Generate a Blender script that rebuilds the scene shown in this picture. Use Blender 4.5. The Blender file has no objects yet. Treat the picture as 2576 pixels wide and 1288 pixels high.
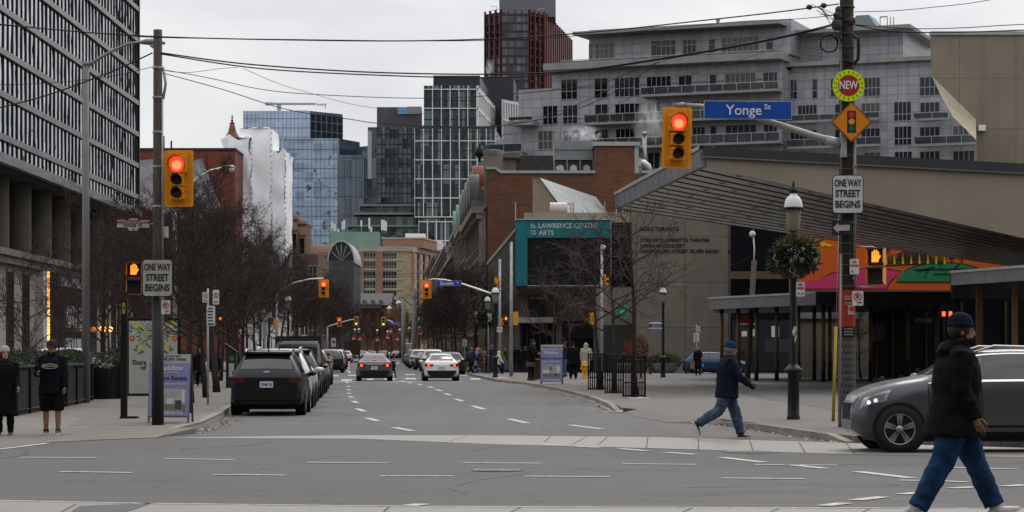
import bpy,math,random
from mathutils import Vector,Matrix,noise
sc = bpy.context.scene
COL = sc.collection
# ---------------------------------------------------------------- camera (level, shifted lens)
F,CX,HY,CH = 5800.0,1288.0,914.0,1.375      # focal length, centre and horizon in a 2576 px wide picture; eye height
cd = bpy.data.cameras.new('camera');cam = bpy.data.objects.new('camera',cd);COL.objects.link(cam)
cam.location = (0,0,CH);cam.rotation_euler = (math.pi/2,0,0)
cd.sensor_width = 36;cd.lens = 36*F/2576;cd.shift_y = (HY-644)/2576
cd.clip_start = 0.3;cd.clip_end = 6000
sc.camera = cam
# ---------------------------------------------------------------- sky and light
SUN_EL,SUN_AZ = math.radians(52),math.radians(24)
w = bpy.data.worlds.new('World');sc.world = w;w.use_nodes = True
nt = w.node_tree;nt.nodes.clear()
def wn(t,**k):
 n = nt.nodes.new(t)
 for a,v in k.items(): setattr(n,a,v)
 return n
L = nt.links.new
wo = wn('ShaderNodeOutputWorld');bg = wn('ShaderNodeBackground');bg.inputs[1].default_value = 0.1
sky = wn('ShaderNodeTexSky');sky.sky_type = 'NISHITA';sky.sun_disc = False
sky.sun_elevation = SUN_EL;sky.sun_rotation = SUN_AZ;sky.air_density = 1.0;sky.dust_density = 4.0
hs = wn('ShaderNodeHueSaturation');hs.inputs['Saturation'].default_value = 0.25;L(sky.outputs[0],hs.inputs['Color'])
tc = wn('ShaderNodeTexCoord');sep = wn('ShaderNodeSeparateXYZ');L(tc.outputs['Generated'],sep.inputs[0])
mp = wn('ShaderNodeMapping');mp.inputs['Scale'].default_value = (2.2,2.2,7.0);L(tc.outputs['Generated'],mp.inputs[0])
nz = wn('ShaderNodeTexNoise');nz.inputs['Scale'].default_value = 2.3;nz.inputs['Detail'].default_value = 5;nz.inputs['Roughness'].default_value = 0.5
L(mp.outputs[0],nz.inputs['Vector'])
cr = wn('ShaderNodeValToRGB');cr.color_ramp.elements[0].position = 0.36;cr.color_ramp.elements[1].position = 0.68
cr.color_ramp.elements[0].color = (0.70,0.715,0.755,1);cr.color_ramp.elements[1].color = (1.0,1.0,1.0,1)
L(nz.outputs['Fac'],cr.inputs[0])
cl = wn('ShaderNodeClamp');L(sep.outputs['Z'],cl.inputs[0])
ma = wn('ShaderNodeMath',operation='MULTIPLY_ADD');L(cl.outputs[0],ma.inputs[0]);ma.inputs[1].default_value = 11.5;ma.inputs[2].default_value = 8.7
ov = wn('ShaderNodeVectorMath',operation='SCALE');L(cr.outputs[0],ov.inputs[0]);L(ma.outputs[0],ov.inputs['Scale'])
mx = wn('ShaderNodeMix',data_type='RGBA');mx.inputs[0].default_value = 0.88
L(hs.outputs[0],mx.inputs[6]);L(ov.outputs[0],mx.inputs[7])
L(mx.outputs[2],bg.inputs[0]);L(bg.outputs[0],wo.inputs[0])
sd = bpy.data.lights.new('sun','SUN');sd.energy = 1.3;sd.angle = math.radians(32);sd.color = (1.0,0.97,0.93)
so = bpy.data.objects.new('sun',sd);COL.objects.link(so);so.location = (0,0,200)
so.rotation_euler = (math.pi/2-SUN_EL,0,math.pi-SUN_AZ)
vs = sc.view_settings;vs.view_transform = 'Standard';vs.look = 'None';vs.exposure = 0.0;vs.gamma = 1.0;vs.use_curve_mapping = False
sc.cycles.max_bounces = 6;sc.cycles.diffuse_bounces = 3;sc.cycles.glossy_bounces = 3;sc.cycles.transmission_bounces = 4;sc.cycles.transparent_max_bounces = 6
sc.cycles.volume_bounces = 1
# ---------------------------------------------------------------- helpers
pi = math.pi
def gz(Y): return 0.006*max(0.0,Y-45)                     # Front Street climbs gently away from the crossing
def P(x,y,Y): return Vector(((x-CX)/F*Y,Y,CH+(HY-y)/F*Y))
def G(x,y,dz=0.0):                                        # the ground point seen at picture position x, y
 k = (y-HY)/F
 Y = (CH-dz)/k if k > 0 else 1e9
 if Y > 45 or Y < 0: Y = (CH-dz+0.27)/(k+0.006)
 return Vector(((x-CX)/F*Y,Y,gz(Y)+dz))
def S(Y): return F/Y                                        # picture px per metre
def tag(o,label=None,cat=None,group=None,kind=None):
 if label: o['label'] = label
 if cat: o['category'] = cat
 if group: o['group'] = group
 if kind: o['kind'] = kind
 return o
def thing(name,label,cat,loc=(0,0,0),rz=0.0,group=None):
 o = bpy.data.objects.new(name,None);COL.objects.link(o);o.empty_display_size = 0.2
 o.location = loc;o.rotation_euler = (0,0,rz)
 return tag(o,label,cat,group)
def copy_tree(o,parent=None):
 c = o.copy();COL.objects.link(c)
 if parent: c.parent = parent
 for ch in list(o.children): copy_tree(ch,c)
 return c
class MB:
 """collects shapes, then links them as one mesh object"""
 def __init__(s): s.v = [];s.f = [];s.m = [];s.sm = []
 def add(s,vs,fs,m=0,smooth=False):
  b = len(s.v);s.v += [tuple(p) for p in vs]
  for f in fs: s.f.append([b+i for i in f]);s.m.append(m);s.sm.append(smooth)
 def box(s,x0,x1,y0,y1,z0,z1,m=0):
  if x0 > x1: x0,x1 = x1,x0
  if y0 > y1: y0,y1 = y1,y0
  if z0 > z1: z0,z1 = z1,z0
  s.add([(x0,y0,z0),(x1,y0,z0),(x1,y1,z0),(x0,y1,z0),(x0,y0,z1),(x1,y0,z1),(x1,y1,z1),(x0,y1,z1)],
     [(0,3,2,1),(4,5,6,7),(0,1,5,4),(1,2,6,5),(2,3,7,6),(3,0,4,7)],m)
 def bbox(s,x0,x1,y0,y1,z0,z1,r,m=0):
  """box with its vertical-face edges chamfered by r"""
  a = [(x0+r,z0),(x1-r,z0),(x1,z0+r),(x1,z1-r),(x1-r,z1),(x0+r,z1),(x0,z1-r),(x0,z0+r)]
  s.prism_xz(a,y0,y1,m)
 def prism(s,poly,z0,z1,m=0):
  """poly in xy, extruded up; z0, z1 numbers or functions of (x,y)"""
  n = len(poly);f0 = z0 if callable(z0) else (lambda x,y: z0);f1 = z1 if callable(z1) else (lambda x,y: z1)
  area = sum(poly[i][0]*poly[(i+1)%n][1]-poly[(i+1)%n][0]*poly[i][1] for i in range(n))
  if area < 0: poly = poly[::-1]
  vs = [(x,y,f0(x,y)) for x,y in poly]+[(x,y,f1(x,y)) for x,y in poly]
  s.add(vs,[tuple(range(n))[::-1],tuple(range(n,2*n))]+[(i,(i+1)%n,n+(i+1)%n,n+i) for i in range(n)],m)
 def prism_xz(s,poly,y0,y1,m=0):
  n = len(poly)
  area = sum(poly[i][0]*poly[(i+1)%n][1]-poly[(i+1)%n][0]*poly[i][1] for i in range(n))
  if area < 0: poly = poly[::-1]
  if y0 > y1: y0,y1 = y1,y0
  vs = [(x,y0,z) for x,z in poly]+[(x,y1,z) for x,z in poly]
  s.add(vs,[tuple(range(n)),tuple(range(n,2*n))[::-1]]+[(i,n+i,n+(i+1)%n,(i+1)%n) for i in range(n)],m)
 def prism_yz(s,poly,x0,x1,m=0):
  n = len(poly)
  area = sum(poly[i][0]*poly[(i+1)%n][1]-poly[(i+1)%n][0]*poly[i][1] for i in range(n))
  if area < 0: poly = poly[::-1]
  if x0 > x1: x0,x1 = x1,x0
  vs = [(x0,y,z) for y,z in poly]+[(x1,y,z) for y,z in poly]
  s.add(vs,[tuple(range(n))[::-1],tuple(range(n,2*n))]+[(i,(i+1)%n,n+(i+1)%n,n+i) for i in range(n)],m)
 def tube(s,pts,r,n=8,m=0,cap=True,smooth=True,ref=None):
  """pts: points; r: number, list of numbers or list of (a,b); ref: direction of the b half-axis"""
  pts = [Vector(p) for p in pts];k = len(pts)
  if not isinstance(r,(list,tuple)): r = [r]*k
  vs = [];prev = None
  for i,p in enumerate(pts):
   d = (pts[min(i+1,k-1)]-pts[max(i-1,0)])
   if d.length < 1e-9: d = Vector((0,0,1))
   d.normalize()
   if ref is not None: a = Vector(ref)
   else: a = prev if prev is not None else (Vector((0,0,1)) if abs(d.z) < 0.9 else Vector((1,0,0)))
   b = a-d*a.dot(d)
   if b.length < 1e-5: b = d.orthogonal()
   b.normalize();prev = b;c = d.cross(b)
   ra,rb = r[i] if isinstance(r[i],(list,tuple)) else (r[i],r[i])
   for j in range(n):
    t = 2*pi*j/n
    vs.append(p+c*(ra*math.cos(t))+b*(rb*math.sin(t)))
  fs = [(i*n+j,i*n+(j+1)%n,(i+1)*n+(j+1)%n,(i+1)*n+j) for i in range(k-1) for j in range(n)]
  if cap: fs += [tuple(range(n))[::-1],tuple(range((k-1)*n,k*n))]
  s.add(vs,fs,m,smooth)
 def lathe(s,prof,n=16,m=0,o=(0,0,0),axis='z',smooth=True,cap=True):
  vs = []
  for r,z in prof:
   for j in range(n):
    t = 2*pi*j/n;a,b = r*math.cos(t),r*math.sin(t)
    p = (a,b,z) if axis == 'z' else ((a,z,b) if axis == 'y' else (z,a,b))
    vs.append((p[0]+o[0],p[1]+o[1],p[2]+o[2]))
  k = len(prof)
  fs = [(i*n+j,i*n+(j+1)%n,(i+1)*n+(j+1)%n,(i+1)*n+j) for i in range(k-1) for j in range(n)]
  if axis == 'y': fs = [f[::-1] for f in fs]
  s.add(vs,fs,m,smooth)
  if cap:
   s.add(vs[:n],[tuple(range(n)) if axis == 'y' else tuple(range(n))[::-1]],m);s.add(vs[-n:],[tuple(range(n))[::-1] if axis == 'y' else tuple(range(n))],m)
 def ball(s,c,r,n=10,k=7,m=0,sq=(1,1,1)):
  prof = [(max(1e-4,r*math.sin(pi*i/k)),-r*math.cos(pi*i/k)) for i in range(k+1)]
  b = len(s.v);s.lathe(prof,n,m,(0,0,0),'z',True,False)
  for i in range(b,len(s.v)):
   p = s.v[i];s.v[i] = (p[0]*sq[0]+c[0],p[1]*sq[1]+c[1],p[2]*sq[2]+c[2])
 def move(s,M,start=0):
  for i in range(start,len(s.v)): s.v[i] = tuple(M @ Vector(s.v[i]))
 def mesh(s,name):
  me = bpy.data.meshes.new(name);me.from_pydata(s.v,[],s.f)
  me.polygons.foreach_set('material_index',s.m);me.polygons.foreach_set('use_smooth',s.sm);me.update()
  return me
 def build(s,name,mats,parent=None,loc=None,rz=None):
  me = s.mesh(name)
  for q in (mats if isinstance(mats,(list,tuple)) else [mats]): me.materials.append(q)
  o = bpy.data.objects.new(name,me);COL.objects.link(o)
  if parent: o.parent = parent
  if loc is not None: o.location = loc
  if rz is not None: o.rotation_euler = (0,0,rz)
  return o
def struct(name,mb,mats,loc=None):
 o = mb.build(name,mats,None,loc);o['kind'] = 'structure';return o
# ---------------------------------------------------------------- materials (all procedural)
_mats = {}
def _base(name):
 m = bpy.data.materials.new(name);m.use_nodes = True;n = m.node_tree
 return m,n,n.nodes['Principled BSDF']
def nd(n,t,**k):
 q = n.nodes.new(t)
 for a,v in k.items(): setattr(q,a,v)
 return q
def coords(n,planar=False,scale=(1,1,1)):
 t = nd(n,'ShaderNodeTexCoord')
 if not planar:
  return t.outputs['Object']
 s = nd(n,'ShaderNodeSeparateXYZ');n.links.new(t.outputs['Object'],s.inputs[0])
 a = nd(n,'ShaderNodeMath',operation='ADD');n.links.new(s.outputs[0],a.inputs[0]);n.links.new(s.outputs[1],a.inputs[1])
 c = nd(n,'ShaderNodeCombineXYZ');n.links.new(a.outputs[0],c.inputs[0]);n.links.new(s.outputs[2],c.inputs[1])
 return c.outputs[0]
def noise_n(n,vec,scale,detail=4,rough=0.55,stretch=None):
 if stretch:
  mp = nd(n,'ShaderNodeMapping');mp.inputs['Scale'].default_value = stretch;n.links.new(vec,mp.inputs[0]);vec = mp.outputs[0]
 t = nd(n,'ShaderNodeTexNoise');t.inputs['Scale'].default_value = scale;t.inputs['Detail'].default_value = detail;t.inputs['Roughness'].default_value = rough
 n.links.new(vec,t.inputs['Vector']);return t.outputs['Fac']
def mixc(n,fac,a,b,mode='MIX'):
 q = nd(n,'ShaderNodeMix',data_type='RGBA',blend_type=mode)
 for i,v in ((0,fac),(6,a),(7,b)):
  if isinstance(v,(int,float)): q.inputs[i].default_value = v
  elif isinstance(v,tuple): q.inputs[i].default_value = (*v[:3],1)
  else: n.links.new(v,q.inputs[i])
 return q.outputs[2]
def ramp(n,fac,lo,hi):
 q = nd(n,'ShaderNodeMapRange');q.inputs['From Min'].default_value = lo;q.inputs['From Max'].default_value = hi
 n.links.new(fac,q.inputs['Value']);return q.outputs['Result']
def mth(n,op,a,b=None):
 q = nd(n,'ShaderNodeMath',operation=op)
 for i,v in ((0,a),(1,b)):
  if v is None: continue
  if isinstance(v,(int,float)): q.inputs[i].default_value = v
  else: n.links.new(v,q.inputs[i])
 return q.outputs[0]
def grid_mask(n,vec,px,pz,wx,wz,ox=0.0,oz=0.0):
 """1 on the lines of a grid with pitch px, pz and line width wx, wz"""
 s = nd(n,'ShaderNodeSeparateXYZ');n.links.new(vec,s.inputs[0])
 fx = mth(n,'FRACT',mth(n,'DIVIDE',mth(n,'ADD',s.outputs[0],ox),px));fz = mth(n,'FRACT',mth(n,'DIVIDE',mth(n,'ADD',s.outputs[1],oz),pz))
 return mth(n,'MAXIMUM',mth(n,'LESS_THAN',fx,wx/px),mth(n,'LESS_THAN',fz,wz/pz))
def cell_rand(n,vec,px,pz):
 s = nd(n,'ShaderNodeSeparateXYZ');n.links.new(vec,s.inputs[0])
 c = nd(n,'ShaderNodeCombineXYZ')
 n.links.new(mth(n,'FLOOR',mth(n,'DIVIDE',s.outputs[0],px)),c.inputs[0]);n.links.new(mth(n,'FLOOR',mth(n,'DIVIDE',s.outputs[1],pz)),c.inputs[1])
 q = nd(n,'ShaderNodeTexWhiteNoise',noise_dimensions='2D');n.links.new(c.outputs[0],q.inputs['Vector'])
 return q.outputs['Value'],q.outputs['Color']
def bump(n,bs,h,strength=0.3,dist=0.02):
 q = nd(n,'ShaderNodeBump');q.inputs['Strength'].default_value = strength;q.inputs['Distance'].default_value = dist
 n.links.new(h,q.inputs['Height']);n.links.new(q.outputs[0],bs.inputs['Normal'])
def M(name,col,rough=0.6,metal=0.0,var=0.15,scale=2.0,bmp=0.0,bscale=30.0,spec=0.28,coat=0.0,emit=None,es=0.0,alpha=1.0,stretch=None):
 if name in _mats: return _mats[name]
 m,n,b = _base(name)
 b.inputs['Roughness'].default_value = rough;b.inputs['Metallic'].default_value = metal
 b.inputs['Specular IOR Level'].default_value = spec;b.inputs['Coat Weight'].default_value = coat;b.inputs['Alpha'].default_value = alpha
 if emit: b.inputs['Emission Color'].default_value = (*emit,1);b.inputs['Emission Strength'].default_value = es
 if var > 0:
  v = coords(n);f = ramp(n,noise_n(n,v,scale,5,0.6,stretch),0.3,0.7)
  n.links.new(mixc(n,f,tuple(c*(1-var) for c in col),tuple(min(1,c*(1+var)) for c in col)),b.inputs['Base Color'])
 else: b.inputs['Base Color'].default_value = (*col,1)
 if bmp > 0: bump(n,b,noise_n(n,coords(n),bscale,4),bmp)
 _mats[name] = m;return m
def brick_mat(name,c1,c2,mortar,bw=0.22,bh=0.075,patch=0.5,dirt=(0.05,0.035,0.03)):
 m,n,b = _base(name);v = coords(n,True)
 t = nd(n,'ShaderNodeTexBrick');n.links.new(v,t.inputs['Vector']);t.inputs['Scale'].default_value = 1.0
 t.inputs['Brick Width'].default_value = bw;t.inputs['Row Height'].default_value = bh;t.inputs['Mortar Size'].default_value = 0.006
 t.inputs['Color1'].default_value = (*c1,1);t.inputs['Color2'].default_value = (*c2,1);t.inputs['Mortar'].default_value = (*mortar,1)
 f = ramp(n,noise_n(n,v,0.22,6,0.65),0.42,0.72)
 c = mixc(n,mth(n,'MULTIPLY',f,patch),t.outputs['Color'],dirt)
 f2 = ramp(n,noise_n(n,v,1.1,6,0.7,(0.5,2.2,1)),0.35,0.75)
 c = mixc(n,mth(n,'MULTIPLY',f2,0.7),c,(c2[0]*1.45,c2[1]*1.75,c2[2]*1.6))
 f3 = ramp(n,noise_n(n,v,3.0,5,0.7,(0.6,2.5,1)),0.58,0.72)
 c = mixc(n,mth(n,'MULTIPLY',f3,0.6),c,tuple(x*0.4 for x in c1))
 n.links.new(c,b.inputs['Base Color']);b.inputs['Roughness'].default_value = 0.9
 bump(n,b,t.outputs['Fac'],0.3,0.01);_mats[name] = m;return m
def concrete_mat(name,col,px=2.4,pz=2.4,stain=0.45,lines=0.02,hole=True):
 m,n,b = _base(name);v = coords(n,True)
 f = ramp(n,noise_n(n,v,0.5,6,0.6),0.3,0.75)
 c = mixc(n,f,tuple(x*0.82 for x in col),tuple(x*1.12 for x in col))
 st = ramp(n,noise_n(n,v,1.0,5,0.6,(1.6,0.16,1)),0.48,0.75)
 c = mixc(n,mth(n,'MULTIPLY',st,stain),c,tuple(x*0.42 for x in col))
 fine = ramp(n,noise_n(n,v,9,4,0.7),0.3,0.7)
 c = mixc(n,mth(n,'MULTIPLY',fine,0.2),c,tuple(x*0.7 for x in col))
 g = grid_mask(n,v,px,pz,lines,lines)
 c = mixc(n,mth(n,'MULTIPLY',g,0.75),c,tuple(x*0.3 for x in col))
 val,_ = cell_rand(n,v,px,pz);c = mixc(n,mth(n,'MULTIPLY',val,0.22),c,tuple(x*0.6 for x in col))
 n.links.new(c,b.inputs['Base Color']);b.inputs['Roughness'].default_value = 0.88
 bump(n,b,noise_n(n,v,6,5,0.6),0.12);_mats[name] = m;return m
def panel_mat(name,col,px,pz,wx,wz,line=0.55,rough=0.5,metal=0.2,cellv=0.2):
 m,n,b = _base(name);v = coords(n,True)
 val,_ = cell_rand(n,v,px,pz)
 c = mixc(n,val,tuple(x*(1-cellv) for x in col),tuple(x*(1+cellv*0.5) for x in col))
 st = ramp(n,noise_n(n,v,1.2,5,0.6,(1.5,0.2,1)),0.45,0.8)
 c = mixc(n,mth(n,'MULTIPLY',st,0.3),c,tuple(x*0.6 for x in col))
 g = grid_mask(n,v,px,pz,wx,wz)
 g2 = grid_mask(n,v,px*4,pz*6,wx*2.5,wz*0.5,px*0.5,0.4)
 c = mixc(n,g,c,tuple(x*line for x in col));c = mixc(n,mth(n,'MULTIPLY',g2,0.35),c,tuple(min(1,x*1.35) for x in col))
 n.links.new(c,b.inputs['Base Color']);b.inputs['Roughness'].default_value = rough;b.inputs['Metallic'].default_value = metal
 bump(n,b,g,0.4,0.02);_mats[name] = m;return m
def glass_mat(name,tint,px,pz,metal=0.7,rough=0.06,wob=0.06,blind=None,bfrac=0.3,dark=0.35,wave=0.02):
 """reflective curtain-wall glass: every pane a little out of plane, some with pale blinds drawn behind"""
 m,n,b = _base(name);v = coords(n,True)
 val,colr = cell_rand(n,v,px,pz)
 c = mixc(n,val,tuple(x*dark for x in tint),tint)
 if blind:
  val2,_ = cell_rand(n,v,px,pz*2);k = mth(n,'LESS_THAN',val2,bfrac)
  s = nd(n,'ShaderNodeSeparateXYZ');n.links.new(v,s.inputs[0])
  c = mixc(n,k,c,blind)
  n.links.new(mth(n,'MULTIPLY',mth(n,'SUBTRACT',1.0,k),metal),b.inputs['Metallic'])
 else: b.inputs['Metallic'].default_value = metal
 n.links.new(c,b.inputs['Base Color']);b.inputs['Roughness'].default_value = rough
 geo = nd(n,'ShaderNodeNewGeometry')
 sub = nd(n,'ShaderNodeVectorMath',operation='SUBTRACT');n.links.new(colr,sub.inputs[0]);sub.inputs[1].default_value = (0.5,0.5,0.5)
 scl = nd(n,'ShaderNodeVectorMath',operation='SCALE');n.links.new(sub.outputs[0],scl.inputs[0]);scl.inputs['Scale'].default_value = wob
 nz = nd(n,'ShaderNodeTexNoise');nz.inputs['Scale'].default_value = 0.5;nz.inputs['Detail'].default_value = 2;n.links.new(v,nz.inputs['Vector'])
 sub2 = nd(n,'ShaderNodeVectorMath',operation='SUBTRACT');n.links.new(nz.outputs['Color'],sub2.inputs[0]);sub2.inputs[1].default_value = (0.5,0.5,0.5)
 scl2 = nd(n,'ShaderNodeVectorMath',operation='SCALE');n.links.new(sub2.outputs[0],scl2.inputs[0]);scl2.inputs['Scale'].default_value = wave*4
 ad = nd(n,'ShaderNodeVectorMath',operation='ADD');n.links.new(geo.outputs['Normal'],ad.inputs[0]);n.links.new(scl.outputs[0],ad.inputs[1])
 ad2 = nd(n,'ShaderNodeVectorMath',operation='ADD');n.links.new(ad.outputs[0],ad2.inputs[0]);n.links.new(scl2.outputs[0],ad2.inputs[1])
 nm = nd(n,'ShaderNodeVectorMath',operation='NORMALIZE');n.links.new(ad2.outputs[0],nm.inputs[0]);n.links.new(nm.outputs[0],b.inputs['Normal'])
 _mats[name] = m;return m
def ground_mat(name,col,kind,track=(1,1,1)):
 m,n,b = _base(name);v = coords(n)
 f = ramp(n,noise_n(n,v,0.12,6,0.6),0.3,0.7)
 c = mixc(n,f,tuple(x*0.8 for x in col),tuple(x*1.15 for x in col))
 fine = ramp(n,noise_n(n,v,55,3,0.8),0.25,0.75);c = mixc(n,mth(n,'MULTIPLY',fine,0.35),c,tuple(x*0.55 for x in col))
 if kind == 'asphalt':
  st = ramp(n,noise_n(n,v,0.8,6,0.65,(0.35,1.3,1)),0.5,0.72);c = mixc(n,mth(n,'MULTIPLY',st,0.4),c,tuple(x*0.55 for x in col))
  tk = ramp(n,noise_n(n,v,1.0,4,0.6,track),0.35,0.7);c = mixc(n,mth(n,'MULTIPLY',tk,0.50),c,tuple(x*0.55 for x in col))
  oil = ramp(n,noise_n(n,v,0.55,5,0.6),0.60,0.72);c = mixc(n,mth(n,'MULTIPLY',oil,0.6),c,tuple(x*0.42 for x in col))
  rp2 = nd(n,'ShaderNodeTexVoronoi',distance='CHEBYCHEV');rp2.inputs['Scale'].default_value = 0.16;n.links.new(v,rp2.inputs['Vector']);sv = nd(n,'ShaderNodeSeparateXYZ');n.links.new(rp2.outputs['Color'],sv.inputs[0])
  c = mixc(n,mth(n,'MULTIPLY',mth(n,'GREATER_THAN',sv.outputs[0],0.72),0.4),c,tuple(x*0.6 for x in col))
  vo = nd(n,'ShaderNodeTexVoronoi',feature='DISTANCE_TO_EDGE');vo.inputs['Scale'].default_value = 0.13;vo.inputs['Randomness'].default_value = 1.0
  wv = nd(n,'ShaderNodeVectorMath',operation='ADD');nq = nd(n,'ShaderNodeTexNoise');nq.inputs['Scale'].default_value = 0.7;nq.inputs['Detail'].default_value = 6
  n.links.new(v,nq.inputs['Vector']);sc2 = nd(n,'ShaderNodeVectorMath',operation='SCALE');sc2.inputs['Scale'].default_value = 2.2;n.links.new(nq.outputs['Color'],sc2.inputs[0])
  n.links.new(v,wv.inputs[0]);n.links.new(sc2.outputs[0],wv.inputs[1]);n.links.new(wv.outputs[0],vo.inputs['Vector'])
  ck = mth(n,'LESS_THAN',vo.outputs['Distance'],0.0035);c = mixc(n,mth(n,'MULTIPLY',ck,0.6),c,(0.02,0.02,0.02))
  sp = ramp(n,noise_n(n,v,130,2,0.6),0.62,0.75);c = mixc(n,mth(n,'MULTIPLY',sp,0.5),c,(0.3,0.29,0.27))
  b.inputs['Roughness'].default_value = 0.82
 elif kind == 'slab':
  g = grid_mask(n,v,1.7,1.7,0.025,0.025,100,100);c = mixc(n,mth(n,'MULTIPLY',g,0.7),c,tuple(x*0.35 for x in col))
  st = ramp(n,noise_n(n,v,1.4,5,0.65),0.52,0.7);c = mixc(n,mth(n,'MULTIPLY',st,0.45),c,tuple(x*0.55 for x in col))
  b.inputs['Roughness'].default_value = 0.85
 elif kind == 'paver':
  t = nd(n,'ShaderNodeTexBrick');n.links.new(v,t.inputs['Vector']);t.inputs['Scale'].default_value = 1.0;t.inputs['Brick Width'].default_value = 0.24;t.inputs['Row Height'].default_value = 0.12
  t.inputs['Mortar Size'].default_value = 0.008
  t.inputs['Color1'].default_value = (1,1,1,1);t.inputs['Color2'].default_value = (0.72,0.7,0.7,1);t.inputs['Mortar'].default_value = (0.45,0.42,0.4,1)
  c = mixc(n,0.8,c,t.outputs['Color'],'MULTIPLY')
  st = ramp(n,noise_n(n,v,0.9,6,0.65),0.5,0.7);c = mixc(n,mth(n,'MULTIPLY',st,0.4),c,tuple(x*0.55 for x in col))
  b.inputs['Roughness'].default_value = 0.88
 n.links.new(c,b.inputs['Base Color']);bump(n,b,noise_n(n,v,60,3,0.7),0.25,0.01)
 _mats[name] = m;return m
def paint_mat(name,col,flake=0.0,rough=0.32,dirt=0.25,coat=0.4):
 if name in _mats: return _mats[name]
 m,n,b = _base(name);v = coords(n)
 s = nd(n,'ShaderNodeSeparateXYZ');n.links.new(v,s.inputs[0])
 low = mth(n,'SUBTRACT',1.0,ramp(n,mth(n,'ADD',s.outputs[2],mth(n,'MULTIPLY',noise_n(n,v,4,5),0.3)),0.25,0.75))
 c = mixc(n,mth(n,'MULTIPLY',low,dirt),tuple(col),(0.12,0.11,0.1))
 n.links.new(c,b.inputs['Base Color']);b.inputs['Metallic'].default_value = flake;b.inputs['Coat Weight'].default_value = coat;b.inputs['Specular IOR Level'].default_value = 0.2+coat*0.6;b.inputs['Coat Roughness'].default_value = 0.08
 n.links.new(ramp(n,low,-1.5,1.5),b.inputs['Roughness']) if dirt > 5 else None
 b.inputs['Roughness'].default_value = rough;_mats[name] = m;return m
asphalt = ground_mat('asphalt',(0.092,0.088,0.084),'asphalt',(1.1,0.05,1))
asphalt2 = ground_mat('darker_asphalt',(0.078,0.075,0.072),'asphalt',(0.06,1.0,1))
slabm = ground_mat('sidewalk_concrete',(0.152,0.133,0.114),'slab')
paver = ground_mat('brick_pavers',(0.158,0.139,0.123),'paver')
stripc = ground_mat('crosswalk_concrete',(0.21,0.189,0.164),'slab2')
kerbm = M('kerb_concrete',(0.21,0.19,0.165),0.9,var=0.35,scale=1.3,bmp=0.2)
linem = M('road_paint',(0.42,0.405,0.375),0.75,var=0.5,scale=11)
black = M('black_metal',(0.008,0.008,0.009),0.5,var=0.3,scale=4,spec=0.18)
blackp = M('black_plastic',(0.010,0.010,0.011),0.6,var=0.2,spec=0.15)
steel = M('galvanised_steel',(0.33,0.34,0.35),0.5,0.55,var=0.2,scale=5)
alum = M('aluminium',(0.55,0.56,0.57),0.38,0.8,var=0.1)
chrome = M('chrome',(0.75,0.76,0.78),0.15,1.0,var=0)
yellow = M('signal_yellow',(0.72,0.275,0.009),0.42,var=0.12,scale=6)
wood = M('pole_wood',(0.068,0.055,0.046),0.9,var=0.4,scale=6,bmp=0.4,bscale=20,stretch=(4,4,0.5))
woodd = M('dark_pole_wood',(0.022,0.017,0.014),0.9,var=0.45,scale=6,bmp=0.4,bscale=20,stretch=(4,4,0.5))
white = M('white_paint',(0.72,0.72,0.71),0.5,var=0.06)
signw = M('sign_white',(0.50,0.50,0.48),0.5,var=0.12,scale=5)
signd = M('sign_white_dull',(0.34,0.335,0.31),0.55,var=0.2,scale=4)
inkb = M('sign_black',(0.014,0.014,0.015),0.5,var=0)
inkr = M('sign_red',(0.50,0.025,0.022),0.5,var=0.05)
blue = M('street_sign_blue',(0.005,0.062,0.32),0.5,var=0.08)
wglass = M('window_glass',(0.018,0.021,0.024),0.08,var=0.35,scale=0.6,spec=0.35)
wglass2 = M('window_glass_blind',(0.085,0.085,0.08),0.10,var=0.5,scale=0.8,spec=0.35,stretch=(6,6,0.3))
wglass3 = M('window_glass_deep',(0.006,0.007,0.009),0.06,var=0.3,spec=0.45)
wframe = M('window_frame_grey',(0.28,0.29,0.31),0.5,0.3,var=0.1)
dframe = M('window_frame_dark',(0.03,0.03,0.033),0.5,0.2,var=0.1)
redlens = M('lens_red_lit',(0.9,0.06,0.03),0.3,var=0,emit=(1.0,0.05,0.025),es=1.5)
redcore = M('lens_red_core',(0.9,0.3,0.1),0.3,var=0,emit=(1.0,0.20,0.07),es=1.7)
greenlens = M('lens_green_lit',(0.2,0.9,0.6),0.3,var=0,emit=(0.25,1.0,0.62),es=2.6)
darklens = M('lens_unlit',(0.035,0.03,0.02),0.25,var=0.3)
handm = M('hand_lit',(0.9,0.3,0.05),0.4,var=0,emit=(1.0,0.20,0.02),es=2.0)
wirem = M('wire_black',(0.012,0.012,0.013),0.6,var=0)
foliage = M('evergreen_leaves',(0.028,0.042,0.017),0.7,var=0.6,scale=5)
foliage_y = M('golden_leaves',(0.10,0.072,0.018),0.7,var=0.5,scale=5)
barkm = M('tree_bark',(0.030,0.022,0.019),0.9,var=0.4,scale=5,bmp=0.3)
twigm = M('twig_bark',(0.034,0.020,0.018),0.9,var=0.4,scale=3)
twigr = M('twig_bark_pale',(0.062,0.040,0.034),0.9,var=0.4,scale=3)
rubber = M('tyre_rubber',(0.014,0.014,0.014),0.85,var=0.3)
rimm = M('alloy_rim',(0.30,0.30,0.31),0.35,0.8,var=0.1)
rimd = M('dark_rim',(0.05,0.05,0.052),0.4,0.6,var=0.1)
carglass = M('car_glass',(0.014,0.019,0.019),0.04,var=0.2,spec=0.8)
tailr = M('taillight_red',(0.060,0.006,0.006),0.2,var=0,coat=0.6)
tailon = M('taillight_lit',(0.9,0.08,0.04),0.3,var=0,emit=(1.0,0.09,0.05),es=1.8)
plate_m = M('licence_plate',(0.52,0.54,0.58),0.5,var=0.1)
ice = M('dirty_snow',(0.30,0.295,0.29),0.7,var=0.35,scale=8,bmp=0.5,bscale=15)
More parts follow.
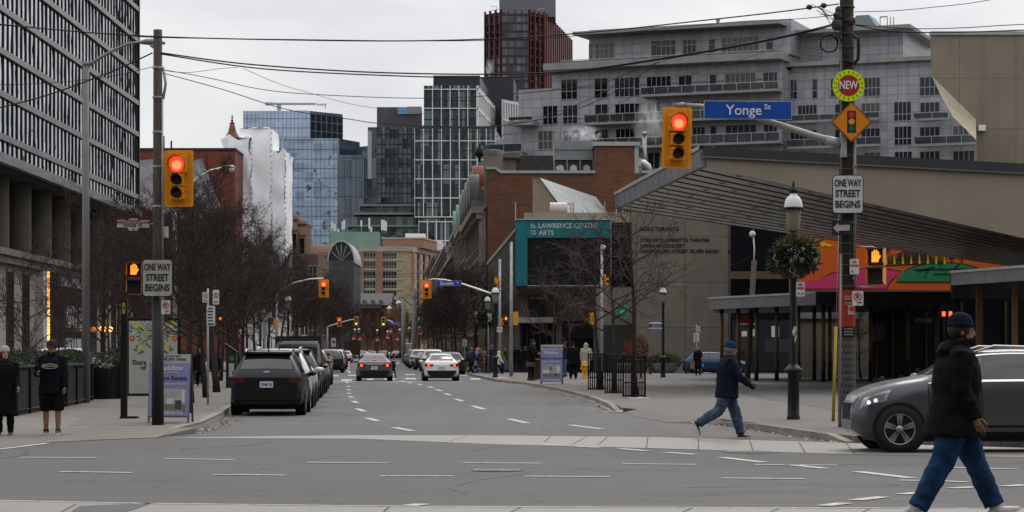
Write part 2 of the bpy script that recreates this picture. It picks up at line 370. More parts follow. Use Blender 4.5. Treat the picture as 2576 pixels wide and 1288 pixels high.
hydr = M('hydrant_yellow',(0.52,0.27,0.02),0.5,var=0.25,scale=6)
SCR = bpy.data.scenes.new('scratch')
def evald(o):
 """the finished mesh of o, worked out in an otherwise empty scratch scene"""
 SCR.collection.objects.link(o);vl = SCR.view_layers[0];vl.update();return bpy.data.meshes.new_from_object(o.evaluated_get(vl.depsgraph))
def text(s,size,mat,parent,loc,rot=(pi/2,0,0),sx=1.0,bold=0.0,ext=0.004,align='CENTER',spacing=1.0,name='lettering'):
 c = bpy.data.curves.new('t','FONT');c.body = s;c.size = size;c.align_x = align;c.align_y = 'CENTER';c.extrude = ext;c.offset = bold*size;c.resolution_u = 3
 c.space_character = spacing;c.space_line = 0.95
 o = bpy.data.objects.new('t',c);me = evald(o)
 bpy.data.objects.remove(o);bpy.data.curves.remove(c)
 for v in me.vertices: v.co.x *= sx
 me.materials.clear();me.materials.append(mat)
 q = bpy.data.objects.new(name,me);COL.objects.link(q);q.parent = parent;q.location = loc;q.rotation_euler = rot
 return q
# ================================================================ GROUND, ROADS, PAVEMENTS
def clipY(poly,y0,keep_far):
 out = []
 for i in range(len(poly)):
  a,b = poly[i],poly[(i+1) % len(poly)]
  ina = (a[1] >= y0) == keep_far or a[1] == y0;inb = (b[1] >= y0) == keep_far or b[1] == y0
  if ina: out.append(a)
  if ina != inb:
   t = (y0-a[1])/(b[1]-a[1]);out.append((a[0]+(b[0]-a[0])*t,y0))
 return out
def slab(mb,poly,dz,th=0.0,m=0):
 """a level sheet or slab following the street's slope, dz above the road"""
 for far in (False,True):
  q = clipY(poly,45.0,far)
  if len(q) < 3: continue
  if th > 0: mb.prism(q,lambda x,y: gz(y)+dz-th,lambda x,y: gz(y)+dz,m)
  else:
   area = sum(q[i][0]*q[(i+1)%len(q)][1]-q[(i+1)%len(q)][0]*q[i][1] for i in range(len(q)))
   if area < 0: q = q[::-1]
   mb.add([(x,y,gz(y)+dz) for x,y in q],[tuple(range(len(q)))],m)
def gp(pts,dz=0.0): return [tuple(G(x,y,dz)[:2]) for x,y in pts]
def Lx(Y): return -7.2-0.066*(Y-58)
def Rx(Y): return 3.15-0.070*(Y-65)
b = MB();slab(b,[(-1500,-120),(1500,-120),(1500,2500),(-1500,2500)],-0.02);struct('ground',b,asphalt2)
b = MB();slab(b,[(-120,22.6),(120,22.6),(120,44),(-120,44)],0.0);struct('cross_street_road',b,asphalt2)
b = MB();slab(b,[(-14,44),(14,44),(6,66),(Rx(130)+1.5,130),(Rx(420)+3,420),(Rx(900)+3,900),(Lx(900)-3,900),(Lx(420)-1,420),(Lx(66)-1.5,66)],0.0);struct('front_street_road',b,asphalt)
b = MB();slab(b,[(-120,-60),(120,-60),(120,22.6),(-120,22.6)],0.0);struct('near_street_road',b,asphalt)
# left pavement with its corner dropping to the crossing
Lk = gp([(450,1091),(510,1075),(560,1050),(578,1035)]);Lk += [(Lx(Y),Y) for Y in (66,80,110,160)]
Lfront = gp([(-900,1165),(-300,1150),(0,1129),(120,1114),(260,1107),(390,1102)])
b = MB()
poly = Lfront+Lk[:2]
yb = 45.0
q = [p for p in Lfront]+[p for p in Lk if p[1] < yb]
xr = Lk[[i for i,p in enumerate(Lk) if p[1] >= yb][0]][0]
q = q+[(xr+0.35,yb),(-80,yb)]
b.prism(q,lambda x,y: -0.03,lambda x,y: 0.012 if y < 42.6 and (x,y) in Lfront else (0.10 if y < yb else 0.12))
struct('left_pavement_corner',b,slabm)
far = [(xr+0.35,yb)]+[p for p in Lk if p[1] >= yb]+[(Lx(158),158),(-80,158),(-80,yb)]
b = MB();slab(b,far,0.12,0.15);struct('left_pavement',b,slabm)
b = MB();slab(b,[(Lx(172),172),(Lx(420),420),(Lx(640),640),(-150,640),(-150,172)],0.12,0.15);struct('far_left_pavement',b,slabm)
# brown paver strip beside the kerb
b = MB();slab(b,[(-7.6,46.2),(-6.9,47.4),(Lx(58)-0.25,56),(Lx(110)-0.25,110),(Lx(156)-0.25,156),(Lx(156)-3.2,156),(Lx(58)-3.0,56),(-8.9,46.2)],0.124);struct('left_paver_strip',b,paver)
# right pavement / plaza
Rk1 = [(Rx(700),700),(Rx(420),420),(Rx(172),172)]
Rk2 = [(Rx(150),150)]+gp([(1262,961),(1330,968),(1420,985),(1500,1007),(1545,1026),(1566,1038)])
inner = gp([(1604,1029),(1690,1044),(1812,1053)],0.12)
Rk3 = gp([(1824,1068),(1920,1081),(2020,1096),(2105,1109),(2150,1114)])
Rk4 = gp([(2230,1116),(2576,1126),(3300,1150)])
b = MB();slab(b,Rk2+inner+Rk3+Rk4+[(80,45),(80,150)],0.12,0.15);struct('right_plaza_pavement',b,paver)
b = MB();slab(b,Rk1+[(80,172),(150,700)],0.12,0.15);struct('far_right_pavement',b,slabm)
outer = [Rk2[-1]]+gp([(1592,1047),(1679,1064)])+[Rk3[0]];inn = [Rk2[-1]]+inner
vs = [(x,y,gz(y)+0.006) for x,y in outer]+[(x,y,gz(y)+0.123) for x,y in inn]
b = MB();b.add(vs,[(0,1,5,4),(1,2,6,5),(2,3,7,6)]);struct('dropped_kerb_ramp',b,paver)
def kerb(pts,name,w=0.17,dz=0.126,end0=1.0,end1=1.0):
 b = MB();n = len(pts);P0 = [Vector(p) for p in pts];side = []
 for i in range(n):
  d = (P0[min(i+1,n-1)]-P0[max(i-1,0)]).normalized();side.append(Vector((d.y,-d.x)))
 for i in range(n-1):
  for z in (0,):
   a0,a1 = P0[i]+side[i]*0.015,P0[i+1]+side[i+1]*0.015;c1,c0 = P0[i+1]-side[i+1]*w,P0[i]-side[i]*w
   h0 = dz*(end0 if i == 0 else 1);h1 = dz*(end1 if i == n-2 else 1)
   v = [(p.x,p.y,gz(p.y)-0.03) for p in (a0,a1,c1,c0)]+[(p.x,p.y,gz(p.y)+h) for p,h in ((a0+ (c0-a0)*0.12,h0),(a1+(c1-a1)*0.12,h1),(c1,h1),(c0,h0))]
   b.add(v,[(0,1,2,3),(7,6,5,4),(0,4,5,1),(1,5,6,2),(2,6,7,3),(3,7,4,0)])
 return struct(name,b,kerbm)
def dense(pts,k=4):
 out = []
 for i in range(len(pts)-1):
  for j in range(k): t = j/k;out.append((pts[i][0]+(pts[i+1][0]-pts[i][0])*t,pts[i][1]+(pts[i+1][1]-pts[i][1])*t))
 return out+[pts[-1]]
kerb([Lfront[-1]]+Lk+[(Lx(156),156)],'left_kerb',end0=0.15)
kerb(Rk2,'right_kerb',w=-0.17) if False else kerb(Rk2[::-1],'right_kerb',w=0.17,end0=0.35)
kerb(Rk3[::-1],'right_corner_kerb',w=0.17,end0=0.2,end1=0.5)
# grey driveway across the plaza
b = MB();slab(b,gp([(1624,944),(1700,941),(1900,936),(2105,931),(2576,926),(3000,926),(3000,1092),(2576,1092),(2300,1068),(2105,1034),(2005,1015),(1918,1003),(1824,978),(1692,961),(1627,957)],0.124),0.1245);struct('plaza_driveway',b,asphalt)
# concrete bands of the crossing
b = MB();slab(b,gp([(392,1102),(700,1097),(920,1095),(1300,1096),(1650,1100),(2150,1115),(2576,1127),(3300,1152),(3300,1180),(2576,1151),(2140,1143),(1640,1128),(1240,1118),(900,1104),(560,1103)]),0.004);struct('far_crossing_band',b,stripc)
b = MB();slab(b,gp([(-900,1270),(0,1259),(375,1267),(1040,1274),(1288,1276),(2576,1279),(3500,1283),(3500,1345),(-900,1345)]),0.004);struct('near_crossing_band',b,stripc)
b = MB();slab(b,gp([(180,1288),(200,1275),(372,1267),(380,1268),(340,1282),(300,1295),(180,1295)]),0.008);struct('asphalt_patch',b,asphalt)
# ---- painted markings
b = MB()
def dash(x0,y0,x1,y1,w=0.13,m=0,dz=0.008):
 a,c = G(x0,y0,dz),G(x1,y1,dz);d = (c-a);d.z = 0;d.normalize();n = Vector((-d.y,d.x,0))*w/2
 b.add([a-n,c-n,c+n,a+n],[(0,1,2,3)] if True else [],m)
def Z1(x,y): return 536.7+.31245*x,737.9+.31245*y
for q in ((1455,1078,1605,1107),(1237,1003,1325,1027),(1157,927,1215,950),(1120,866,1160,883),(1095,828,1122,840),(1082,802,1105,810),(1083,772,1102,781),(1078,746,1097,753),(1070,712,1085,720),(1083,620,1100,640),(1085,596,1098,606),(1085,575,1094,584),(1075,560,1090,568),
    (2085,905,2180,933),(1950,850,2008,868),(1862,804,1912,820),(1792,773,1835,785),(1730,750,1768,761),(1642,730,1680,739),(1570,716,1598,724),(1518,704,1535,710)):
 dash(*Z1(*q[:2]),*Z1(*q[2:]),w=0.17)
dash(1279.7,1053.5,1326.6,1064,0.17);dash(1433,1068.6,1515,1079,0.17)
def bar(x0,y0,x1,y1,sk=0.0):
 x0,y0 = Z1(x0,y0);x1,y1 = Z1(x1,y1)
 b.add([G(x0,y1,.008),G(x1,y1,.008),G(x1+sk,y0,.008),G(x0+sk,y0,.008)],[(0,1,2,3)])
for q in ((945,659,1008,668),(1083,656,1155,664),(1235,652,1300,659),(1400,650,1465,657),(1545,650,1622,657),(1985,655,2050,662),(1030,692,1118,706),(1240,687,1290,698),(1375,686,1462,695),(1545,682,1632,692),(2070,684,2150,695),(1085,550,1130,557),(1240,548,1300,554),(1440,560,1500,567)): bar(*q)
bar(945,709,2000,712)
def Yz(x,y,r=0): return 1288*r+x/2,1046.5+y/2
for q in ((100,207,483,209),(832,214,1175,219),(1545,232,1950,236),(2328,235,2722,237),(300,279,662,284),(1075,293,1435,297),(1915,301,2283,301)):
 dash(*Yz(*q[:2]),*Yz(*q[2:]),w=0.15)
for q in ((555,240,930,243),(1225,243,1370,245),(1405,245,1640,247),(67,302,490,304),(1052,311,1470,315),(1950,322,2060,324),(2165,326,2290,331),(2200,258,2540,266)):
 dash(*Yz(*q[:2],1),*Yz(*q[2:],1),w=0.15)
for q in ((135,141,255,149),(328,153,440,158),(540,163,680,175),(775,182,925,193),(1055,207,1265,232),(1405,245,1580,263),(1735,278,2010,311),(1565,450,1680,436),(1727,422,1868,405),(1955,392,2045,385),(2210,362,2330,356),(2475,352,2590,345),(-520,450,-450,441)):
 dash(*Yz(*q[:2],1),*Yz(*q[2:],1),w=0.17)
for q in ((-300,1252.5,375,1266),(375,1266,1040,1273.5),(1040,1273.5,2900,1280)): dash(*q,w=0.09)
for q in ((-300,1146,0,1129.5),(0,1129.5,120,1114.5)): dash(*q,w=0.13)
struct('road_markings',b,linem)
b = MB()
for x0,y0,x1,y1 in ((1480,1095.5,1440,1118),(1385,1096,1370,1112),(1530,1097,1505,1119),(1630,1100,1626,1127),(1757,1104,1757,1132),(1886,1108,1895,1137),(2010,1112,2026,1140),(2130,1116,2152,1144),(1180,1096,1130,1110),
        (1960,1279,1938,1288),(1740,1278,1718,1288),(190,1268,150,1290),(980,1273,965,1288),(1310,1276,1285,1288),(2190,1279,2170,1288)):
 dash(x0,y0,x1,y1,0.022,0,0.006)
struct('band_joints',b,M('joint_dark',(0.085,0.078,0.07),0.9,var=0.3))
# ---- tar sealed cracks
b = MB();rk = random.Random(21)
for i in range(26):
 if i < 14: x,y,a = rk.uniform(-8,9),rk.uniform(24,42),rk.choice((0.0,0.1,1.5,1.4,2.9))
 else: y = rk.uniform(46,110);x = rk.uniform(Lx(y)+2,Rx(y)-1);a = 1.63+rk.choice((0,0,1.5))
 p = Vector((x,y));q = []
 for k in range(rk.randint(8,18)): q.append(p.copy());a += rk.gauss(0,0.16);p = p+Vector((math.cos(a),math.sin(a)))*0.35
 for j in range(len(q)-1):
  d = (q[j+1]-q[j]).normalized();n = Vector((-d.y,d.x))*rk.uniform(0.012,0.024);b.add([(*(q[j]-n),gz(q[j].y)+0.0035),(*(q[j+1]-n),gz(q[j+1].y)+0.0035),(*(q[j+1]+n),gz(q[j+1].y)+0.0035),(*(q[j]+n),gz(q[j].y)+0.0035)],[(0,1,2,3)])
struct('tar_seams',b,M('tar',(0.03,0.03,0.03),0.5,var=0.2))
# ---- manhole covers
def manhole(x,y,r,label):
 c = G(x,y,0.006);m = MB();m.lathe([(r,0.0),(r,0.006),(r*0.92,0.010),(r*0.9,0.006),(0.001,0.006)],28,0)
 for k in range(-5,6):
  for j in range(-5,6):
   if math.hypot(k,j) < 4.8: m.box(k*r/6-0.02,k*r/6+0.02,j*r/6-0.02,j*r/6+0.02,0.006,0.011,0)
 tag(m.build('manhole_cover',M('cast_iron',(0.16,0.155,0.15),0.6,0.3,var=0.3,scale=8),None,c),label,'manhole cover')
manhole(1250,1183,0.33,'round iron manhole cover in the middle of the near street')
manhole(1888,1137,0.42,'pale studded manhole cover beside the concrete band on the right')
# ---- fallen leaves and salt crust along the kerbs
rl = random.Random(3)
lm = [M('dead_leaf',(0.16,0.08,0.035),0.9,var=0.4),M('pale_litter',(0.42,0.40,0.36),0.9,var=0.2)]
b = MB()
def litter(pts,n,spread,big=0.05):
 for _ in range(n):
  i = rl.randrange(len(pts)-1);t = rl.random();x = pts[i][0]+(pts[i+1][0]-pts[i][0])*t;y = pts[i][1]+(pts[i+1][1]-pts[i][1])*t
  x += rl.gauss(0,spread);y += rl.gauss(0,spread);s = rl.uniform(0.015,big);a = rl.random()*6.3;z = gz(y)+0.006
  b.add([(x+s*math.cos(a+k*pi/2),y+s*math.sin(a+k*pi/2),z+rl.uniform(0,0.025)) for k in range(4)],[(0,1,2,3)],0 if rl.random() < 0.75 else 1)
litter([(p[0]+0.3,p[1]-0.1) for p in Lk[:5]],260,0.13);litter([(p[0]-0.3,p[1]-0.25) for p in Rk2[1:]],300,0.16);litter([(p[0]-0.2,p[1]-0.3) for p in Rk3],200,0.12)
o = b.build('leaf_litter',lm);tag(o,'dead leaves and grit lying along the kerbs','litter',kind='stuff')
b = MB()
for pts,off in ((Rk2[1:],(-0.28,-0.3)),(Rk3,(-0.18,-0.36))):
 for i in range(len(pts)-1):
  (x0,y0),(x1,y1) = pts[i],pts[i+1]
  b.add([(x0-0.02,y0-0.03,gz(y0)+0.005),(x1-0.02,y1-0.03,gz(y1)+0.005),(x1+off[0],y1+off[1],gz(y1)+0.005),(x0+off[0],y0+off[1],gz(y0)+0.005)],[(3,2,1,0)])
struct('kerb_gutter',b,M('gutter_concrete',(0.24,0.22,0.19),0.9,var=0.4,scale=3))
# ================================================================ BUILDINGS
wrnd = random.Random(77)
class Bld:
 """a building whose front wall runs from picture column xl at depth YL to xr at depth YR; local x along the wall, y inwards, z up"""
 def __init__(s,name,label,cat,xl,YL,xr,YR,z0=None,group=None):
  a = Vector(((xl-CX)/F*YL,YL,0));c = Vector(((xr-CX)/F*YR,YR,0));d = c-a
  s.len = d.length;s.ang = math.atan2(d.y,d.x);s.o = a;s.z0 = gz(min(YL,YR)) if z0 is None else z0
  s.root = thing(name,label,cat,(a.x,a.y,s.z0),s.ang,group)
  s.u = d.normalized();s.n = Vector((-s.u.y,s.u.x,0))
 def px(s,x,y,dep=0.0):
  D = Vector(((x-CX)/F,1.0,0));o = s.o+s.n*dep
  t = (o.dot(s.n))/D.dot(s.n)
  p = D*t-s.o
  return p.dot(s.u),CH+(HY-y)/F*t-s.z0
 def part(s,name,mb,mats,parent=None): return mb.build(name,mats,parent or s.root)
 def rect(s,x0,y0,x1,y1,dep=0.0):
  a = s.px(x0,y0,dep);c = s.px(x1,y1,dep);return a[0],c[0],c[1],a[1]       # xa, xb, zlow, zhigh
 def window(s,x0,y0,x1,y1,nx=2,nz=1,fr=0.07,g=wglass,f=wframe,dep=0.0,name='window',proud=0.06,trans=None):
  u0,u1,z0,z1 = s.rect(x0,y0,x1,y1,dep);return s.win_m(u0,u1,z0,z1,nx,nz,fr,g,f,dep,name,proud,trans)
 def win_m(s,u0,u1,z0,z1,nx=2,nz=1,fr=0.07,g=wglass,f=wframe,dep=0.0,name='window',proud=0.06,trans=None):
  m = MB();d = dep;g = wrnd.choice((wglass,wglass,wglass2,wglass3,wglass3)) if g is wglass else g
  m.box(u0,u1,d-0.02,d+0.03,z0,z1,1)
  m.box(u0-fr,u0,d-proud,d+0.02,z0-fr,z1+fr,0);m.box(u1,u1+fr,d-proud,d+0.02,z0-fr,z1+fr,0)
  m.box(u0,u1,d-proud,d+0.02,z1,z1+fr,0);m.box(u0,u1,d-proud-0.05,d+0.02,z0-fr,z0,0)
  for k in range(1,nx): x = u0+(u1-u0)*k/nx;m.box(x-fr*0.4,x+fr*0.4,d-proud+0.012,d-0.02,z0,z1,0)
  for k in range(1,nz): z = z0+(z1-z0)*k/nz;m.box(u0,u1,d-proud+0.015,d-0.02,z-fr*0.4,z+fr*0.4,0)
  if trans: z = z0+(z1-z0)*trans;m.box(u0,u1,d-proud+0.008,d-0.02,z-fr*0.45,z+fr*0.45,0)
  return s.part(name,m,[f,g])
# ---------------------------------------------------------------- left mirrored office block
stone = concrete_mat('podium_limestone',(0.30,0.27,0.24),2.2,1.1,0.3,0.03)
offg = glass_mat('office_mirror_glass',(0.40,0.42,0.46),1.45,2.87,0.95,0.04,0.012,None,0,0.55,0.05)
offm = M('office_mullion',(0.022,0.022,0.025),0.4,0.4,var=0.1);offb = M('office_band',(0.20,0.20,0.205),0.4,0.4,var=0.2)
colm = concrete_mat('column_concrete',(0.085,0.074,0.060),50,3.4,0.5,0.03)
B = Bld('office_building','tall mirrored glass office block on round columns at the left edge','office building',-250,129.7,345,211.6,0.4)
W = B.len;zs = 14.7
m = MB();m.box(0,W,0,40,zs,47);B.part('glass_facade',m,offg)
m = MB()
k = 0.0
while k < W: m.box(k-0.045,k+0.045,-0.085,0,zs,47);k += 1.45
m.box(W-0.1,W+0.12,-0.24,40,zs,47);B.part('mullion_grid',m,offm)
m = MB()
for i in range(11): z = 16.0+2.87*i;m.box(-0.01,W+0.14,-0.20,-0.001,z,z+0.42)
m.box(-0.02,W+0.16,-0.55,-0.002,zs-0.35,zs+0.3);B.part('spandrel_band',m,offb)
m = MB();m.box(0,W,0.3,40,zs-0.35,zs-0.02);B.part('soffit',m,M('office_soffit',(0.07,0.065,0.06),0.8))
for i in range(11):
 x = 4.0+i*7.6
 m = MB();m.lathe([(1.0,8.6),(1.0,zs-0.36)],20,0,(x,2.4,0));B.part('column',m,colm)
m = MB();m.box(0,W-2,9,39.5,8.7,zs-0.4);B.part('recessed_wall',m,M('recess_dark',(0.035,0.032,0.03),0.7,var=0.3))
m = MB();m.box(0,W+0.2,0.4,39.8,0,8.3);B.part('podium_wall',m,stone)
m = MB();m.box(-0.1,W+0.3,-0.4,10,8.3,8.75);m.box(-0.1,W+0.3,-0.15,0.4,7.8,8.3);B.part('podium_cornice',m,M('cornice_dark',(0.13,0.12,0.11),0.7,var=0.3))
shop = M('shopfront_dark',(0.014,0.014,0.015),0.15,var=0.4)
panelw = M('frosted_panel',(0.35,0.36,0.38),0.4,var=0.1)
x = 3.0
while x < W-3:
 p = B.px(112,700)[0]
 if not (p-1.2 < x < p+22):
  m = MB();m.box(x,x+2.0,0.37,0.45,0.2,7.3,0);m.box(x-0.12,x,0.33,0.41,0,7.5,1);m.box(x+2.0,x+2.12,0.33,0.41,0,7.5,1)
  for z in (2.6,4.6): m.box(x,x+2.0,0.34,0.38,z,z+0.1,1)
  B.part('window',m,[shop,dframe])
 x += 5.2
p = B.px(112,700)[0]
m = MB();m.box(p+2.6,p+22,0.1,0.42,0.1,8.0);B.part('entrance_glazing',m,shop)
wl = M('warm_light',(1,0.6,0.2),0.5,var=0,emit=(1.0,0.42,0.08),es=2.6)
m = MB();rr = random.Random(4)
for i in range(34):
 for dx in (0.0,0.95):
  if rr.random() < 0.94: z = 0.4+i*0.225;m.box(p+0.85+dx,p+1.10+dx,0.02,0.2,z,z+0.19)
B.part('light_strip',m,wl)
m = MB();m.box(p-0.9,p+0.5,-0.1,0.41,0,8.1);B.part('stone_pier',m,M('bright_stone',(0.42,0.41,0.40),0.7))
for (a,y0,c,y1) in ((152,678,207,728),(168,768,207,828),(168,850,204,884)):
 u0,u1,z0,z1 = B.rect(a,y0,c,y1,0.0);m = MB();m.box(u0,u1,-0.02,0.1,max(0.3,z0),z1,0)
 for k in (0.3,0.48,0.66): m.box(u0+(u1-u0)*k-0.07,u0+(u1-u0)*k+0.07,-0.05,-0.02,max(0.3,z0),z1,1)
 B.part('frosted_panel',m,[panelw,dframe])
for xx in (265,273,290):
 u,z = B.px(xx,828,-1.0);m = MB();m.ball((u,-0.6,z),0.22,8,5);B.part('wall_lamp',m,wl)
# ---------------------------------------------------------------- unseen blocks added behind the viewer to shade what faces west and fill reflections
b = MB();b.box(-75,-15,-95,-24,0,60);b.box(16,80,-100,-28,0,48);b.box(-60,60,-230,-190,0,50);b.box(-75,-14.9,-95,-23.8,4.2,4.8);b.box(15.9,80,-100,-27.8,4.6,5.2)
for i in range(12):
 for j in range(9): b.box(-73+i*4.8,-70.4+i*4.8,-24.05,-23.9,7+j*4.4,9.6+j*4.4,1);b.box(18+i*5,20.6+i*5,-28.05,-27.9,7+j*3.2,9+j*3.2,1)
struct('added_shade_blocks',b,[concrete_mat('block_stone',(0.16,0.14,0.12),3,3,0.3,0.03),wglass])
# ---------------------------------------------------------------- red-brown brick block with hanging sheet
rust = brick_mat('rust_brick',(0.125,0.028,0.016),(0.15,0.036,0.02),(0.10,0.03,0.02),0.3,0.1,0.45,(0.06,0.018,0.012))
B = Bld('brick_building','rust red brick block with a pale ragged painted sheet, beside the white wrapped tower','building',250,292,592,292)
W = B.len;H = B.px(400,378)[1]
m = MB();m.box(0,W,0,16,0,H);B.part('wall',m,rust)
m = MB();m.box(-0.1,W+0.1,-0.15,16.1,H,H+0.28);B.part('parapet',m,M('dark_coping',(0.03,0.026,0.025),0.6))
u,z = B.px(525,395);m = MB();m.box(u,W+0.02,-0.5,0,0,H-0.3);B.part('pilaster',m,rust)
for xx,yt in ((412,342),(431,354)):
 u,z = B.px(xx,yt,2.0);m = MB();m.tube([(u,2,H),(u,2,z)],0.12,6);B.part('vent_pipe',m,black)
sheet = M('painted_sheet',(0.24,0.24,0.245),0.8,var=0.7,scale=0.42)
pts = [B.px(*q) for q in ((348,405),(420,398),(470,412),(500,402),(511,400),(530,455),(557,522),(540,538),(480,560),(420,540),(348,520))]
m = MB();m.prism_xz(pts,-0.62,-0.52);B.part('painted_sheet',m,sheet)
# ---------------------------------------------------------------- white wrapped tower and copper spire
wrap = M('white_shrink_wrap',(0.88,0.89,0.91),0.5,var=0.06,scale=0.8)
B = Bld('wrapped_tower','tower wholly wrapped in white plastic sheeting with tied edges','tower',556,300,718,300)
def sheet_box(m,u0,u1,d0,d1,z0,z1,seed,pinch=0.0):
 nx,nz2 = 10,36;vs = [];fs = []
 def P_(i,j,side):
  t = i/nx;zz = z0+(z1-z0)*j/nz2
  if side == 0: x,y = u0+(u1-u0)*t,d0
  else: x,y = u1,d0+(d1-d0)*t
  q = Vector((x*0.55+seed*7,y*0.55,zz*0.34));n = noise.noise(q)*0.75+noise.noise(q*2.3)*0.25
  edge = min(t,1-t)
  tie = (abs(math.sin(zz*3.1+seed))**6*0.16+0.45*noise.noise(Vector((zz*0.3,seed*5,t*2))))*(1 if edge < 0.06 else 0)
  if side == 0: return (x-(tie if t > 0.5 else -tie),y-n*0.75*min(1,edge*8)-0.05,zz+(0.9*noise.noise(Vector((t*3+seed*3,0,0))) if j == nz2 else 0))
  return (x+n*0.4*min(1,edge*8)-tie,y,zz)
 for side in (0,1):
  b0 = len(vs)
  for j in range(nz2+1):
   for i in range(nx+1): vs.append(P_(i,j,side))
  for j in range(nz2):
   for i in range(nx): a = b0+j*(nx+1)+i;fs.append((a,a+1,a+nx+2,a+nx+1))
 m.add(vs,fs,0,True);m.box(u0+0.3,u1-0.3,d0+0.9,d1-0.3,z0,z1-0.4);m.prism_xz([(u0,z0),(u0+0.3,z0),(u0+0.3,z1-0.2),(u0,z1-0.2)],d0+0.2,d1)
 m.add([(u0+0.05,d0,z1),(u1,d0,z1),(u1,d1,z1-0.3),(u0+0.05,d1,z1-0.3)],[(0,1,2,3)])
ropem = M('tie_rope',(0.25,0.25,0.26),0.8,var=0)
for i,(x0,x1,yt,d) in enumerate(((566,632,346,0.0),(603,683,322,1.2),(682,718,380,2.2))):
 u0,z1 = B.px(x0,yt,d);u1,_ = B.px(x1,yt,d)
 m = MB();sheet_box(m,u0,u1,d,10+i,0,z1,i+1);B.part('wrap_sheet',m,wrap)
 m = MB()
 for k in range(26):
  z = z1*0.35+k*z1*0.65/26;m.box(u1-0.1+0.03*math.sin(k*5),u1+0.08+0.04*math.sin(k*3),d-0.1,d+0.1,z,z+0.22)
 B.part('sheet_tie',m,M('tie_white',(0.5,0.5,0.52),0.8,var=0.3))
u0,z0 = B.px(555,350,-0.3);u1,z1 = B.px(568,346,-0.3);_,zl = B.px(560,385)
m = MB();m.prism_xz([(u0,z0),(u1,z1),(u1+0.1,zl-0.8),(u0+0.6,zl)],-0.3,2);B.part('loose_flap',m,wrap)
c = P(584,347,332)
o = thing('spire','copper brown spire with ball finial rising behind the white wrapped tower','spire',(c.x,c.y,0))
s_ = S(332);zt = c.z
m = MB();m.lathe([(19/s_,zt-8),(19/s_,zt),(10/s_,zt+16/s_),(5.5/s_,zt+36/s_)],8,0,smooth=False);m.build('spire_roof',M('copper_brown',(0.17,0.075,0.045),0.6,0.3,var=0.3,scale=1),o)
m = MB();m.lathe([(6.5/s_,zt+36/s_),(6.5/s_,zt+38/s_),(2.2/s_,zt+40/s_),(3.6/s_,zt+44/s_),(1.4/s_,zt+47/s_),(1.4/s_,zt+50/s_),(2.6/s_,zt+53/s_),(0.8/s_,zt+56/s_),(0.3/s_,zt+60/s_)],8);m.build('finial',M('copper_dark',(0.08,0.04,0.03),0.6,0.3),o)
# ---------------------------------------------------------------- far buildings as shaped footprints
class Foot:
 def __init__(s,name,label,cat,foot,ref=0,group=None):
  s.w = [(((x-CX)/F*Y),Y) for x,Y in foot];s.Y = foot[ref][1];s.z0 = gz(min(Y for _,Y in foot))
  s.o = s.w[ref];s.root = thing(name,label,cat,(s.o[0],s.o[1],s.z0),0,group)
  s.l = [(x-s.o[0],y-s.o[1]) for x,y in s.w]
 def z(s,y,Y=None): return CH+(HY-y)/F*(Y or s.Y)-s.z0
 def loc(s,x,Y): return ((x-CX)/F*Y-s.o[0],Y-s.o[1])
 def pr(s,name,mat,zb,zt,foot=None,parent=None):
  m = MB();m.prism([s.loc(*q) for q in foot] if foot else s.l,zb,zt);return m.build(name,mat,parent or s.root)
def fins(F_,a,c,zb,zt,step,w,d,name,mat,zpitch=None,zw=0.3,parent=None):
 """upright fins, and floor bands if zpitch, along the wall from local point a to c"""
 a,c = Vector(a),Vector(c);L_ = (c-a).length;u = (c-a)/L_;n = Vector((u.y,-u.x));m = MB();k = max(1,round(L_/step))
 def bx(t0,t1,z0,z1,dd):
  p = [a+u*t0,a+u*t1,a+u*t1+n*dd,a+u*t0+n*dd];m.prism([tuple(q) for q in p],z0,z1)
 for i in range(k+1): t = L_*i/k;bx(max(0,t-w/2),min(L_,t+w/2),zb,zt,d)
 if zpitch:
  z = zb
  while z < zt+0.01: bx(0,L_,z-zw/2,z+zw/2,d*0.9);z += zpitch
 return m.build(name,mat,parent or F_.root)
# blue glass offices
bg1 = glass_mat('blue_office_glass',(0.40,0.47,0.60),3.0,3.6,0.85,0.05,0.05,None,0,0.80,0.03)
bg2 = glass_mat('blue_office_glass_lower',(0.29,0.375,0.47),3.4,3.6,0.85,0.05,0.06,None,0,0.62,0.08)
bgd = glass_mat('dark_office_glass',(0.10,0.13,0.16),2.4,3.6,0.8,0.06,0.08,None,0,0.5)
bgp = glass_mat('plum_office_glass',(0.135,0.155,0.195),2.6,7.2,0.8,0.07,0.06,None,0,0.65)
bmull = M('blue_mullion',(0.10,0.13,0.18),0.4,0.4,var=0)
T = Foot('glass_office','pale blue glass office tower with wavy reflections, under a roof crane','office building',[(612,900),(780,900),(862,912),(830,960),(640,960)])
T.pr('upper_glass',bg1,0,T.z(279));T.pr('roof_plant',M('plant_grey',(0.20,0.21,0.23),0.6),T.z(279),T.z(271),[(728,910),(776,910),(776,930),(728,930)])
fins(T,T.loc(612,899.9),T.loc(780,899.9),T.z(345),T.z(279),1.5,0.10,0.2,'mullion_grid',bmull,3.6,0.2)
m = MB();
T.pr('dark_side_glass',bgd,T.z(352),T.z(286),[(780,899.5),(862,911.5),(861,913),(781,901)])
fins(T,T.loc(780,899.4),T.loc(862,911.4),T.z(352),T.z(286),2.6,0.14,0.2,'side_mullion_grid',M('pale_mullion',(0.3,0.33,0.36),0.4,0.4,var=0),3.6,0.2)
T.pr('lower_glass',bg2,0,T.z(348,870),[(683,870),(851,870),(905,885),(905,899),(683,899)])
fins(T,T.loc(683,869.9),T.loc(851,869.9),T.z(640,870),T.z(348,870),1.7,0.10,0.2,'mullion_grid',bmull,3.6,0.22)
T.pr('plum_glass',bgp,0,T.z(390,860),[(850,860),(912,860),(936,874),(936,884),(905,884)])
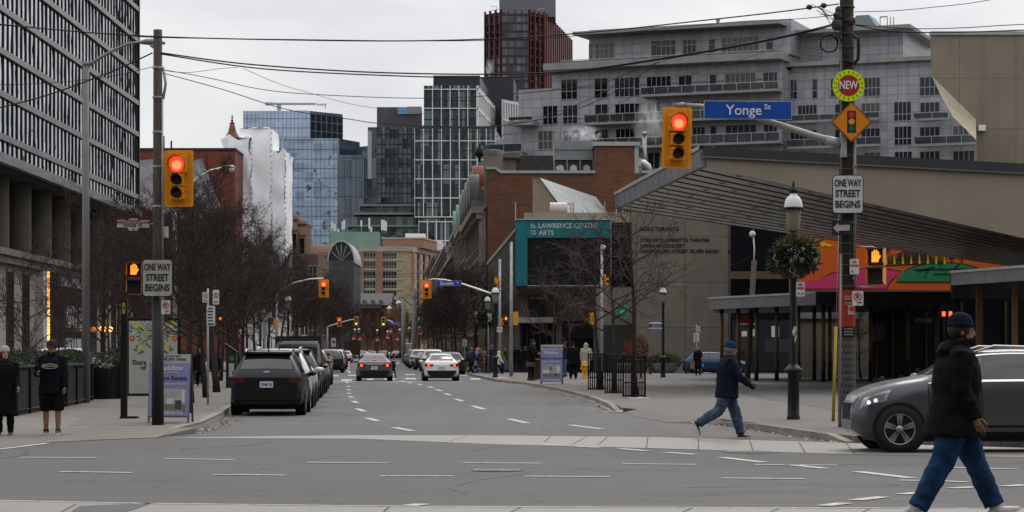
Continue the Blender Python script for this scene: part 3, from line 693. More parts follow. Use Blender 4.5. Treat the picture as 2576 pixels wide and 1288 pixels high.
T.pr('roof_terrace_glass',glass_mat('terrace_glass',(0.22,0.36,0.36),2.0,3.0,0.7,0.1,0.05),T.z(390,860),T.z(362,860),[(900,872),(925,868),(943,878),(940,883),(905,883)])
fins(T,T.loc(912,859.6),T.loc(941,873.6),T.z(640,860),T.z(380,860),3.0,0.3,0.5,'green_fin_wall',M('green_fin',(0.14,0.22,0.24),0.4,0.4,var=0.1),7.2,0.3)
m = MB();q = T.loc(851,869.8);m.box(q[0]-0.3,q[0]+0.3,q[1]-0.4,q[1]+0.4,0,T.z(348,870));m.build('corner_post',M('blue_grey_post',(0.18,0.22,0.28),0.5),T.root)
fins(T,T.loc(850,859.6),T.loc(912,859.6),T.z(640,860),T.z(390,860),2.6,0.12,0.15,'plum_mullion_grid',M('plum_mullion',(0.06,0.065,0.08),0.5,var=0),7.2,0.16)
c = P(702,278,905)
o = thing('roof_crane','pale horizontal cleaning crane on the roof of the blue glass offices','crane',c);s_ = S(905)
cm = M('crane_grey',(0.36,0.37,0.37),0.5,0.2)
m = MB();m.box(-5/s_,5/s_,-0.6,0.6,0,15/s_);m.build('mast',cm,o)
m = MB();m.box(-34/s_,-16/s_,-0.9,0.9,13/s_,20/s_);m.box(-16/s_,92/s_,-0.6,0.6,14/s_,19/s_);m.box(92/s_,120/s_,-0.2,0.2,15.5/s_,17/s_)
for k in range(7): m.box((96+k*3.2)/s_,(98+k*3.2)/s_,-0.2,0.2,(11+k%2*2)/s_,15.5/s_)
m.box(116/s_,118/s_,-0.15,0.15,4/s_,16/s_);m.build('jib',cm,o)
# black gridded tower
blk = glass_mat('black_tower_glass',(0.085,0.11,0.125),1.5,3.4,0.75,0.08,0.10,(0.11,0.145,0.145),0.12,0.25)
slate = M('slate_cladding',(0.075,0.072,0.082),0.7,var=0.15,scale=0.3)
T = Foot('black_tower','black gridded tower with slate top between the blue offices and the white framed flats','tower',[(925,800),(1046,800),(1070,830),(950,840)])
T.pr('glass_facade',blk,0,T.z(320));T.pr('top_storey',slate,T.z(320),T.z(263),[(948,808),(1061,808),(1062,828),(950,828)])
fins(T,T.loc(948,799.8),T.loc(1046,799.8),T.z(560),T.z(320),1.5,0.28,0.3,'mullion_grid',M('black_mullion',(0.03,0.032,0.035),0.4,0.3,var=0),3.4,0.32)
T.pr('side_panel',M('pale_panel',(0.35,0.36,0.38),0.5),T.z(450),T.z(330),[(925,799.6),(935,799.6),(935,800),(925,800)])
T.pr('louvre',M('blue_louvre',(0.14,0.30,0.48),0.5,var=0.3,scale=0.2,stretch=(0.01,0.01,6)),T.z(281),T.z(264),[(1000,807.4),(1024,807.4),(1024,808),(1000,808)])
T.pr('louvre',M('grey_louvre',(0.22,0.235,0.25),0.5,var=0.3,scale=0.2,stretch=(0.01,0.01,6)),T.z(281),T.z(262),[(1024,807.4),(1060,807.4),(1060,808),(1024,808)])
# stepped dark podium with terraces, antennas on the green block
terr = glass_mat('terrace_building_glass',(0.05,0.08,0.08),1.8,3.2,0.6,0.1,0.05,(0.10,0.14,0.13),0.2,0.4)
T = Foot('terraced_flats','low dark terraced block with glass balustrades in front of the black tower','apartment block',[(885,745),(1048,745),(1060,760),(890,760)])
T.pr('wall',terr,0,T.z(545))
for i,(a,c,y0,y1) in enumerate(((890,1050,535,541),(905,1050,515,520),(875,1050,567,572))):
 T.pr('terrace_slab',M('terrace_slab',(0.15,0.15,0.155),0.7),T.z(y1),T.z(y0),[(a,743-i*0.5),(c,743-i*0.5),(c,758),(a,758)])
T.pr('upper_storey',terr,T.z(541),T.z(520),[(905,746),(1048,746),(1048,757),(905,757)])
T = Foot('patina_block','pale green copper clad block carrying phone antennas, behind the beige flats','building',[(829,722),(955,722),(957,735),(830,735)])
T.pr('wall',M('green_patina',(0.155,0.26,0.215),0.7,var=0.12,scale=0.25),0,T.z(583))
am = M('antenna_white',(0.6,0.6,0.58),0.5,var=0)
for x,y0,y1 in ((836,556,574),(842,562,580),(862,556,577),(866,552,574),(909,553,568),(929,547,574),(961,552,578),(966,552,578),(971,556,580),(851,575,583),(934,570,583)):
 q = T.loc(x,724);m = MB();m.box(q[0]-0.28,q[0]+0.28,q[1]-0.15,q[1]+0.15,T.z(y1),T.z(y0));m.tube([(q[0],q[1]+0.25,T.z(583)-0.5),(q[0],q[1]+0.25,T.z(y0))],0.08,5);m.build('antenna',am,T.root)
# white framed flats
wfr = M('white_frame',(0.66,0.66,0.66),0.5,var=0.06);wgl = glass_mat('flat_glass',(0.040,0.055,0.062),0.92,3.05,0.55,0.08,0.06,(0.125,0.165,0.16),0.30,0.35)
bpan = M('black_panel',(0.022,0.024,0.03),0.4,var=0.25,scale=0.4)
T = Foot('white_framed_flats','tower of flats in a white grid with black penthouse, left of the red finned tower','apartment block',[(1043,740),(1246,740),(1262,775),(1060,775)])
zl,zm,zt = T.z(546),T.z(324),T.z(215)
T.pr('lower_glass',wgl,zl,zm);T.pr('base_glass',wgl,0,zl,[(1053,741),(1165,741),(1180,770),(1070,770)])
T.pr('upper_glass',wgl,zm,zt,[(1066,740.5),(1199,740.5),(1254,820),(1110,820)])
T.pr('black_penthouse',bpan,zt,T.z(184),[(1090,746),(1207,746),(1230,790),(1100,790)])
fins(T,T.loc(1043,739.9),T.loc(1246,739.9),zl,zm,2.75,0.24,0.55,'white_grid',wfr,6.1,0.26)
fins(T,T.loc(1053,740.9),T.loc(1165,740.9),0,zl-0.6,2.75,0.32,0.5,'white_grid',wfr,6.1,0.34)
df_ = M('dark_sash',(0.02,0.024,0.026),0.5,var=0)
for a_,c_,q0,q1 in (((1043,739.95),(1246,739.95),zl,zm),((1066,740.45),(1199,740.45),zm,zt)): fins(T,T.loc(*a_),T.loc(*c_),q0,q1,0.92,0.10,0.15,'sash_grid',df_,3.05,0.3)
fins(T,T.loc(1066,740.4),T.loc(1199,740.4),zm+0.5,zt,2.75,0.22,0.5,'white_grid',wfr,6.1,0.24)
fins(T,T.loc(1199,740.5),T.loc(1254,819.5),zm+0.5,zt,7.5,1.6,0.7,'white_side_fin',wfr,6.1,1.0)
T.pr('floor_band',M('dark_band',(0.03,0.035,0.04),0.5),zm,zm+0.8,[(1043,739.8),(1246,739.8),(1250,745),(1043,745)])
for i in range(13):
 x = T.loc(1043,739.9)[0]+i*2.0
T2 = Foot('dark_office','plain dark block with pale finned side behind the white framed flats','office building',[(1200,800),(1292,800),(1300,830),(1210,830)])
T2.pr('wall',bpan,0,T2.z(195));T2.pr('finned_wing',wgl,0,T2.z(250,780),[(1262,780),(1306,790),(1310,800),(1262,800)])
fins(T2,T2.loc(1262,779.8),T2.loc(1306,789.8),0,T2.z(250,780),1.6,0.5,0.5,'white_fin',wfr,6.1,0.4)
# red finned tower
rgl = glass_mat('fin_tower_glass',(0.075,0.105,0.125),1.4,3.05,0.75,0.07,0.08,(0.12,0.165,0.175),0.22,0.4)
redf = M('oxide_red_fin',(0.105,0.020,0.020),0.5,var=0.1)
T = Foot('red_finned_tower','tall tower ribbed with dark red fins over the roofline','tower',[(1222,856),(1262,850),(1330,850),(1366,856),(1435,930),(1300,960),(1230,900)],1)
zt = T.z(30);T.pr('glass_facade',rgl,0,zt)
T.pr('penthouse',M('grey_penthouse',(0.13,0.13,0.145),0.6,var=0.1),zt,T.z(-60),[(1256,862),(1398,862),(1398,900),(1256,900)])
pts = [T.loc(1222,855.8),T.loc(1262,849.8),T.loc(1330,849.8),T.loc(1366,855.8),T.loc(1435,929.8)]
for i in range(4): fins(T,pts[i],pts[i+1],0,zt+0.9,2.75 if i < 3 else 5.6,0.45 if i < 3 else 1.9,0.9,'red_fin',redf)
for i in range(4): fins(T,pts[i],pts[i+1],0,zt,400,0.05,0.25,'floor_band',M('fin_tower_band',(0.035,0.037,0.045),0.5,var=0),3.05,0.75)
m = MB();q = T.loc(1240,870)
for (x,y,dx) in ((1236,17,18),(1312,15,7),(1355,14,14),(1250,8,-14)):
 p = T.loc(x,858);m.tube([(p[0],p[1],zt),(p[0],p[1],T.z(y)),(p[0]+dx/6.8,p[1],T.z(y-1))],0.13,5)
m.build('roof_davit',M('davit_grey',(0.45,0.45,0.45),0.5),T.root)
# ---------------------------------------------------------------- big grey stepped apartment block
cpan = panel_mat('grey_wall_panel',(0.30,0.308,0.33),1.25,1.05,0.08,0.08,0.55,0.45,0.3,0.14)
cslab = concrete_mat('balcony_concrete',(0.27,0.265,0.255),6,20,0.6,0.02)
crail = M('rail_grey',(0.34,0.35,0.37),0.4,0.5,var=0);cglas = M('balustrade_glass',(0.035,0.04,0.045),0.06,var=0.5,scale=0.4,spec=0.8)
C = Bld('grey_apartment_block','broad grey panelled apartment block stepping up in terraces behind the brick house','apartment block',1225,286,2480,263)
def cbox(name,x0,x1,yt,yb,dep=0.0,depth=22,mat=cpan):
 u0,z1 = C.px(x0,yt,dep);u1,_ = C.px(x1,yt,dep);_,z0 = C.px(x0,yb,dep)
 m = MB();m.box(u0,u1,dep,dep+depth,max(0,z0),z1);return C.part(name,m,mat),(u0,u1,z0,z1)
cbox('top_storey_wall',1482,1990,76,162,1.5);cbox('top_storey_wing',1990,2272,84,166,6.0)
cbox('upper_wall',1388,1968,172,226,0.4);cbox('upper_wing',1990,2470,168,260,3.0)
cbox('middle_wall',1305,1968,226,306,0.4);cbox('lower_wall',1268,1968,306,352,0.4);cbox('bottom_wall',1246,1968,352,900,0.4);cbox('lower_wing',1985,2480,260,900,3.0)
def slabx(name,x0,x1,y0,y1,d0,d1,tl=0,tr=0,mat=cslab):
 """roof or balcony slab whose outer edge is d0 in front; tl, tr taper the ends"""
 u0,z1 = C.px(x0,y0,-d0);u1,_ = C.px(x1,y0,-d0);_,z0 = C.px(x0,y1,-d0)
 m = MB();m.prism([(u0,-d0),(u1,-d0),(u1+tr,d1),(u0+tl,d1)],z0,z1);return C.part(name,m,mat)
slabx('roof_slab',1440,1962,80,88,1.2,22,1.8,1.0);slabx('roof_slab',1962,2289,78,87,-3.6,22,-0.5,0)
m = MB();u0,z1 = C.px(1436,83,-1.2);u1,z2 = C.px(1485,92,1.4)
slabx('band_slab',1366,1962,160,177,1.6,20,2.2,1.0);slabx('band_slab',1975,2345,158,168,-2.0,20);slabx('band_slab',2345,2470,160,166,-2.4,20)
def rail(x0,x1,y0,y1,d,dz=0,name='balcony',slab_h=0.28,glass=True,depth=2.2):
 """balcony in front of wall depth d: slab, posts, handrail and glass; y0 is the rail's top, y1 its foot, both at x0"""
 u0,zt = C.px(x0,y0,-d);u1,_ = C.px(x1,y0,-d);_,zb = C.px(x0,y1,-d)
 m = MB();m.box(u0,u1,-d,0.4,zb-slab_h,zb);bal = C.part(name,m,cslab)
 m = MB();m.box(u0,u1,-d+0.02,-d+0.08,zt-0.07,zt,0);k = int((u1-u0)/1.6)
 for i in range(k+1): x = u0+(u1-u0)*i/k;m.box(x-0.03,x+0.03,-d+0.03,-d+0.08,zb,zt-0.07,0)
 m.box(u0,u1,-d+0.045,-d+0.06,zb+0.08,zt-0.12,1)
 m.box(u0,u0+0.05,-d,0,zt-0.07,zt,0);m.box(u0+0.02,u0+0.03,-d,0,zb+0.08,zt-0.12,1)
 o = m.build('railing',[crail,cglas],bal);return bal
rail(1412,1962,152,161,1.45,slab_h=0.05)
rail(1612,1958,219,238,1.6);rail(1470,1962,288,309,1.6);rail(1482,1960,349,371,1.7)
rail(1985,2212,289,306,-1.2);rail(2304,2385,283,300,-1.2);rail(1985,2216,351,371,-1.2);rail(2306,2456,343,364,-1.2)
rail(1280,1338,293,304,1.8);rail(1222,1312,362,384,1.6)
slabx('terrace_slab',1276,1340,308,316,1.8,4,2.4,0);slabx('terrace_slab',1224,1312,386,396,1.6,4,1.5,0)
def Zc(x,y): return 1341.7+.29167*x,53.7+.29167*y
for (a,y0,c,y1,nx,tr,dp) in (
 (485,195,515,355,1,0.7,1.5),(535,190,693,356,4,0.72,1.5),(1020,172,1060,330,1,0.8,1.5),(1066,170,1225,330,4,0.72,1.5),(1292,163,1402,322,3,0.75,1.5),(1515,158,1565,318,1,0.72,1.5),(1625,148,1945,312,7,0.76,1.5),(2012,145,2065,300,1,0.8,1.5),
 (243,505,378,668,3,0.4,0.6),(530,495,640,657,2,0.4,0.6),(705,492,866,645,4,0.45,0.6),(876,486,915,640,1,0.4,0.6),(980,482,1186,632,5,0,0.6),(1256,472,1366,630,2,0,0.6),(1524,462,1576,622,1,0,0.6),(1655,455,1916,618,6,0,0.6),(1985,444,2120,612,3,0,0.6),
 (86,733,207,885,3,0.4,0.5),(258,728,380,880,3,0.4,0.5),(535,720,642,868,2,0,0.5),(708,716,870,866,4,0,0.5),(878,710,915,862,1,0,0.5),(985,705,1090,860,3,0,0.5),(1370,692,1470,845,3,0,0.5),
 (45,950,166,1100,3,0.45,0.4),(264,945,420,1095,4,0.45,0.4),(535,940,642,1090,2,0,0.4),(714,932,872,1085,4,0,0.4),(1000,925,1090,1080,3,0,0.4),(1376,915,1480,1070,3,0,0.4),(1528,905,1576,1065,1,0,0.4),(1660,900,1922,1060,5,0,0.4),(1990,893,2112,1050,3,0,0.4),
 (48,1162,168,1300,3,0.45,0.3),(260,1150,400,1290,3,0,0.3),(990,1135,1090,1270,2,0,0.3),(1376,1120,1480,1270,3,0,0.3)):
 C.window(*Zc(a,y0),*Zc(c,y1),nx=nx,dep=dp if dp > 1 else 0.4,trans=tr or None,fr=0.09)
def Zd(x,y): return 1744+.3645*x,.3645*y
for (a,y0,c,y1,nx,tr) in ((668,555,715,680,2,0.4),(824,548,855,676,1,0.4),(950,545,1005,665,2,0.45),(1180,540,1288,660,4,0.45),(1566,535,1698,655,4,0.45),
 (726,730,852,845,5,0),(980,722,1010,840,1,0),(1162,716,1286,832,4,0),(1388,706,1502,830,4,0.35),(1568,710,1698,826,4,0),(672,905,852,1015,6,0),(980,895,1010,1010,1,0),(1162,890,1286,1005,4,0),(1390,876,1505,998,4,0.35),(1566,880,1700,995,4,0),(1795,872,1900,985,3,0),
 (1392,1050,1508,1130,4,0),(1566,1048,1700,1130,4,0),(1795,1045,1940,1130,4,0),(1180,1056,1290,1130,3,0),(800,1060,900,1130,3,0)):
 C.window(*Zd(a,y0),*Zd(c,y1),nx=nx,dep=3.0,trans=tr or None,fr=0.09)
u0,u1,z0,z1 = C.rect(*Zd(708,330),*Zd(888,445),6.0);m = MB();m.box(u0,u1,5.9,6.02,z0,z1,1)
for k in range(13): z = z0+(z1-z0)*k/13;m.box(u0,u1,5.8,5.9,z,z+(z1-z0)/22,0)
C.part('louvre',m,[M('louvre_pale',(0.36,0.37,0.38),0.5),dframe])
# folded notch wall between the two halves
for (yt,yb,dp) in ((172,258,3.0),(250,900,3.0)):
 u0,z1 = C.px(1966,yt,0.5);u1,_ = C.px(1990,yt,3.0);_,z0 = C.px(1966,yb,0.5)
 m = MB();m.prism([(u0-0.5,0.35),(u0,0.35),(u1,dp-0.02),(u1,dp+5),(u0-0.5,dp+5)],max(0,z0),z1);C.part('notch_wall',m,cpan)
# hvac, ladder cage and stub chimney on the roof
u,z = C.px(2165,50,10);z = C.px(2165,84,10)[1]
m = MB();m.prism_xz([(u-1.2,z),(u+2.4,z),(u+1.0,z+2.2),(u-0.6,z+2.2)],10,14);C.part('roof_hatch',m,M('hatch_green_grey',(0.17,0.20,0.21),0.5))
m = MB()
for xx in (2214,2232,2240,2248): u,z = C.px(xx,84,9);m.tube([(u,9,z),(u,9,z+2.0)],0.05,5)
m.box(C.px(2214,60,9)[0],C.px(2232,60,9)[0],8.95,9.05,C.px(2214,84,9)[1]+1.9,C.px(2214,84,9)[1]+2.02);C.part('roof_ladder',m,dframe)
u,z = C.px(1806,66,3);z = C.px(1806,76,3)[1];m = MB();m.lathe([(0.28,0),(0.18,1.1),(0.3,1.15),(0.3,1.3)],8,0,(u,3,z));C.part('roof_vent',m,steel)
# ---------------------------------------------------------------- brick house with chimney stack
redbr = brick_mat('old_red_brick',(0.088,0.034,0.019),(0.135,0.052,0.027),(0.11,0.072,0.048),0.46,0.16,0.75,(0.030,0.018,0.014))
coping = M('coping_zinc',(0.34,0.36,0.355),0.5,0.3,var=0.15)
B = Bld('brick_house','old red brick building with blank side wall and stout brick stack','building',1226,200,1665,200)
W = B.len;z_t = B.px(1400,436)[1];u1,zc = B.px(1247,426);u2,_ = B.px(1260,437)
m = MB();m.prism_xz([(0,0),(W,0),(W,z_t),(u2,z_t),(u1+0.15,z_t+0.18),(u1,zc),(0,zc)],0,30);B.part('wall',m,redbr)
m = MB();m.prism_xz([(u2,z_t),(B.px(1497,436)[0],z_t),(B.px(1497,436)[0],z_t+0.24),(u2-0.05,z_t+0.24),(u1+0.2,z_t+0.4),(u1+0.05,zc+0.2),(-0.1,zc+0.2),(-0.1,zc),(u1,zc),(u1+0.15,z_t+0.18)],-0.14,0.5);B.part('coping',m,coping)
a,c = B.px(1497,360)[0],B.px(1597,360)[0];zt = B.px(1497,366)[1]
m = MB();m.box(a,c,0.3,9,z_t-6,zt);B.part('brick_stack',m,redbr)
m = MB();m.box(a-0.15,c+0.5,0.1,9.2,zt,zt+0.34);m.box(c,c+0.35,0.35,9,z_t-1,zt);B.part('stack_cap',m,coping)
m = MB();m.box(c+0.6,W+0.1,-0.14,0.5,z_t,z_t+0.24);B.part('coping',m,coping)
hv = M('hvac_grey',(0.21,0.235,0.24),0.5,0.2,var=0.1,scale=1)
a,c = B.px(1394,354,4)[0],B.px(1492,354,4)[0];zt = B.px(1394,354,4)[1];zm = B.px(1394,402,4)[1]
m = MB();m.box(a,c,4,9,zm,zt,0);m.box(a-0.05,c+0.05,3.9,4,zm+0.9,zm+1.0,0)
for k in range(4): x = a+(c-a)*k/3;m.box(x-0.06,x+0.06,3.96,4.1,z_t,zm,0)
m.box(a+0.1,c-0.1,4.3,8.8,z_t,zm,1);
for k in (0.16,0.5,0.84): m.lathe([(0.3,3.8),(0.42,4.2)],12,2,(a+(c-a)*k,0,z_t+0.7),'y')
B.part('rooftop_plant',m,[hv,M('plant_dark',(0.05,0.052,0.055),0.5),M('plant_cowl',(0.5,0.5,0.48),0.4,0.5)])
u,z = B.px(1621,338,3);m = MB();m.tube([(u,3,z_t),(u,3,z)],0.21,10);m.lathe([(0.28,z),(0.34,z+0.06),(0.05,z+0.24)],10,0,(u,3,0));B.part('flue',m,M('stainless_flue',(0.30,0.29,0.27),0.35,0.8))
u,z = B.px(1608,432,1.2);m = MB();m.tube([(u-0.05,1.2,z+0.8),(u+0.35,1.2,z+0.78),(u+0.75,1.2,z+0.5),(u+0.9,1.2,z)],0.3,10);m.box(u-0.35,u+0.15,0.85,1.55,z+0.5,z+1.15);B.part('roof_cowl',m,M('cowl_white',(0.5,0.5,0.48),0.4,0.5))
a,c = B.px(1236,400,5)[0],B.px(1298,400,5)[0];zt = B.px(1236,398,5)[1]
m = MB();m.box(a,c,5,10,z_t-1,zt);B.part('roof_hut',m,M('hut_render',(0.17,0.165,0.14),0.8,var=0.2))
m = MB();m.box(a-0.5,c+0.4,4.4,10.4,zt,zt+0.3);m.box(a-0.35,c+0.25,4.6,10.2,zt+0.3,zt+0.45);B.part('hut_roof',m,M('hut_roof',(0.11,0.11,0.105),0.7))
# ---------------------------------------------------------------- heritage row along the right side of the street
def row_house(name,label,x0,Y0,Y1,ytop,mat,trim,storeys,bays,sign=None,xoff=0.0,winw=0.5,cornice=0.9,depth=16,roofm=None):
 """a house whose street front runs away from the viewer, from depth Y0 to Y1"""
 X0 = (x0-CX)/F*Y0;X1 = X0-0.056*(Y1-Y0)
 B = Bld(name,label,'building',CX+X0/Y0*F,Y0,CX+X1/Y1*F,Y1)
 # the street side is on the viewer's left: mirror so that local y points away from the street
 H = CH+(HY-ytop)/F*Y0-B.z0;W = B.len;d = -depth
 m = MB();m.box(0,W,d,0,0,H);B.part('wall',m,mat)
 m = MB();m.box(-0.3,W+0.1,-0.1,cornice,H-0.5,H+0.1);m.box(-0.2,W,0.0,cornice*0.6,H-1.0,H-0.5);m.box(-0.25,0.0,d,0,H-0.1,H+0.2)
 k = int(W/1.6)
 for i in range(k): x = W*(i+0.5)/k;m.box(x-0.15,x+0.15,0,cornice*0.8,H-1.2,H-0.5)
 B.part('cornice',m,trim)
 sh = H/(storeys+0.3);k2 = 0
 for s_ in range(storeys):
  for i in range(bays):
   x = W*(i+0.5)/bays;ww = W/bays*winw
   m = MB();z0 = sh*(s_+0.28);z1 = sh*(s_+0.92)
   m.box(x-ww/2,x+ww/2,0.0,0.04,z0,z1,1)
   m.box(x-ww/2-0.15,x-ww/2,0,0.22,z0,z1,0);m.box(x+ww/2,x+ww/2+0.15,0,0.22,z0,z1,0);m.box(x-ww/2-0.2,x+ww/2+0.2,0,0.3,z1,z1+0.25,0);m.box(x-ww/2-0.2,x+ww/2+0.2,0,0.35,z0-0.2,z0,0)
   m.box(x-0.05,x+0.05,0.04,0.08,z0,z1,0);m.box(x-ww/2,x+ww/2,0.04,0.08,(z0+z1)/2-0.05,(z0+z1)/2+0.05,0)
   B.part('window',m,[trim,wglass])
 for i in range(bays+1):
  x = min(W-0.2,max(0.2,W*i/bays));m = MB();m.box(x-0.22,x+0.22,0,0.28,0,H-1.0);B.part('pilaster',m,trim)
 return B,H
hst = M('old_stone',(0.17,0.145,0.12),0.85,var=0.35,scale=0.7,bmp=0.2,bscale=6)
brn = brick_mat('brown_brick',(0.075,0.034,0.025),(0.10,0.045,0.03),(0.09,0.07,0.06),0.23,0.08,0.5)
B,H = row_house('heritage_house','ornate stone fronted heritage building joined to the brick side wall',1213,200.3,232,522,hst,hst,4,6,depth=0.35)
m = MB()
for i in range(5):
 x = 2.5+i*6.2;m.lathe([(1.5,0.2),(1.5,1.0),(1.2,1.05)],14,0,(x,0,H+1.6),'y');m.box(x-1.2,x+1.2,-0.4,0.9,H+0.1,H+1.7)
m.box(0,B.len,-6,-0.5,H+0.1,H+2.6);B.part('dormer_row',m,M('grey_slate_dormer',(0.14,0.135,0.13),0.6,var=0.3,scale=1))
for i,z in enumerate((0,)):
 m = MB();m.box(0.0,1.6,-1.8,-0.2,H+0.1,H+4.6);m.lathe([(0.9,0),(0.95,0.4),(0.5,0.5)],10,0,(0.8,-1,H+4.6));B.part('stone_pier',m,hst)
B,H = row_house('copper_dormer_house','red brick heritage building with rounded copper dormers and dark mansard roof',1204,233,285,520,redbr,hst,4,8)
cop = M('bright_copper',(0.20,0.068,0.034),0.45,0.4,var=0.25,scale=1)
for i in range(4):
 x = 3+i*11;m = MB();m.lathe([(1.5,-2.6),(1.5,0.5),(1.3,0.52)],16,0,(x,0,H+2.9),'y');m.box(x-1.3,x+1.3,-2.6,0.3,H,H+2.9);B.part('dormer',m,cop)
m = MB();m.prism_yz([(0.2,H),(-2.5,H+5.2),(-9,H+5.2),(-9,H)],0,B.len);B.part('mansard_roof',m,M('dark_slate',(0.035,0.033,0.034),0.7,var=0.3,scale=2))
m = MB();m.lathe([(0.12,0),(0.16,0.4),(0.5,0.7),(0.55,1.0),(0.3,1.4),(0.05,1.9)],10,0,(7.5,-0.4,H+5.2));B.part('finial',m,black)
B,H = row_house('green_dormer_house','dark brick heritage building with green copper drum dormers',1180,286,340,540,brn,hst,4,8)
for i in range(4):
 x = 3+i*13;m = MB();m.lathe([(1.6,-2.6),(1.6,0.7),(1.3,0.72)],16,0,(x,0,H+1.6),'y');B.part('dormer',m,M('verdigris',(0.16,0.30,0.24),0.6,var=0.2,scale=1))
B,H = row_house('pale_row_house','pale stone row house with curved metal roof edge further up the street',1167,341,420,640,M('pale_render',(0.20,0.19,0.175),0.85,var=0.25,scale=0.4),hst,3,9,cornice=2.0)
B,H = row_house('brown_row_house','tall narrow windowed brown brick house below the white framed flats',1128,421,540,620,brn,hst,4,12)
B,H = row_house('red_row_house','far red brick row house with bright red side wall',1098,541,650,640,redbr,hst,3,10)
m = MB();m.box(-0.3,0.0,-6,-0.2,5,H);B.part('red_side_wall',m,M('bright_red_wall',(0.22,0.025,0.018),0.7,var=0.15,scale=0.5))
# hanging sign of the heritage house
q = P(1181,670,228)
o = thing('blade_sign','tall dark blade sign with pale zigzag lettering hung on the stone heritage front','sign',(q.x-0.4,q.y,0));s_ = S(228)
zt,zb = CH+(HY-680)/s_,CH+(HY-738)/s_
m = MB();m.box(-0.42,0.42,-0.1,0.1,zb,zt);m.build('panel',M('sign_dark',(0.03,0.03,0.03),0.6),o)
for i,ch in enumerate('NINM'): text(ch,0.62,M('sign_grey',(0.30,0.30,0.29),0.6,var=0),o,(0,-0.11,zt-0.32-i*0.56),sx=0.9)
# ---------------------------------------------------------------- beige flats closing the street
ochre = brick_mat('buff_brick',(0.25,0.185,0.115),(0.29,0.215,0.135),(0.22,0.17,0.12),0.6,0.2,0.25)
terra = brick_mat('terracotta_brick',(0.21,0.105,0.072),(0.235,0.12,0.082),(0.19,0.11,0.08),0.6,0.2,0.2)
bstone = M('beige_stone',(0.30,0.27,0.235),0.8,var=0.15,scale=0.3)
B = Bld('beige_flats','buff and terracotta brick apartment block closing the end of the street','apartment block',845,680,1014,680)
W = B.len;H = B.px(900,632)[1]
m = MB();e0 = B.px(1014,640)[0];m.prism([(0,0),(e0,0),(e0+2.4,1.6),(e0+8.5,35),(e0+8.5,60),(0,60)],0,H);B.part('wall',m,ochre)
m = MB();zt = B.px(900,620)[1];m.prism([(-0.2,-0.5),(e0,-0.5),(e0+2.8,1.2),(e0+9,35),(e0+9,60),(-0.2,60)],H,zt);B.part('cornice',m,bstone)
def Z6(x,y): return 805+.2084*x,570.2+.2084*y
rows = ((317,385),(422,500),(540,620),(660,740),(775,850),(885,945),(1010,1075))
for i,(y0,y1) in enumerate(rows):
 for (a,c,nx) in ((283,415,3),(530,668,4),(760,922,5)):
  B.window(*Z6(a,y0),*Z6(c,y1),nx=nx,fr=0.13,f=M('beige_window_frame',(0.30,0.28,0.24),0.6,var=0),trans=0.28)
for (a,c) in ((428,526),(682,756)):
 u0,u1,z0,z1 = B.rect(*Z6(a,305),*Z6(c,860));m = MB();m.box(u0,u1,-0.5,0,z0,z1);m.box(u0,u1,-0.5,0,0,z0-1.6);B.part('pilaster',m,terra)
 m = MB();m.box(u0-0.2,u1+0.2,-0.65,0,z0-1.6,z0);m.box(u0-0.2,u1+0.2,-0.65,0,z1,H-0.02);B.part('pilaster_cap',m,bstone)
for (y,hh) in ((862,0.5),(400,0.25),(515,0.25),(635,0.25),(755,0.25)):
 z = B.px(900,Z6(0,y)[1])[1];m = MB();m.box(0,e0,-0.22,0,z-hh,z+hh);B.part('stone_course',m,bstone)
sd_ = Vector((6.1,33.4)).normalized()
for i,(y0,y1) in enumerate(rows):
 zz0,zz1 = B.px(1000,Z6(0,y1)[1])[1],B.px(1000,Z6(0,y0)[1])[1]
 for k in range(4):
  t = 4+k*8;a = Vector((e0+2.4,1.6))+sd_*t;c = a+sd_*4.5;n = Vector((sd_.y,-sd_.x))*0.12
  m = MB();m.prism([tuple(a),tuple(c),tuple(c+n),tuple(a+n)],zz0,zz1);B.part('window',m,wglass)
for k in range(5):
 a = Vector((e0+2.4,1.6))+sd_*(k*8+0.2);c = a+sd_*2.6;n = Vector((sd_.y,-sd_.x))*0.5
 m = MB();m.prism([tuple(a),tuple(c),tuple(c+n),tuple(a+n)],0,H-0.05);B.part('pilaster',m,terra)
u0,u1,z0,z1 = B.rect(*Z6(757,150),*Z6(1250,250),8);m = MB();m.prism([(u0,8),(u1,8),(u1+5,40),(u0,40)],zt,z1);B.part('penthouse',m,terra)
m = MB();m.prism([(u0-0.2,7.8),(u1+0.2,7.8),(u1+5.2,40),(u0-0.2,40)],z1,z1+0.5);B.part('penthouse_coping',m,bstone)
u,z = B.px(*Z6(1150,142),12);m = MB();m.box(u-3,u+3,12,16,z1+0.5,z1+1.9);B.part('roof_plant',m,white)
u,z = B.px(*Z6(1440,230),30);m = MB();m.lathe([(0.1,0.0),(1.4,-0.5),(1.5,-0.55)],14,0,(u,29,z),'y');B.part('satellite_dish',m,white)
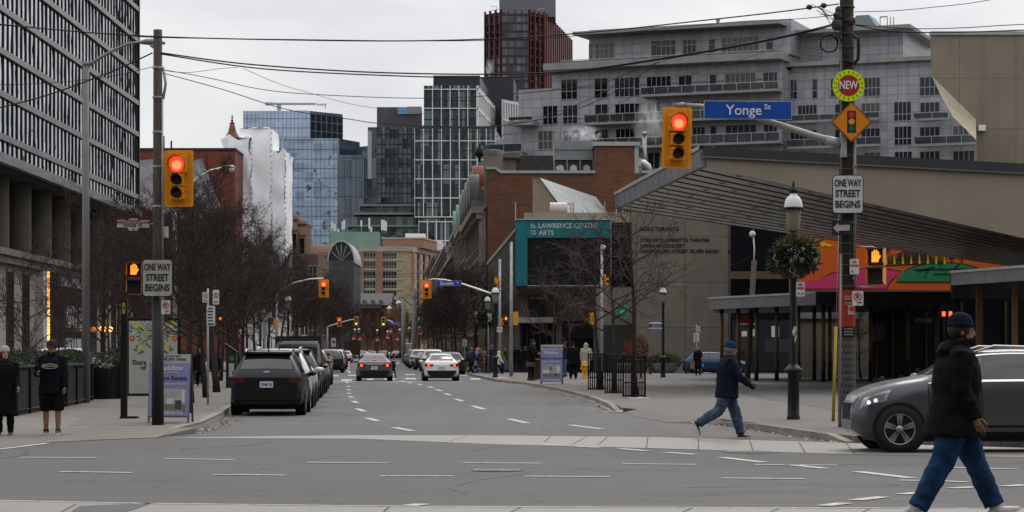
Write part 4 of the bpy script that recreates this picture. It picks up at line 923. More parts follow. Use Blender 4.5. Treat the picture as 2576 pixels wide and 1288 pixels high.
# ---------------------------------------------------------------- barrel vaulted atrium, steep gables, stepped brick block
q = P(893,655,450)
B = Bld('vaulted_atrium','dark block with brown barrel vaulted roof and round glazed end above the trees','building',770,450,890,450)
zb = B.px(870,655)[1];zt = B.px(870,608)[1];xa,xc = B.px(826,655)[0],B.px(890,655)[0];r = (xc-xa)/2;cx_ = (xa+xc)/2
m = MB();m.box(xa,xc,0,20,0,zb);B.part('wall',m,M('slate_panels',(0.055,0.055,0.06),0.7,var=0.25,scale=0.6))
m = MB();arch = [(cx_-r*math.cos(pi*k/20)*(1.0),zb-0.5+(zt-zb+0.5)*math.sin(pi*k/20)) for k in range(21)]
m.prism_xz(arch,0.5,20);B.part('vault_glazing',m,bpan)
m = MB()
for k in range(20):
 (x0,z0),(x1,z1) = arch[k],arch[k+1];s1 = 1.1
 f = lambda x,z: (cx_+(x-cx_)*s1,zb-0.5+(z-zb+0.5)*s1)
 m.prism_xz([(x0,z0),(x1,z1),f(x1,z1),f(x0,z0)],0,20)
B.part('arch_rim',m,M('arch_metal',(0.33,0.34,0.35),0.4,0.5,var=0.1))
m = MB()
for k in (4,7,10,13,16): m.tube([(cx_,0.4,zb-0.3),(arch[k][0],0.4,arch[k][1])],0.09,5)
B.part('arch_spokes',m,M('spoke_grey',(0.28,0.28,0.3),0.5,var=0))
a = B.px(768,608)[0];m = MB();arch2 = [(9+ -8.0*math.cos(pi*k/16),zb-0.5+(zt-zb+0.5)*math.sin(pi*k/16)) for k in range(17)]
m.prism_yz([(p[0],p[1]) for p in arch2],a,xa+r*0.8);B.part('vault_roof',m,M('vault_brown',(0.085,0.040,0.026),0.7,var=0.35,scale=0.5))
a2 = B.px(765,620)[0];m = MB();m.prism_yz([(p[0]*0.8,p[1]-0.3) for p in arch2],a2-0.6,a2);B.part('arch_rim',m,M('arch_metal2',(0.4,0.41,0.42),0.4,0.5,var=0.1))
T = Foot('gabled_house','red brick Victorian house with three steep dormers and slate roof at the far crossing','building',[(864,520),(1010,520),(1010,540),(864,540)])
T.pr('wall',redbr,0,T.z(768));s_ = S(520)
m = MB();m.prism_yz([(-0.6,T.z(768)),(8,T.z(752)+1.5),(20,T.z(768))],T.loc(900,520)[0],T.loc(985,520)[0]);m.build('slate_roof',M('roof_slate',(0.05,0.05,0.056),0.7,var=0.2),T.root)
T.pr('cornice',M('cornice_slate',(0.06,0.062,0.065),0.7),T.z(776),T.z(765),[(862,519),(960,519),(960,521),(862,521)])
T.pr('tower_wall',redbr,T.z(768),T.z(745),[(864,520.3),(898,520.3),(898,530),(864,530)])
T.pr('tower_roof',M('roof_slate2',(0.075,0.072,0.066),0.8,var=0.2),T.z(745),T.z(741),[(862,520),(900,520),(900,530),(862,530)])
for x in (870,882,894):
 q = T.loc(x,519.8);m = MB();zz = T.z(745);m.prism_xz([(q[0]-0.5,zz-0.2),(q[0]+0.5,zz-0.2),(q[0]+0.45,zz+0.5),(q[0],zz+1.5),(q[0]-0.45,zz+0.5)],q[1]-0.4,q[1]);m.build('gablet',bstone,T.root)
 m = MB();m.box(q[0]-0.35,q[0]+0.35,q[1]+0.15,q[1]+0.5,T.z(765),T.z(753),0);m.build('window',wglass,T.root)
for x in (917,938,958):
 q = T.loc(x,519);m = MB();m.box(q[0]-0.4,q[0]+0.4,q[1]-0.2,q[1]+2,T.z(768),T.z(759));m.prism_xz([(q[0]-0.6,T.z(759)),(q[0]+0.6,T.z(759)),(q[0],T.z(753))],q[1]-0.3,q[1]+2);m.build('dormer',M('dormer_grey',(0.12,0.11,0.10),0.8),T.root)
for i in range(5):
 q = T.loc(872+i*22,519.9);m = MB();m.box(q[0]-0.5,q[0]+0.5,q[1]-0.1,q[1]+0.1,T.z(800),T.z(784));m.build('window',wglass,T.root)
B = Bld('stepped_brick_block','brown brick block with stepped parapet just right of the white wrapped tower','building',716,420,768,420)
for i,(a,c,y) in enumerate(((718,732,541),(732,748,551),(748,768,562))):
 u0,z1 = B.px(a,y);u1,_ = B.px(c,y);m = MB();m.box(u0,u1,i*0.6,12,0,z1);B.part('wall',m,redbr)
 m = MB();m.box(u0-0.1,u1+0.1,i*0.6-0.2,12,z1,z1+0.5);m.box(u0,u1,i*0.6-0.12,i*0.6,z1-2,z1-0.6);B.part('parapet',m,M('tan_stone',(0.20,0.15,0.10),0.8))
 B.win_m(u0+0.25,u1-0.25,z1-5.5,z1-2.6,1,1,0.12,dep=i*0.6,f=M('tan_frame',(0.2,0.16,0.12),0.7))
B = Bld('brown_street_block','long brown brick block behind the bare trees on the left side of the street','building',430,330,800,330)
m = MB();m.box(0,B.len,0,20,0,B.px(700,640)[1]);B.part('wall',m,brn)
for i in range(8):
 for j in range(3): B.win_m(1.5+i*2.6,2.7+i*2.6,3.2+j*4,5.6+j*4,2,2,0.1,f=bstone)
def text_fit(s,wd,ht,mat,parent,loc,rot=(pi/2,0,0),bold=0.012,ext=0.004,align='C',name='lettering'):
 """lettering stretched to wd wide; ht is the capital height; loc is its middle (C) or left end (L)"""
 q = text(s,ht/0.70,mat,parent,loc,rot,1.0,bold,ext)
 xs = [v.co.x for v in q.data.vertices];a,c = min(xs),max(xs);k = wd/(c-a)
 for v in q.data.vertices: v.co.x = (v.co.x-(a+c)/2)*k+(wd/2 if align == 'L' else 0)
 q.name = name;return q
# ================================================================ ARTS CENTRE
cwall = concrete_mat('arts_centre_concrete',(0.185,0.160,0.128),3.4,3.15,0.35,0.05)
creamw = concrete_mat('cream_render',(0.27,0.23,0.165),3.2,2.4,0.2,0.03)
dglz = M('dark_glazing',(0.007,0.008,0.011),0.10,var=0.4,scale=0.4,spec=0.18)
A = Bld('arts_centre','concrete arts centre with teal frame, dark screen and long slanted metal skylight','arts centre',1222,172,1842,172)
W = A.len
pts = [A.px(*q) for q in ((1228,668),(1300,577),(1300,560))]
m = MB();x1 = A.px(1615,0)[0];zr = A.px(1500,552)[1]
m.prism_xz([(pts[0][0],0),(x1,0),(x1,zr),(A.px(1302,0)[0],zr),(A.px(1300,0)[0],pts[1][1]),(pts[0][0],pts[0][1])],0,22);A.part('wall',m,concrete_mat('ribbed_concrete',(0.145,0.125,0.10),1.05,30,0.35,0.06))
m = MB();m.prism_xz([(pts[0][0]-0.1,pts[0][1]),(pts[1][0],pts[1][1]),(pts[1][0],pts[1][1]+0.25),(pts[0][0]-0.1,pts[0][1]+0.25)],-0.1,22);A.part('coping',m,coping)
m = MB();u0,u1,z0,z1 = A.rect(1300,532,1606,560,-0.05);m.box(A.px(1318,0)[0],x1+0.1,-0.25,15,z0,z1-0.1);A.part('cream_parapet',m,creamw)
# teal framed screen
Fs = Bld('x','x','x',1298,166,1536,166);bpy.data.objects.remove(Fs.root)
teal = M('teal_cladding',(0.006,0.145,0.165),0.45,var=0.10,scale=0.8)
o = thing('arts_centre_sign','big teal frame sign with white lettering round a dark display screen','sign',Vector(((1298-CX)/F*166,166,gz(166))));s_ = S(166)
fx = lambda x: (x-1298)/s_;fz = lambda y: CH+(HY-y)/s_-gz(166)
m = MB();m.box(fx(1298),fx(1326.5),0,5.8,fz(719),fz(553));m.box(fx(1327),fx(1536),0,5.8,fz(598),fz(553));m.box(fx(1326.5),fx(1327),0.1,5.8,fz(719),fz(553));m.build('teal_frame',teal,o)
m = MB();m.box(fx(1327),fx(1536),0.25,5.8,fz(718),fz(598));m.build('screen',M('screen_off',(0.006,0.007,0.011),0.25,var=0.25,scale=0.6),o)
m = MB();m.box(fx(1297),fx(1537.5),-0.12,5.9,fz(553),fz(551));m.box(fx(1536),fx(1537.5),-0.1,5.9,fz(719),fz(553));m.box(fx(1327),fx(1536),-0.05,5.9,fz(719.5),fz(718));m.build('rim',alum,o)
lw = M('sign_letter_pale',(0.50,0.52,0.52),0.5,var=0)
text_fit('St.',14/s_,11/s_,lw,o,(fx(1335),-0.02,fz(569)),align='L');text_fit('LAWRENCE CENTRE',148/s_,12.2/s_,lw,o,(fx(1355),-0.02,fz(568.5)),align='L')
text_fit('FOR',13/s_,5/s_,lw,o,(fx(1335.5),-0.02,fz(582)),align='L');text_fit('THE',13/s_,5/s_,lw,o,(fx(1335.5),-0.02,fz(588.5)),align='L');text_fit('ARTS',38/s_,12/s_,lw,o,(fx(1355),-0.02,fz(586.5)),align='L')
# slanted skylight: a triangular prism running back to the right
L0,L1,L2,L3 = P(1340,447,176),P(1357,448,176),P(1441,560,176),P(1340,560,176);sh = P(1497,492,196)-P(1357,448,176);sh.z = 0
o2 = A.root
def wpart(name,vs,fs,mat):
 mi = Matrix.Rotation(-A.ang,4,'Z') @ Matrix.Translation(-A.root.location)
 m = MB();m.add([mi @ Vector(v) for v in vs],fs,0);return m.build(name,mat,A.root)
wpart('skylight_end_wall',[L0,L1,L2,L3],[(0,3,2,1)],creamw)
n_ = 6
skym = M('standing_seam_zinc',(0.42,0.43,0.435),0.38,0.5,var=0.12,scale=0.5)
wpart('skylight_roof',[L1+Vector((0,-0.15,0.02)),L2+Vector((0,-0.15,0)),L2+sh,L1+sh+Vector((0,0,0.02)),L0+Vector((0,-0.15,0.05)),L0+sh,L3+sh],[(0,1,2,3),(4,0,3,5)],skym)
vs = [];fs = []
for i in range(17):
 for t in (i/16,):
  a = L1+sh*t;c = L2+sh*t;d = sh.normalized()*0.03;nn = Vector((0.05,0,0.05));b0 = len(vs)
  vs += [a-d,c-d,c+d,a+d,a-d+nn,c-d+nn,c+d+nn,a+d+nn];fs += [tuple(b0+k for k in f) for f in ((0,1,5,4),(1,2,6,5),(2,3,7,6),(3,0,4,7),(4,5,6,7))]
wpart('skylight_seams',vs,fs,skym)
# roof ladder cage, rail posts and cowl
m = MB();zb = A.px(1300,545)[1]
for k in range(8): a = 2*pi*k/8;x = A.px(1424,0)[0]+0.5*math.cos(a);m.tube([(x,1.2+0.5*math.sin(a),zb),(x,1.2+0.5*math.sin(a),zb+1.05)],0.025,4)
m.lathe([(0.5,zb+1.02),(0.53,zb+1.05)],10,0,(A.px(1424,0)[0],1.2,0));A.part('ladder_cage',m,steel)
for x in (1297,1443,1466,1522,1551,1567):
 m = MB();u = A.px(x,0)[0];m.box(u-0.045,u+0.045,0.2,0.3,zb-0.3,zb+(1.1 if x in (1297,1522,1551,1443) else 0.5));A.part('roof_post',m,steel)
m = MB();m.lathe([(0.55,-0.5),(0.55,0.8)],14,0,(A.px(1397,0)[0]+0.1,0.5,zb+0.55),'x');m.box(A.px(1389,0)[0],A.px(1404,0)[0],0.0,1.0,zb-0.2,zb+0.5);A.part('roof_cowl',m,M('cowl_pink',(0.42,0.36,0.33),0.4,0.3))
# ground floor of the arts centre
m = MB();m.box(A.px(1300,0)[0],x1,-0.6,0,A.px(0,740)[1],A.px(0,722)[1]);A.part('fascia',m,cwall)
m = MB();u0,u1,z0,z1 = A.rect(1308,808,1600,905,-0.1);m.box(u0,u1,-0.1,0.02,0.05,z1);A.part('entrance_glazing',m,dglz)
m = MB();u0,u1,z0,z1 = A.rect(1330,724,1372,800,-0.1);m.box(u0,u1,-0.1,0.02,z0,z1);A.part('window',m,wglass)
m = MB();u0,u1,z0,z1 = A.rect(1247,730,1262,800,-0.06);m.box(u0,u1,-0.06,0.02,z0,z1);A.part('window',m,dglz)
m = MB();u0,u1,z0,z1 = A.rect(1303,812,1398,798,-1.6);m.box(u0,u1,-1.6,-0.05,min(z0,z1),max(z0,z1));A.part('entrance_canopy',m,M('canopy_white',(0.5,0.5,0.48),0.5,var=0.1))
m = MB();u0,u1,z0,z1 = A.rect(1399,810,1414,930,-0.5);m.box(u0,u1,-0.5,0.0,0,z1);A.part('column',m,cwall)
m = MB();u0,u1,z0,z1 = A.rect(1416,812,1512,850,-0.3)
for k in range(12): z = z0+(z1-z0)*k/12;m.box(u0,u1,-0.3,-0.1,z,z+(z1-z0)/20)
A.part('louvre',m,dframe)
for k in range(6):
 u = A.px(1310+k*16,0)[0];m = MB();m.box(u-0.05,u+0.05,-0.2,-0.1,0.05,A.px(0,812)[1]);A.part('mullion',m,dframe)
m = MB();u0,u1,z0,z1 = A.rect(1536,566,1602,724,-0.15);m.box(u0,u1,-0.15,0.02,z0,z1);A.part('dark_screen_wall',m,dglz)
# lettered concrete wall
T = Bld('lettered_wall','tall plain concrete wall lettered with four music company names','wall',1600,160,1838,160)
zt = T.px(1700,527)[1];m = MB();m.box(0,T.len,0,6,0,zt);T.part('wall',m,cwall)
dl = M('bronze_letters',(0.010,0.009,0.008),0.6,var=0,spec=0.1);s_ = S(160)
for t,y,xr in (('MUSIC TORONTO',576.5,1708),('TORONTO OPERETTA THEATRE',604.5,1784),('OPERA IN CONCERT',619,1723),('HANNAFORD STREET SILVER BAND',632.5,1808)):
 text_fit(t,(xr-1611)/s_,9.0/s_,dl,T.root,(*[T.px(1611,y)[0]],-0.03,T.px(1611,y)[1]),bold=0.012,ext=0.012,align='L')
# cafe with round green sign beside the wall
m = MB();u0,u1,z0,z1 = T.rect(1514,818,1600,905,0.2);m.box(u0,u1,0.2,0.3,0,z1);T.part('louvre_door',m,M('louvre_black',(0.02,0.02,0.021),0.5,var=0.3,scale=0.5,stretch=(0.01,0.01,14)))
m = MB();u0,u1,z0,z1 = T.rect(1500,725,1600,930,0.6);m.box(u0,u1,0.6,6,0,z1);T.part('side_wall',m,cwall)
q = P(1565,785,159.6);o = thing('round_sign','round green cafe sign behind the middle pavement tree','sign',q);r = 18.5/S(159.6)
m = MB();m.lathe([(r,0.0),(r,-0.14)],28,0,(0,0,0),'y');m.build('disc',M('sign_dark_green',(0.006,0.045,0.022),0.4,var=0),o)
m = MB();m.lathe([(r*0.95,-0.145),(r*0.95,-0.15),(r*0.90,-0.15),(r*0.90,-0.145)],28,0,(0,0,0),'y',cap=False);m.lathe([(r*0.62,-0.145),(r*0.62,-0.155)],24,1,(0,0,0),'y')
for k in range(16):
 a = 2*pi*k/16;x,z = 0.76*r*math.cos(a),0.76*r*math.sin(a);m.box(x-0.035,x+0.035,-0.15,-0.14,z-0.035,z+0.035,0)
m.prism_xz([(-0.22,-0.12),(0.25,-0.02),(0.15,0.12),(-0.1,0.1)],-0.165,-0.15,0);m.build('emblem',[M('sign_pale_green',(0.22,0.45,0.33),0.5,var=0),M('sign_green',(0.01,0.17,0.08),0.4,var=0.3,scale=2)],o)
# ================================================================ CONCERT HALL
hallc = concrete_mat('hall_limestone',(0.235,0.198,0.150),3.2,2.85,0.5,0.035)
hc = M('canopy_cream',(0.225,0.188,0.145),0.75,var=0.12,scale=0.25)
hm = M('canopy_zinc',(0.19,0.19,0.20),0.45,0.4,var=0.2,scale=0.6,stretch=(0.3,0.3,1))
hd = M('canopy_dark_edge',(0.020,0.020,0.022),0.5,var=0.2)
hs_ = M('canopy_soffit',(0.80,0.75,0.68),0.30,0.55,var=0.08,scale=0.4,spec=0.7);hs2 = M('canopy_rib',(0.07,0.055,0.044),0.7,var=0.15)
o = thing('concert_hall','concert hall with huge cream wedge canopy, ribbed underside and blank stone tower','concert hall',(20,100,gz(100)))
zo = o.location
def hp(v): return Vector(v)-zo
At,Bt = Vector((6.72,80,8.80)),Vector((4.73,102,8.80));dirC = Vector((12.48,6.5,0)).normalized()
Ab,Bb = Vector((6.76,80,8.20)),Vector((4.75,102,8.20))
LC = 30.0
Ct = At+dirC*LC;Dt = Bt+dirC*LC
Cb = Ab+dirC*LC;Cb.z = 8.20-0.165*LC*0.92;Db = Bb+dirC*LC;Db.z = 8.20-0.105*LC*0.92
def bot(s,t): return (Ab*(1-s)+Bb*s)*(1-t)+(Cb*(1-s)+Db*s)*t
m = MB();m.add([hp(v) for v in (Ab,Cb,Ct-Vector((0,0,0.4)),At-Vector((0,0,0.25)))],[(0,1,2,3)]);m.build('canopy_side',hc,o)
m = MB();v = Vector((-0.12,-0.22,0));bk = dirC.cross(Vector((0,0,1)))*-0.6
e0,e1 = At-Vector((0,0,0.30)),Ct-Vector((0,0,0.40))
m.add([hp(q) for q in (e0+v,e1+v,Ct+v+Vector((0,0,0.06)),At+v+Vector((0,0,0.06)),e0,e1,Ct,At)],[(0,1,2,3),(1,5,6,2),(0,4,5,1),(3,2,6,7),(4,0,3,7)])
e2 = e0+Vector((0,0,0.13));e3 = e1+Vector((0,0,0.16));v2 = v*1.6
m.build('roof_edge',hd,o)
m = MB();m.add([hp(q) for q in (e0+v+v*0.25,e1+v+v*0.25,e1+v+v*0.25+Vector((0,0,0.05)),e0+v+v*0.25+Vector((0,0,0.05)),e0,e1)],[(0,1,2,3),(0,4,5,1)]);m.build('edge_trim',M('edge_trim_grey',(0.10,0.10,0.105),0.4,0.5),o)
m = MB();m.add([hp(v) for v in (At,Ct,Dt,Bt)],[(0,1,2,3)]);m.build('roof',M('roof_membrane',(0.12,0.12,0.12),0.9),o)
out = (At-Bt).cross(Vector((0,0,1))).normalized()*0.18
if out.x > 0: out = -out
m = MB();k = 14
for i in range(k):
 a,c = i/k,(i+1)/k-0.004
 q = [Bb.lerp(Ab,a)+out,Bb.lerp(Ab,c)+out,Bt.lerp(At,c)+out,Bt.lerp(At,a)+out];q2 = [p-out for p in q]
 m.add([hp(p) for p in q+q2],[(0,1,2,3),(7,6,5,4),(0,4,5,1),(1,5,6,2),(2,6,7,3),(3,7,4,0)])
m.build('canopy_fascia',hm,o)
m = MB();m.add([hp(Bt+out*1.25),hp(At+out*1.25),hp(At+out*1.25+Vector((0,0,0.14))),hp(Bt+out*1.25+Vector((0,0,0.14))),hp(Bt+Vector((0.4,0.3,0.14))),hp(At+Vector((0.4,0.3,0.14)))],[(0,1,2,3),(3,2,5,4)]);m.build('fascia_cap',coping,o)
m = MB();NR = 13
for i in range(NR):
 s0,s1,s2 = i/NR,(i+0.72)/NR,(i+1)/NR;dz = Vector((0,0,0.085))
 a = [bot(s0,0),bot(s1,0),bot(s1,1),bot(s0,1)];m.add([hp(p) for p in a],[(0,3,2,1)],0)
 c = [bot(s1,0)+dz,bot(s2,0)+dz,bot(s2,1)+dz,bot(s1,1)+dz];m.add([hp(p) for p in c],[(0,3,2,1)],1)
 m.add([hp(p) for p in (a[1],c[0],c[3],a[2])],[(0,1,2,3)],1);e = [bot(s2,0),bot(s2,1)];m.add([hp(p) for p in (c[1],e[0],e[1],c[2])],[(0,1,2,3)],1)
 for j in range(9):
  p = bot((s0+s1)/2,0.05+j*0.1+0.03*(i%2));d = dirC*0.16;n = Vector((-dirC.y,dirC.x,0))*0.16;z = Vector((0,0,-0.012))
  m.add([hp(p-d+z),hp(p+n+z),hp(p+d+z),hp(p-n+z)],[(0,3,2,1)],2)
m.add([hp(p+Vector((0,0,0.095))) for p in (Ab,Bb,Db,Cb)],[(0,1,2,3)],1)
m.build('ribbed_soffit',[hs_,hs2,M('downlight_hole',(0.03,0.027,0.024),0.8,var=0)],o)
m = MB();m.add([hp(v) for v in (Bb,Bt,Dt,Db)],[(0,3,2,1),(0,1,2,3)]);m.build('canopy_back',hc,o)
# stone tower with its cut away, sloped underside
Y1 = 130;a = P(2340,88,Y1);q1 = P(2343,190,Y1);q2 = P(2455,300,Y1);q3 = P(2457,440,Y1);q4 = P(4600,440,Y1);q5 = P(4600,30,Y1);q45 = P(2576,84,Y1)
pts = [(v-zo) for v in (a,q1,q2,q3,q4,q5,q45)]
m = MB();nv = len(pts)
back = Vector((6.5,22,0));low = [P(2364,234,128)-zo,P(2397,293,126)-zo,P(2456,352,123.5)-zo]
m.add(pts,[tuple(range(nv))]);m.add([pts[0],pts[1],pts[1]+back,pts[0]+back],[(0,1,2,3)]);m.add([pts[0],pts[6],pts[5],pts[5]+back,pts[6]+back,pts[0]+back],[(0,1,2,3,4,5)])
m.build('stone_tower',hallc,o)
m = MB();m.add([pts[1]]+low+[pts[2]],[(0,1,4),(1,2,4),(2,3,4),(4,1,0),(4,2,1),(4,3,2)]);m.add([pts[2],low[2],pts[3]],[(0,1,2),(2,1,0)]);m.build('sloped_face',M('stone_painted_light',(0.62,0.57,0.44),0.8,var=0.15),o)  # tower stone made paler: the light on this face is put into its colour
m = MB();m.prism([(q[0],q[1]) for q in ((pts[0]+Vector((0.02,-0.12,0))),(pts[6]+Vector((0,-0.12,0))),(pts[6]+Vector((0,0.5,0))),(pts[0]+Vector((0.02,0.5,0))))],pts[0].z+0.0,pts[0].z+0.2);m.build('tower_coping',coping,o)
m = MB();e = P(2462,324,Y1-0.1)-zo;m.box(e.x-0.05,e.x+0.35,e.y-0.2,e.y+0.1,e.z-0.12,e.z+0.2);m.build('wall_lamp',white,o)
# hall body: dark glazing, side walls, mural wall
m = MB();m.box(*(P(1838,0,152).x-zo.x,60-20,52,54,-0.6,11.0));m.build('dark_glazing',dglz,o)
a = P(1838,700,151);e = P(1990,685,151);m = MB();m.box(a.x-zo.x,e.x-zo.x,50.8,51.3,(a.z-zo.z)-0.05,(a.z-zo.z)+0.45);m.build('brown_transom',M('brown_transom',(0.10,0.06,0.035),0.6),o)
a = P(1842,900,150.5);e = P(1992,806,150.5);m = MB();m.box(a.x-zo.x,e.x-zo.x,50.2,50.5,a.z-zo.z-0.9,e.z-zo.z,0)
rr = random.Random(12)
def arow(x0,x1,y,h=1.6,my=1):
 x = x0
 while x < x1:
  w_ = rr.uniform(1.2,4.5);p = P(x,y,150.1);m.box(p.x-zo.x,p.x-zo.x+w_/S(150),50.16,50.2,p.z-zo.z,p.z-zo.z+h/S(150),my);x += w_+rr.uniform(0.8,1.8)
arow(1855,1905,816,2.2)
for k in range(22): arow(1850,1905,826+k*2.6,0.9,2)
for k in range(12): arow(1925,1985,855+k*2.8,1.1,2)
for (x0,y0,x1,y1) in ((1866,846,1880,833),(1894,846,1906,828),(1941,848,1960,820)):
 p = P(x0,y0,150.1);q = P(x1,y1,150.1);m.box(p.x-zo.x,q.x-zo.x,50.15,50.2,p.z-zo.z,q.z-zo.z,1)
m.build('notice_panel',[M('notice_black',(0.014,0.014,0.016),0.4,var=0),M('notice_white',(0.55,0.55,0.56),0.5,var=0.1),M('notice_grey',(0.12,0.12,0.13),0.5,var=0)],o)
mur = [M('mural_orange',(0.50,0.082,0.006),0.6,var=0.08,scale=0.5),M('mural_pink',(0.50,0.028,0.12),0.6,var=0.06),M('mural_green',(0.012,0.165,0.065),0.6,var=0.08),M('mural_line',(0.012,0.012,0.012),0.6,var=0),M('mural_ochre',(0.25,0.125,0.01),0.6,var=0.1),M('mural_brown',(0.055,0.022,0.016),0.6,var=0.1),M('mural_lime',(0.02,0.33,0.04),0.6,var=0.05),M('mural_yellow',(0.55,0.40,0.01),0.6,var=0)]
YM = 119.0
o2 = thing('mural','bright orange, pink and green mural wall under the canopy','mural',P(2000,730,YM));zm = o2.location
def mp_(p,k=0): return ((p[0]-CX)/F*YM-zm.x,CH+(HY-p[1])/F*YM-zm.z)
m = MB()
def blob(pts,mi,layer,outline=True):
 q = [mp_(p) for p in pts]
 if outline:
  cx2 = sum(p[0] for p in q)/len(q);cz2 = sum(p[1] for p in q)/len(q);g = [(p[0]+0.05*(1 if p[0] > cx2 else -1),p[1]+0.05*(1 if p[1] > cz2 else -1)) for p in q]
  m.prism_xz(g,-0.012*layer,-0.012*layer+0.008,3)
 m.prism_xz(q,-0.012*layer-0.006,-0.012*layer+0.006,mi)
def arc(cx,cy,rx,ry,a0,a1,n=14): return [(cx+rx*math.cos(math.radians(a0+(a1-a0)*i/n)),cy-ry*math.sin(math.radians(a0+(a1-a0)*i/n))) for i in range(n+1)]
blob([(1994,585),(2540,560),(2540,730),(1994,730)],0,1,False)
blob([(2003,726),(2003,710),(2060,703),(2090,690),(2115,686),(2170,676),(2228,678),(2268,684),(2240,706),(2228,726)],1,2)
blob([(2000,652),(2000,600),(2030,590),(2050,598),(2045,612),(2056,622),(2062,640),(2058,655)],6,3)
blob([(2000,600),(2000,588),(2070,588),(2095,588),(2060,605),(2035,612)],4,4)
blob([(2222,668),(2226,650),(2262,640),(2300,632),(2378,634),(2378,660),(2300,664)],4,3)
blob(arc(2300,652,44,22,0,180)+[(2254,654)],5,4)
blob(arc(2375,708,118,46,0,180)+[(2256,708)],2,5)
for (x0,y0,x1,y1) in ((2310,684,2350,672),(2300,679,2545,676),(2335,677,2325,700),(2365,676,2365,664),(2400,677,2412,664),(2350,690,2460,690)):
 p,q = mp_((x0,y0)),mp_((x1,y1));m.prism_xz([(p[0],p[1]-0.04),(q[0]+0.03,q[1]-0.04),(q[0],q[1]+0.05),(p[0]-0.03,p[1]+0.05)],-0.085,-0.065,3)
blob([(2205,660),(2208,632),(2216,618),(2232,614),(2240,622),(2236,632),(2226,638),(2222,650),(2224,700),(2206,700)],5,6)
for k in range(22):
 x = 2226+k*7;m.prism_xz([mp_((x,664)),mp_((x+5,664)),mp_((x+2+(k%3),640-(k*7)%9))],-0.10,-0.085,7 if k%3 == 0 else 3)
for x in (2394,2419):
 m.prism_xz([mp_((x-9,652)),mp_((x+9,652)),mp_((x,642))],-0.06,-0.05,3);m.prism_xz([mp_((x-2,661)),mp_((x+2,661)),mp_((x+1,650)),mp_((x-1,650))],-0.06,-0.05,3)
blob([(2062,612),(2070,608),(2082,613),(2096,616),(2086,621),(2076,618),(2068,622)],7,4,False)
m.build('painted_wall',mur,o2)
m = MB();p = mp_((1994,585));q = mp_((2540,730));m.box(p[0],q[0],0.02,1.5,q[1]-0.3,p[1]+0.6);m.build('wall',cwall,o2)
# lower entrance canopies and posts
def can(name,label,foot,zb,zt,faces):
 r_ = thing(name,label,'canopy',(foot[0][0],foot[0][1],0));l = [(x-foot[0][0],y-foot[0][1]) for x,y in foot]
 m = MB();m.prism(l,zb+0.06,zt);m.build('roof',hd,r_)
 for i,mat in faces:
  a,c = Vector(l[i]),Vector(l[(i+1)%len(l)]);u = (c-a).normalized();n = Vector((u.y,-u.x));L_ = (c-a).length;m = MB();k = max(1,int(L_/1.1))
  for j in range(k):
   p0 = a+u*(L_*j/k+0.008);p1 = a+u*(L_*(j+1)/k-0.008);m.prism([tuple(p0),tuple(p1),tuple(p1+n*0.08),tuple(p0+n*0.08)],zb,zt-0.04)
  m.build('fascia',mat,r_)
  m = MB();m.prism([tuple(a),tuple(c),tuple(c+n*0.12),tuple(a+n*0.12)],zt-0.04,zt+0.05);m.build('edge_trim',coping if mat is hm else hd,r_)
 return r_
wx = lambda x,Y: ((x-CX)/F*Y,Y)
can('entrance_canopy','low flat entrance canopy with grey panelled edge turning to black, on slim brown posts',[wx(1787,115),wx(2056,106),wx(2402,106),wx(2402,122),wx(1800,126)],4.06,4.62,((0,hm),(1,hd)))
can('side_canopy','dark grey edged canopy at the right edge behind the man in the black jacket',[wx(2398,82),wx(2720,74),wx(2720,100),wx(2398,100)],4.15,4.62,((0,hm),(3,hm)))
postm = M('brown_post',(0.115,0.062,0.026),0.6,var=0.15,scale=3)
rp = None
for x,Y in ((1815.5,115.5),(1857,114),(1903,112.5),(1954,111),(2008.7,109.5),(2048.5,114),(2071,108),(2087.5,113),(2190,110),(2283,109),(2357,108)):
 p = P(x,930,Y);z0 = gz(Y)+0.12
 rp = thing('canopy_post','slim brown steel post with black foot carrying the entrance canopy','post',(p.x,Y,z0),0,'posts under the entrance canopy')
 m = MB();m.tube([(0,0,0.0),(0,0,0.95)],0.105,8);m.build('post_foot',black,rp);m = MB();m.tube([(0,0,3.35),(0,0,4.0-gz(Y))],0.105,8);m.build('post_cap',black,rp)
 m = MB();m.tube([(0,0,0.95),(0,0,3.35)],0.092,8);m.build('post_shaft',postm,rp)
for x,Y in ((2462,84),(2553,80)):
 p = P(x,930,Y);z0 = 0.35
 rp = thing('canopy_post','brown post under the side canopy, behind the man in the black jacket' if x < 2500 else 'brown post under the side canopy at the right edge','post',(p.x,Y,z0))
 m = MB();m.box(-0.09,0.09,-0.09,0.09,0,3.85);m.build('post_shaft',postm,rp)
# entrance wall under the canopy
o = thing('entrance_hall','dim glazed entrance hall under the low canopies at the right','entrance',(20,123,gz(123)))
l0 = o.location
m = MB();m.box(P(2190,0,123).x-l0.x,40,0,0.3,-0.2,5.2);m.build('glazing',dglz,o)
m = MB();m.box(P(1992,0,126).x-l0.x,P(2192,0,126).x-l0.x,3,3.4,-0.2,4.3);m.build('stone_wall',concrete_mat('entrance_stone',(0.24,0.205,0.16),4.0,2.5,0.3,0.03),o)
m = MB();m.box(P(1992,0,126).x-l0.x,P(2160,0,126).x-l0.x,2.8,3.0,3.35,4.0);m.build('transom_panel',M('pale_transom',(0.22,0.22,0.21),0.5),o)
for x in (2205,2245,2283,2330,2375,2420,2470,2530):
 u = P(x,0,122.8).x-l0.x;m = MB();m.box(u-0.06,u+0.06,-0.25,-0.02,-0.2,4.2);m.build('mullion',M('bronze_mullion',(0.06,0.04,0.025),0.5,0.3),o)
m = MB()
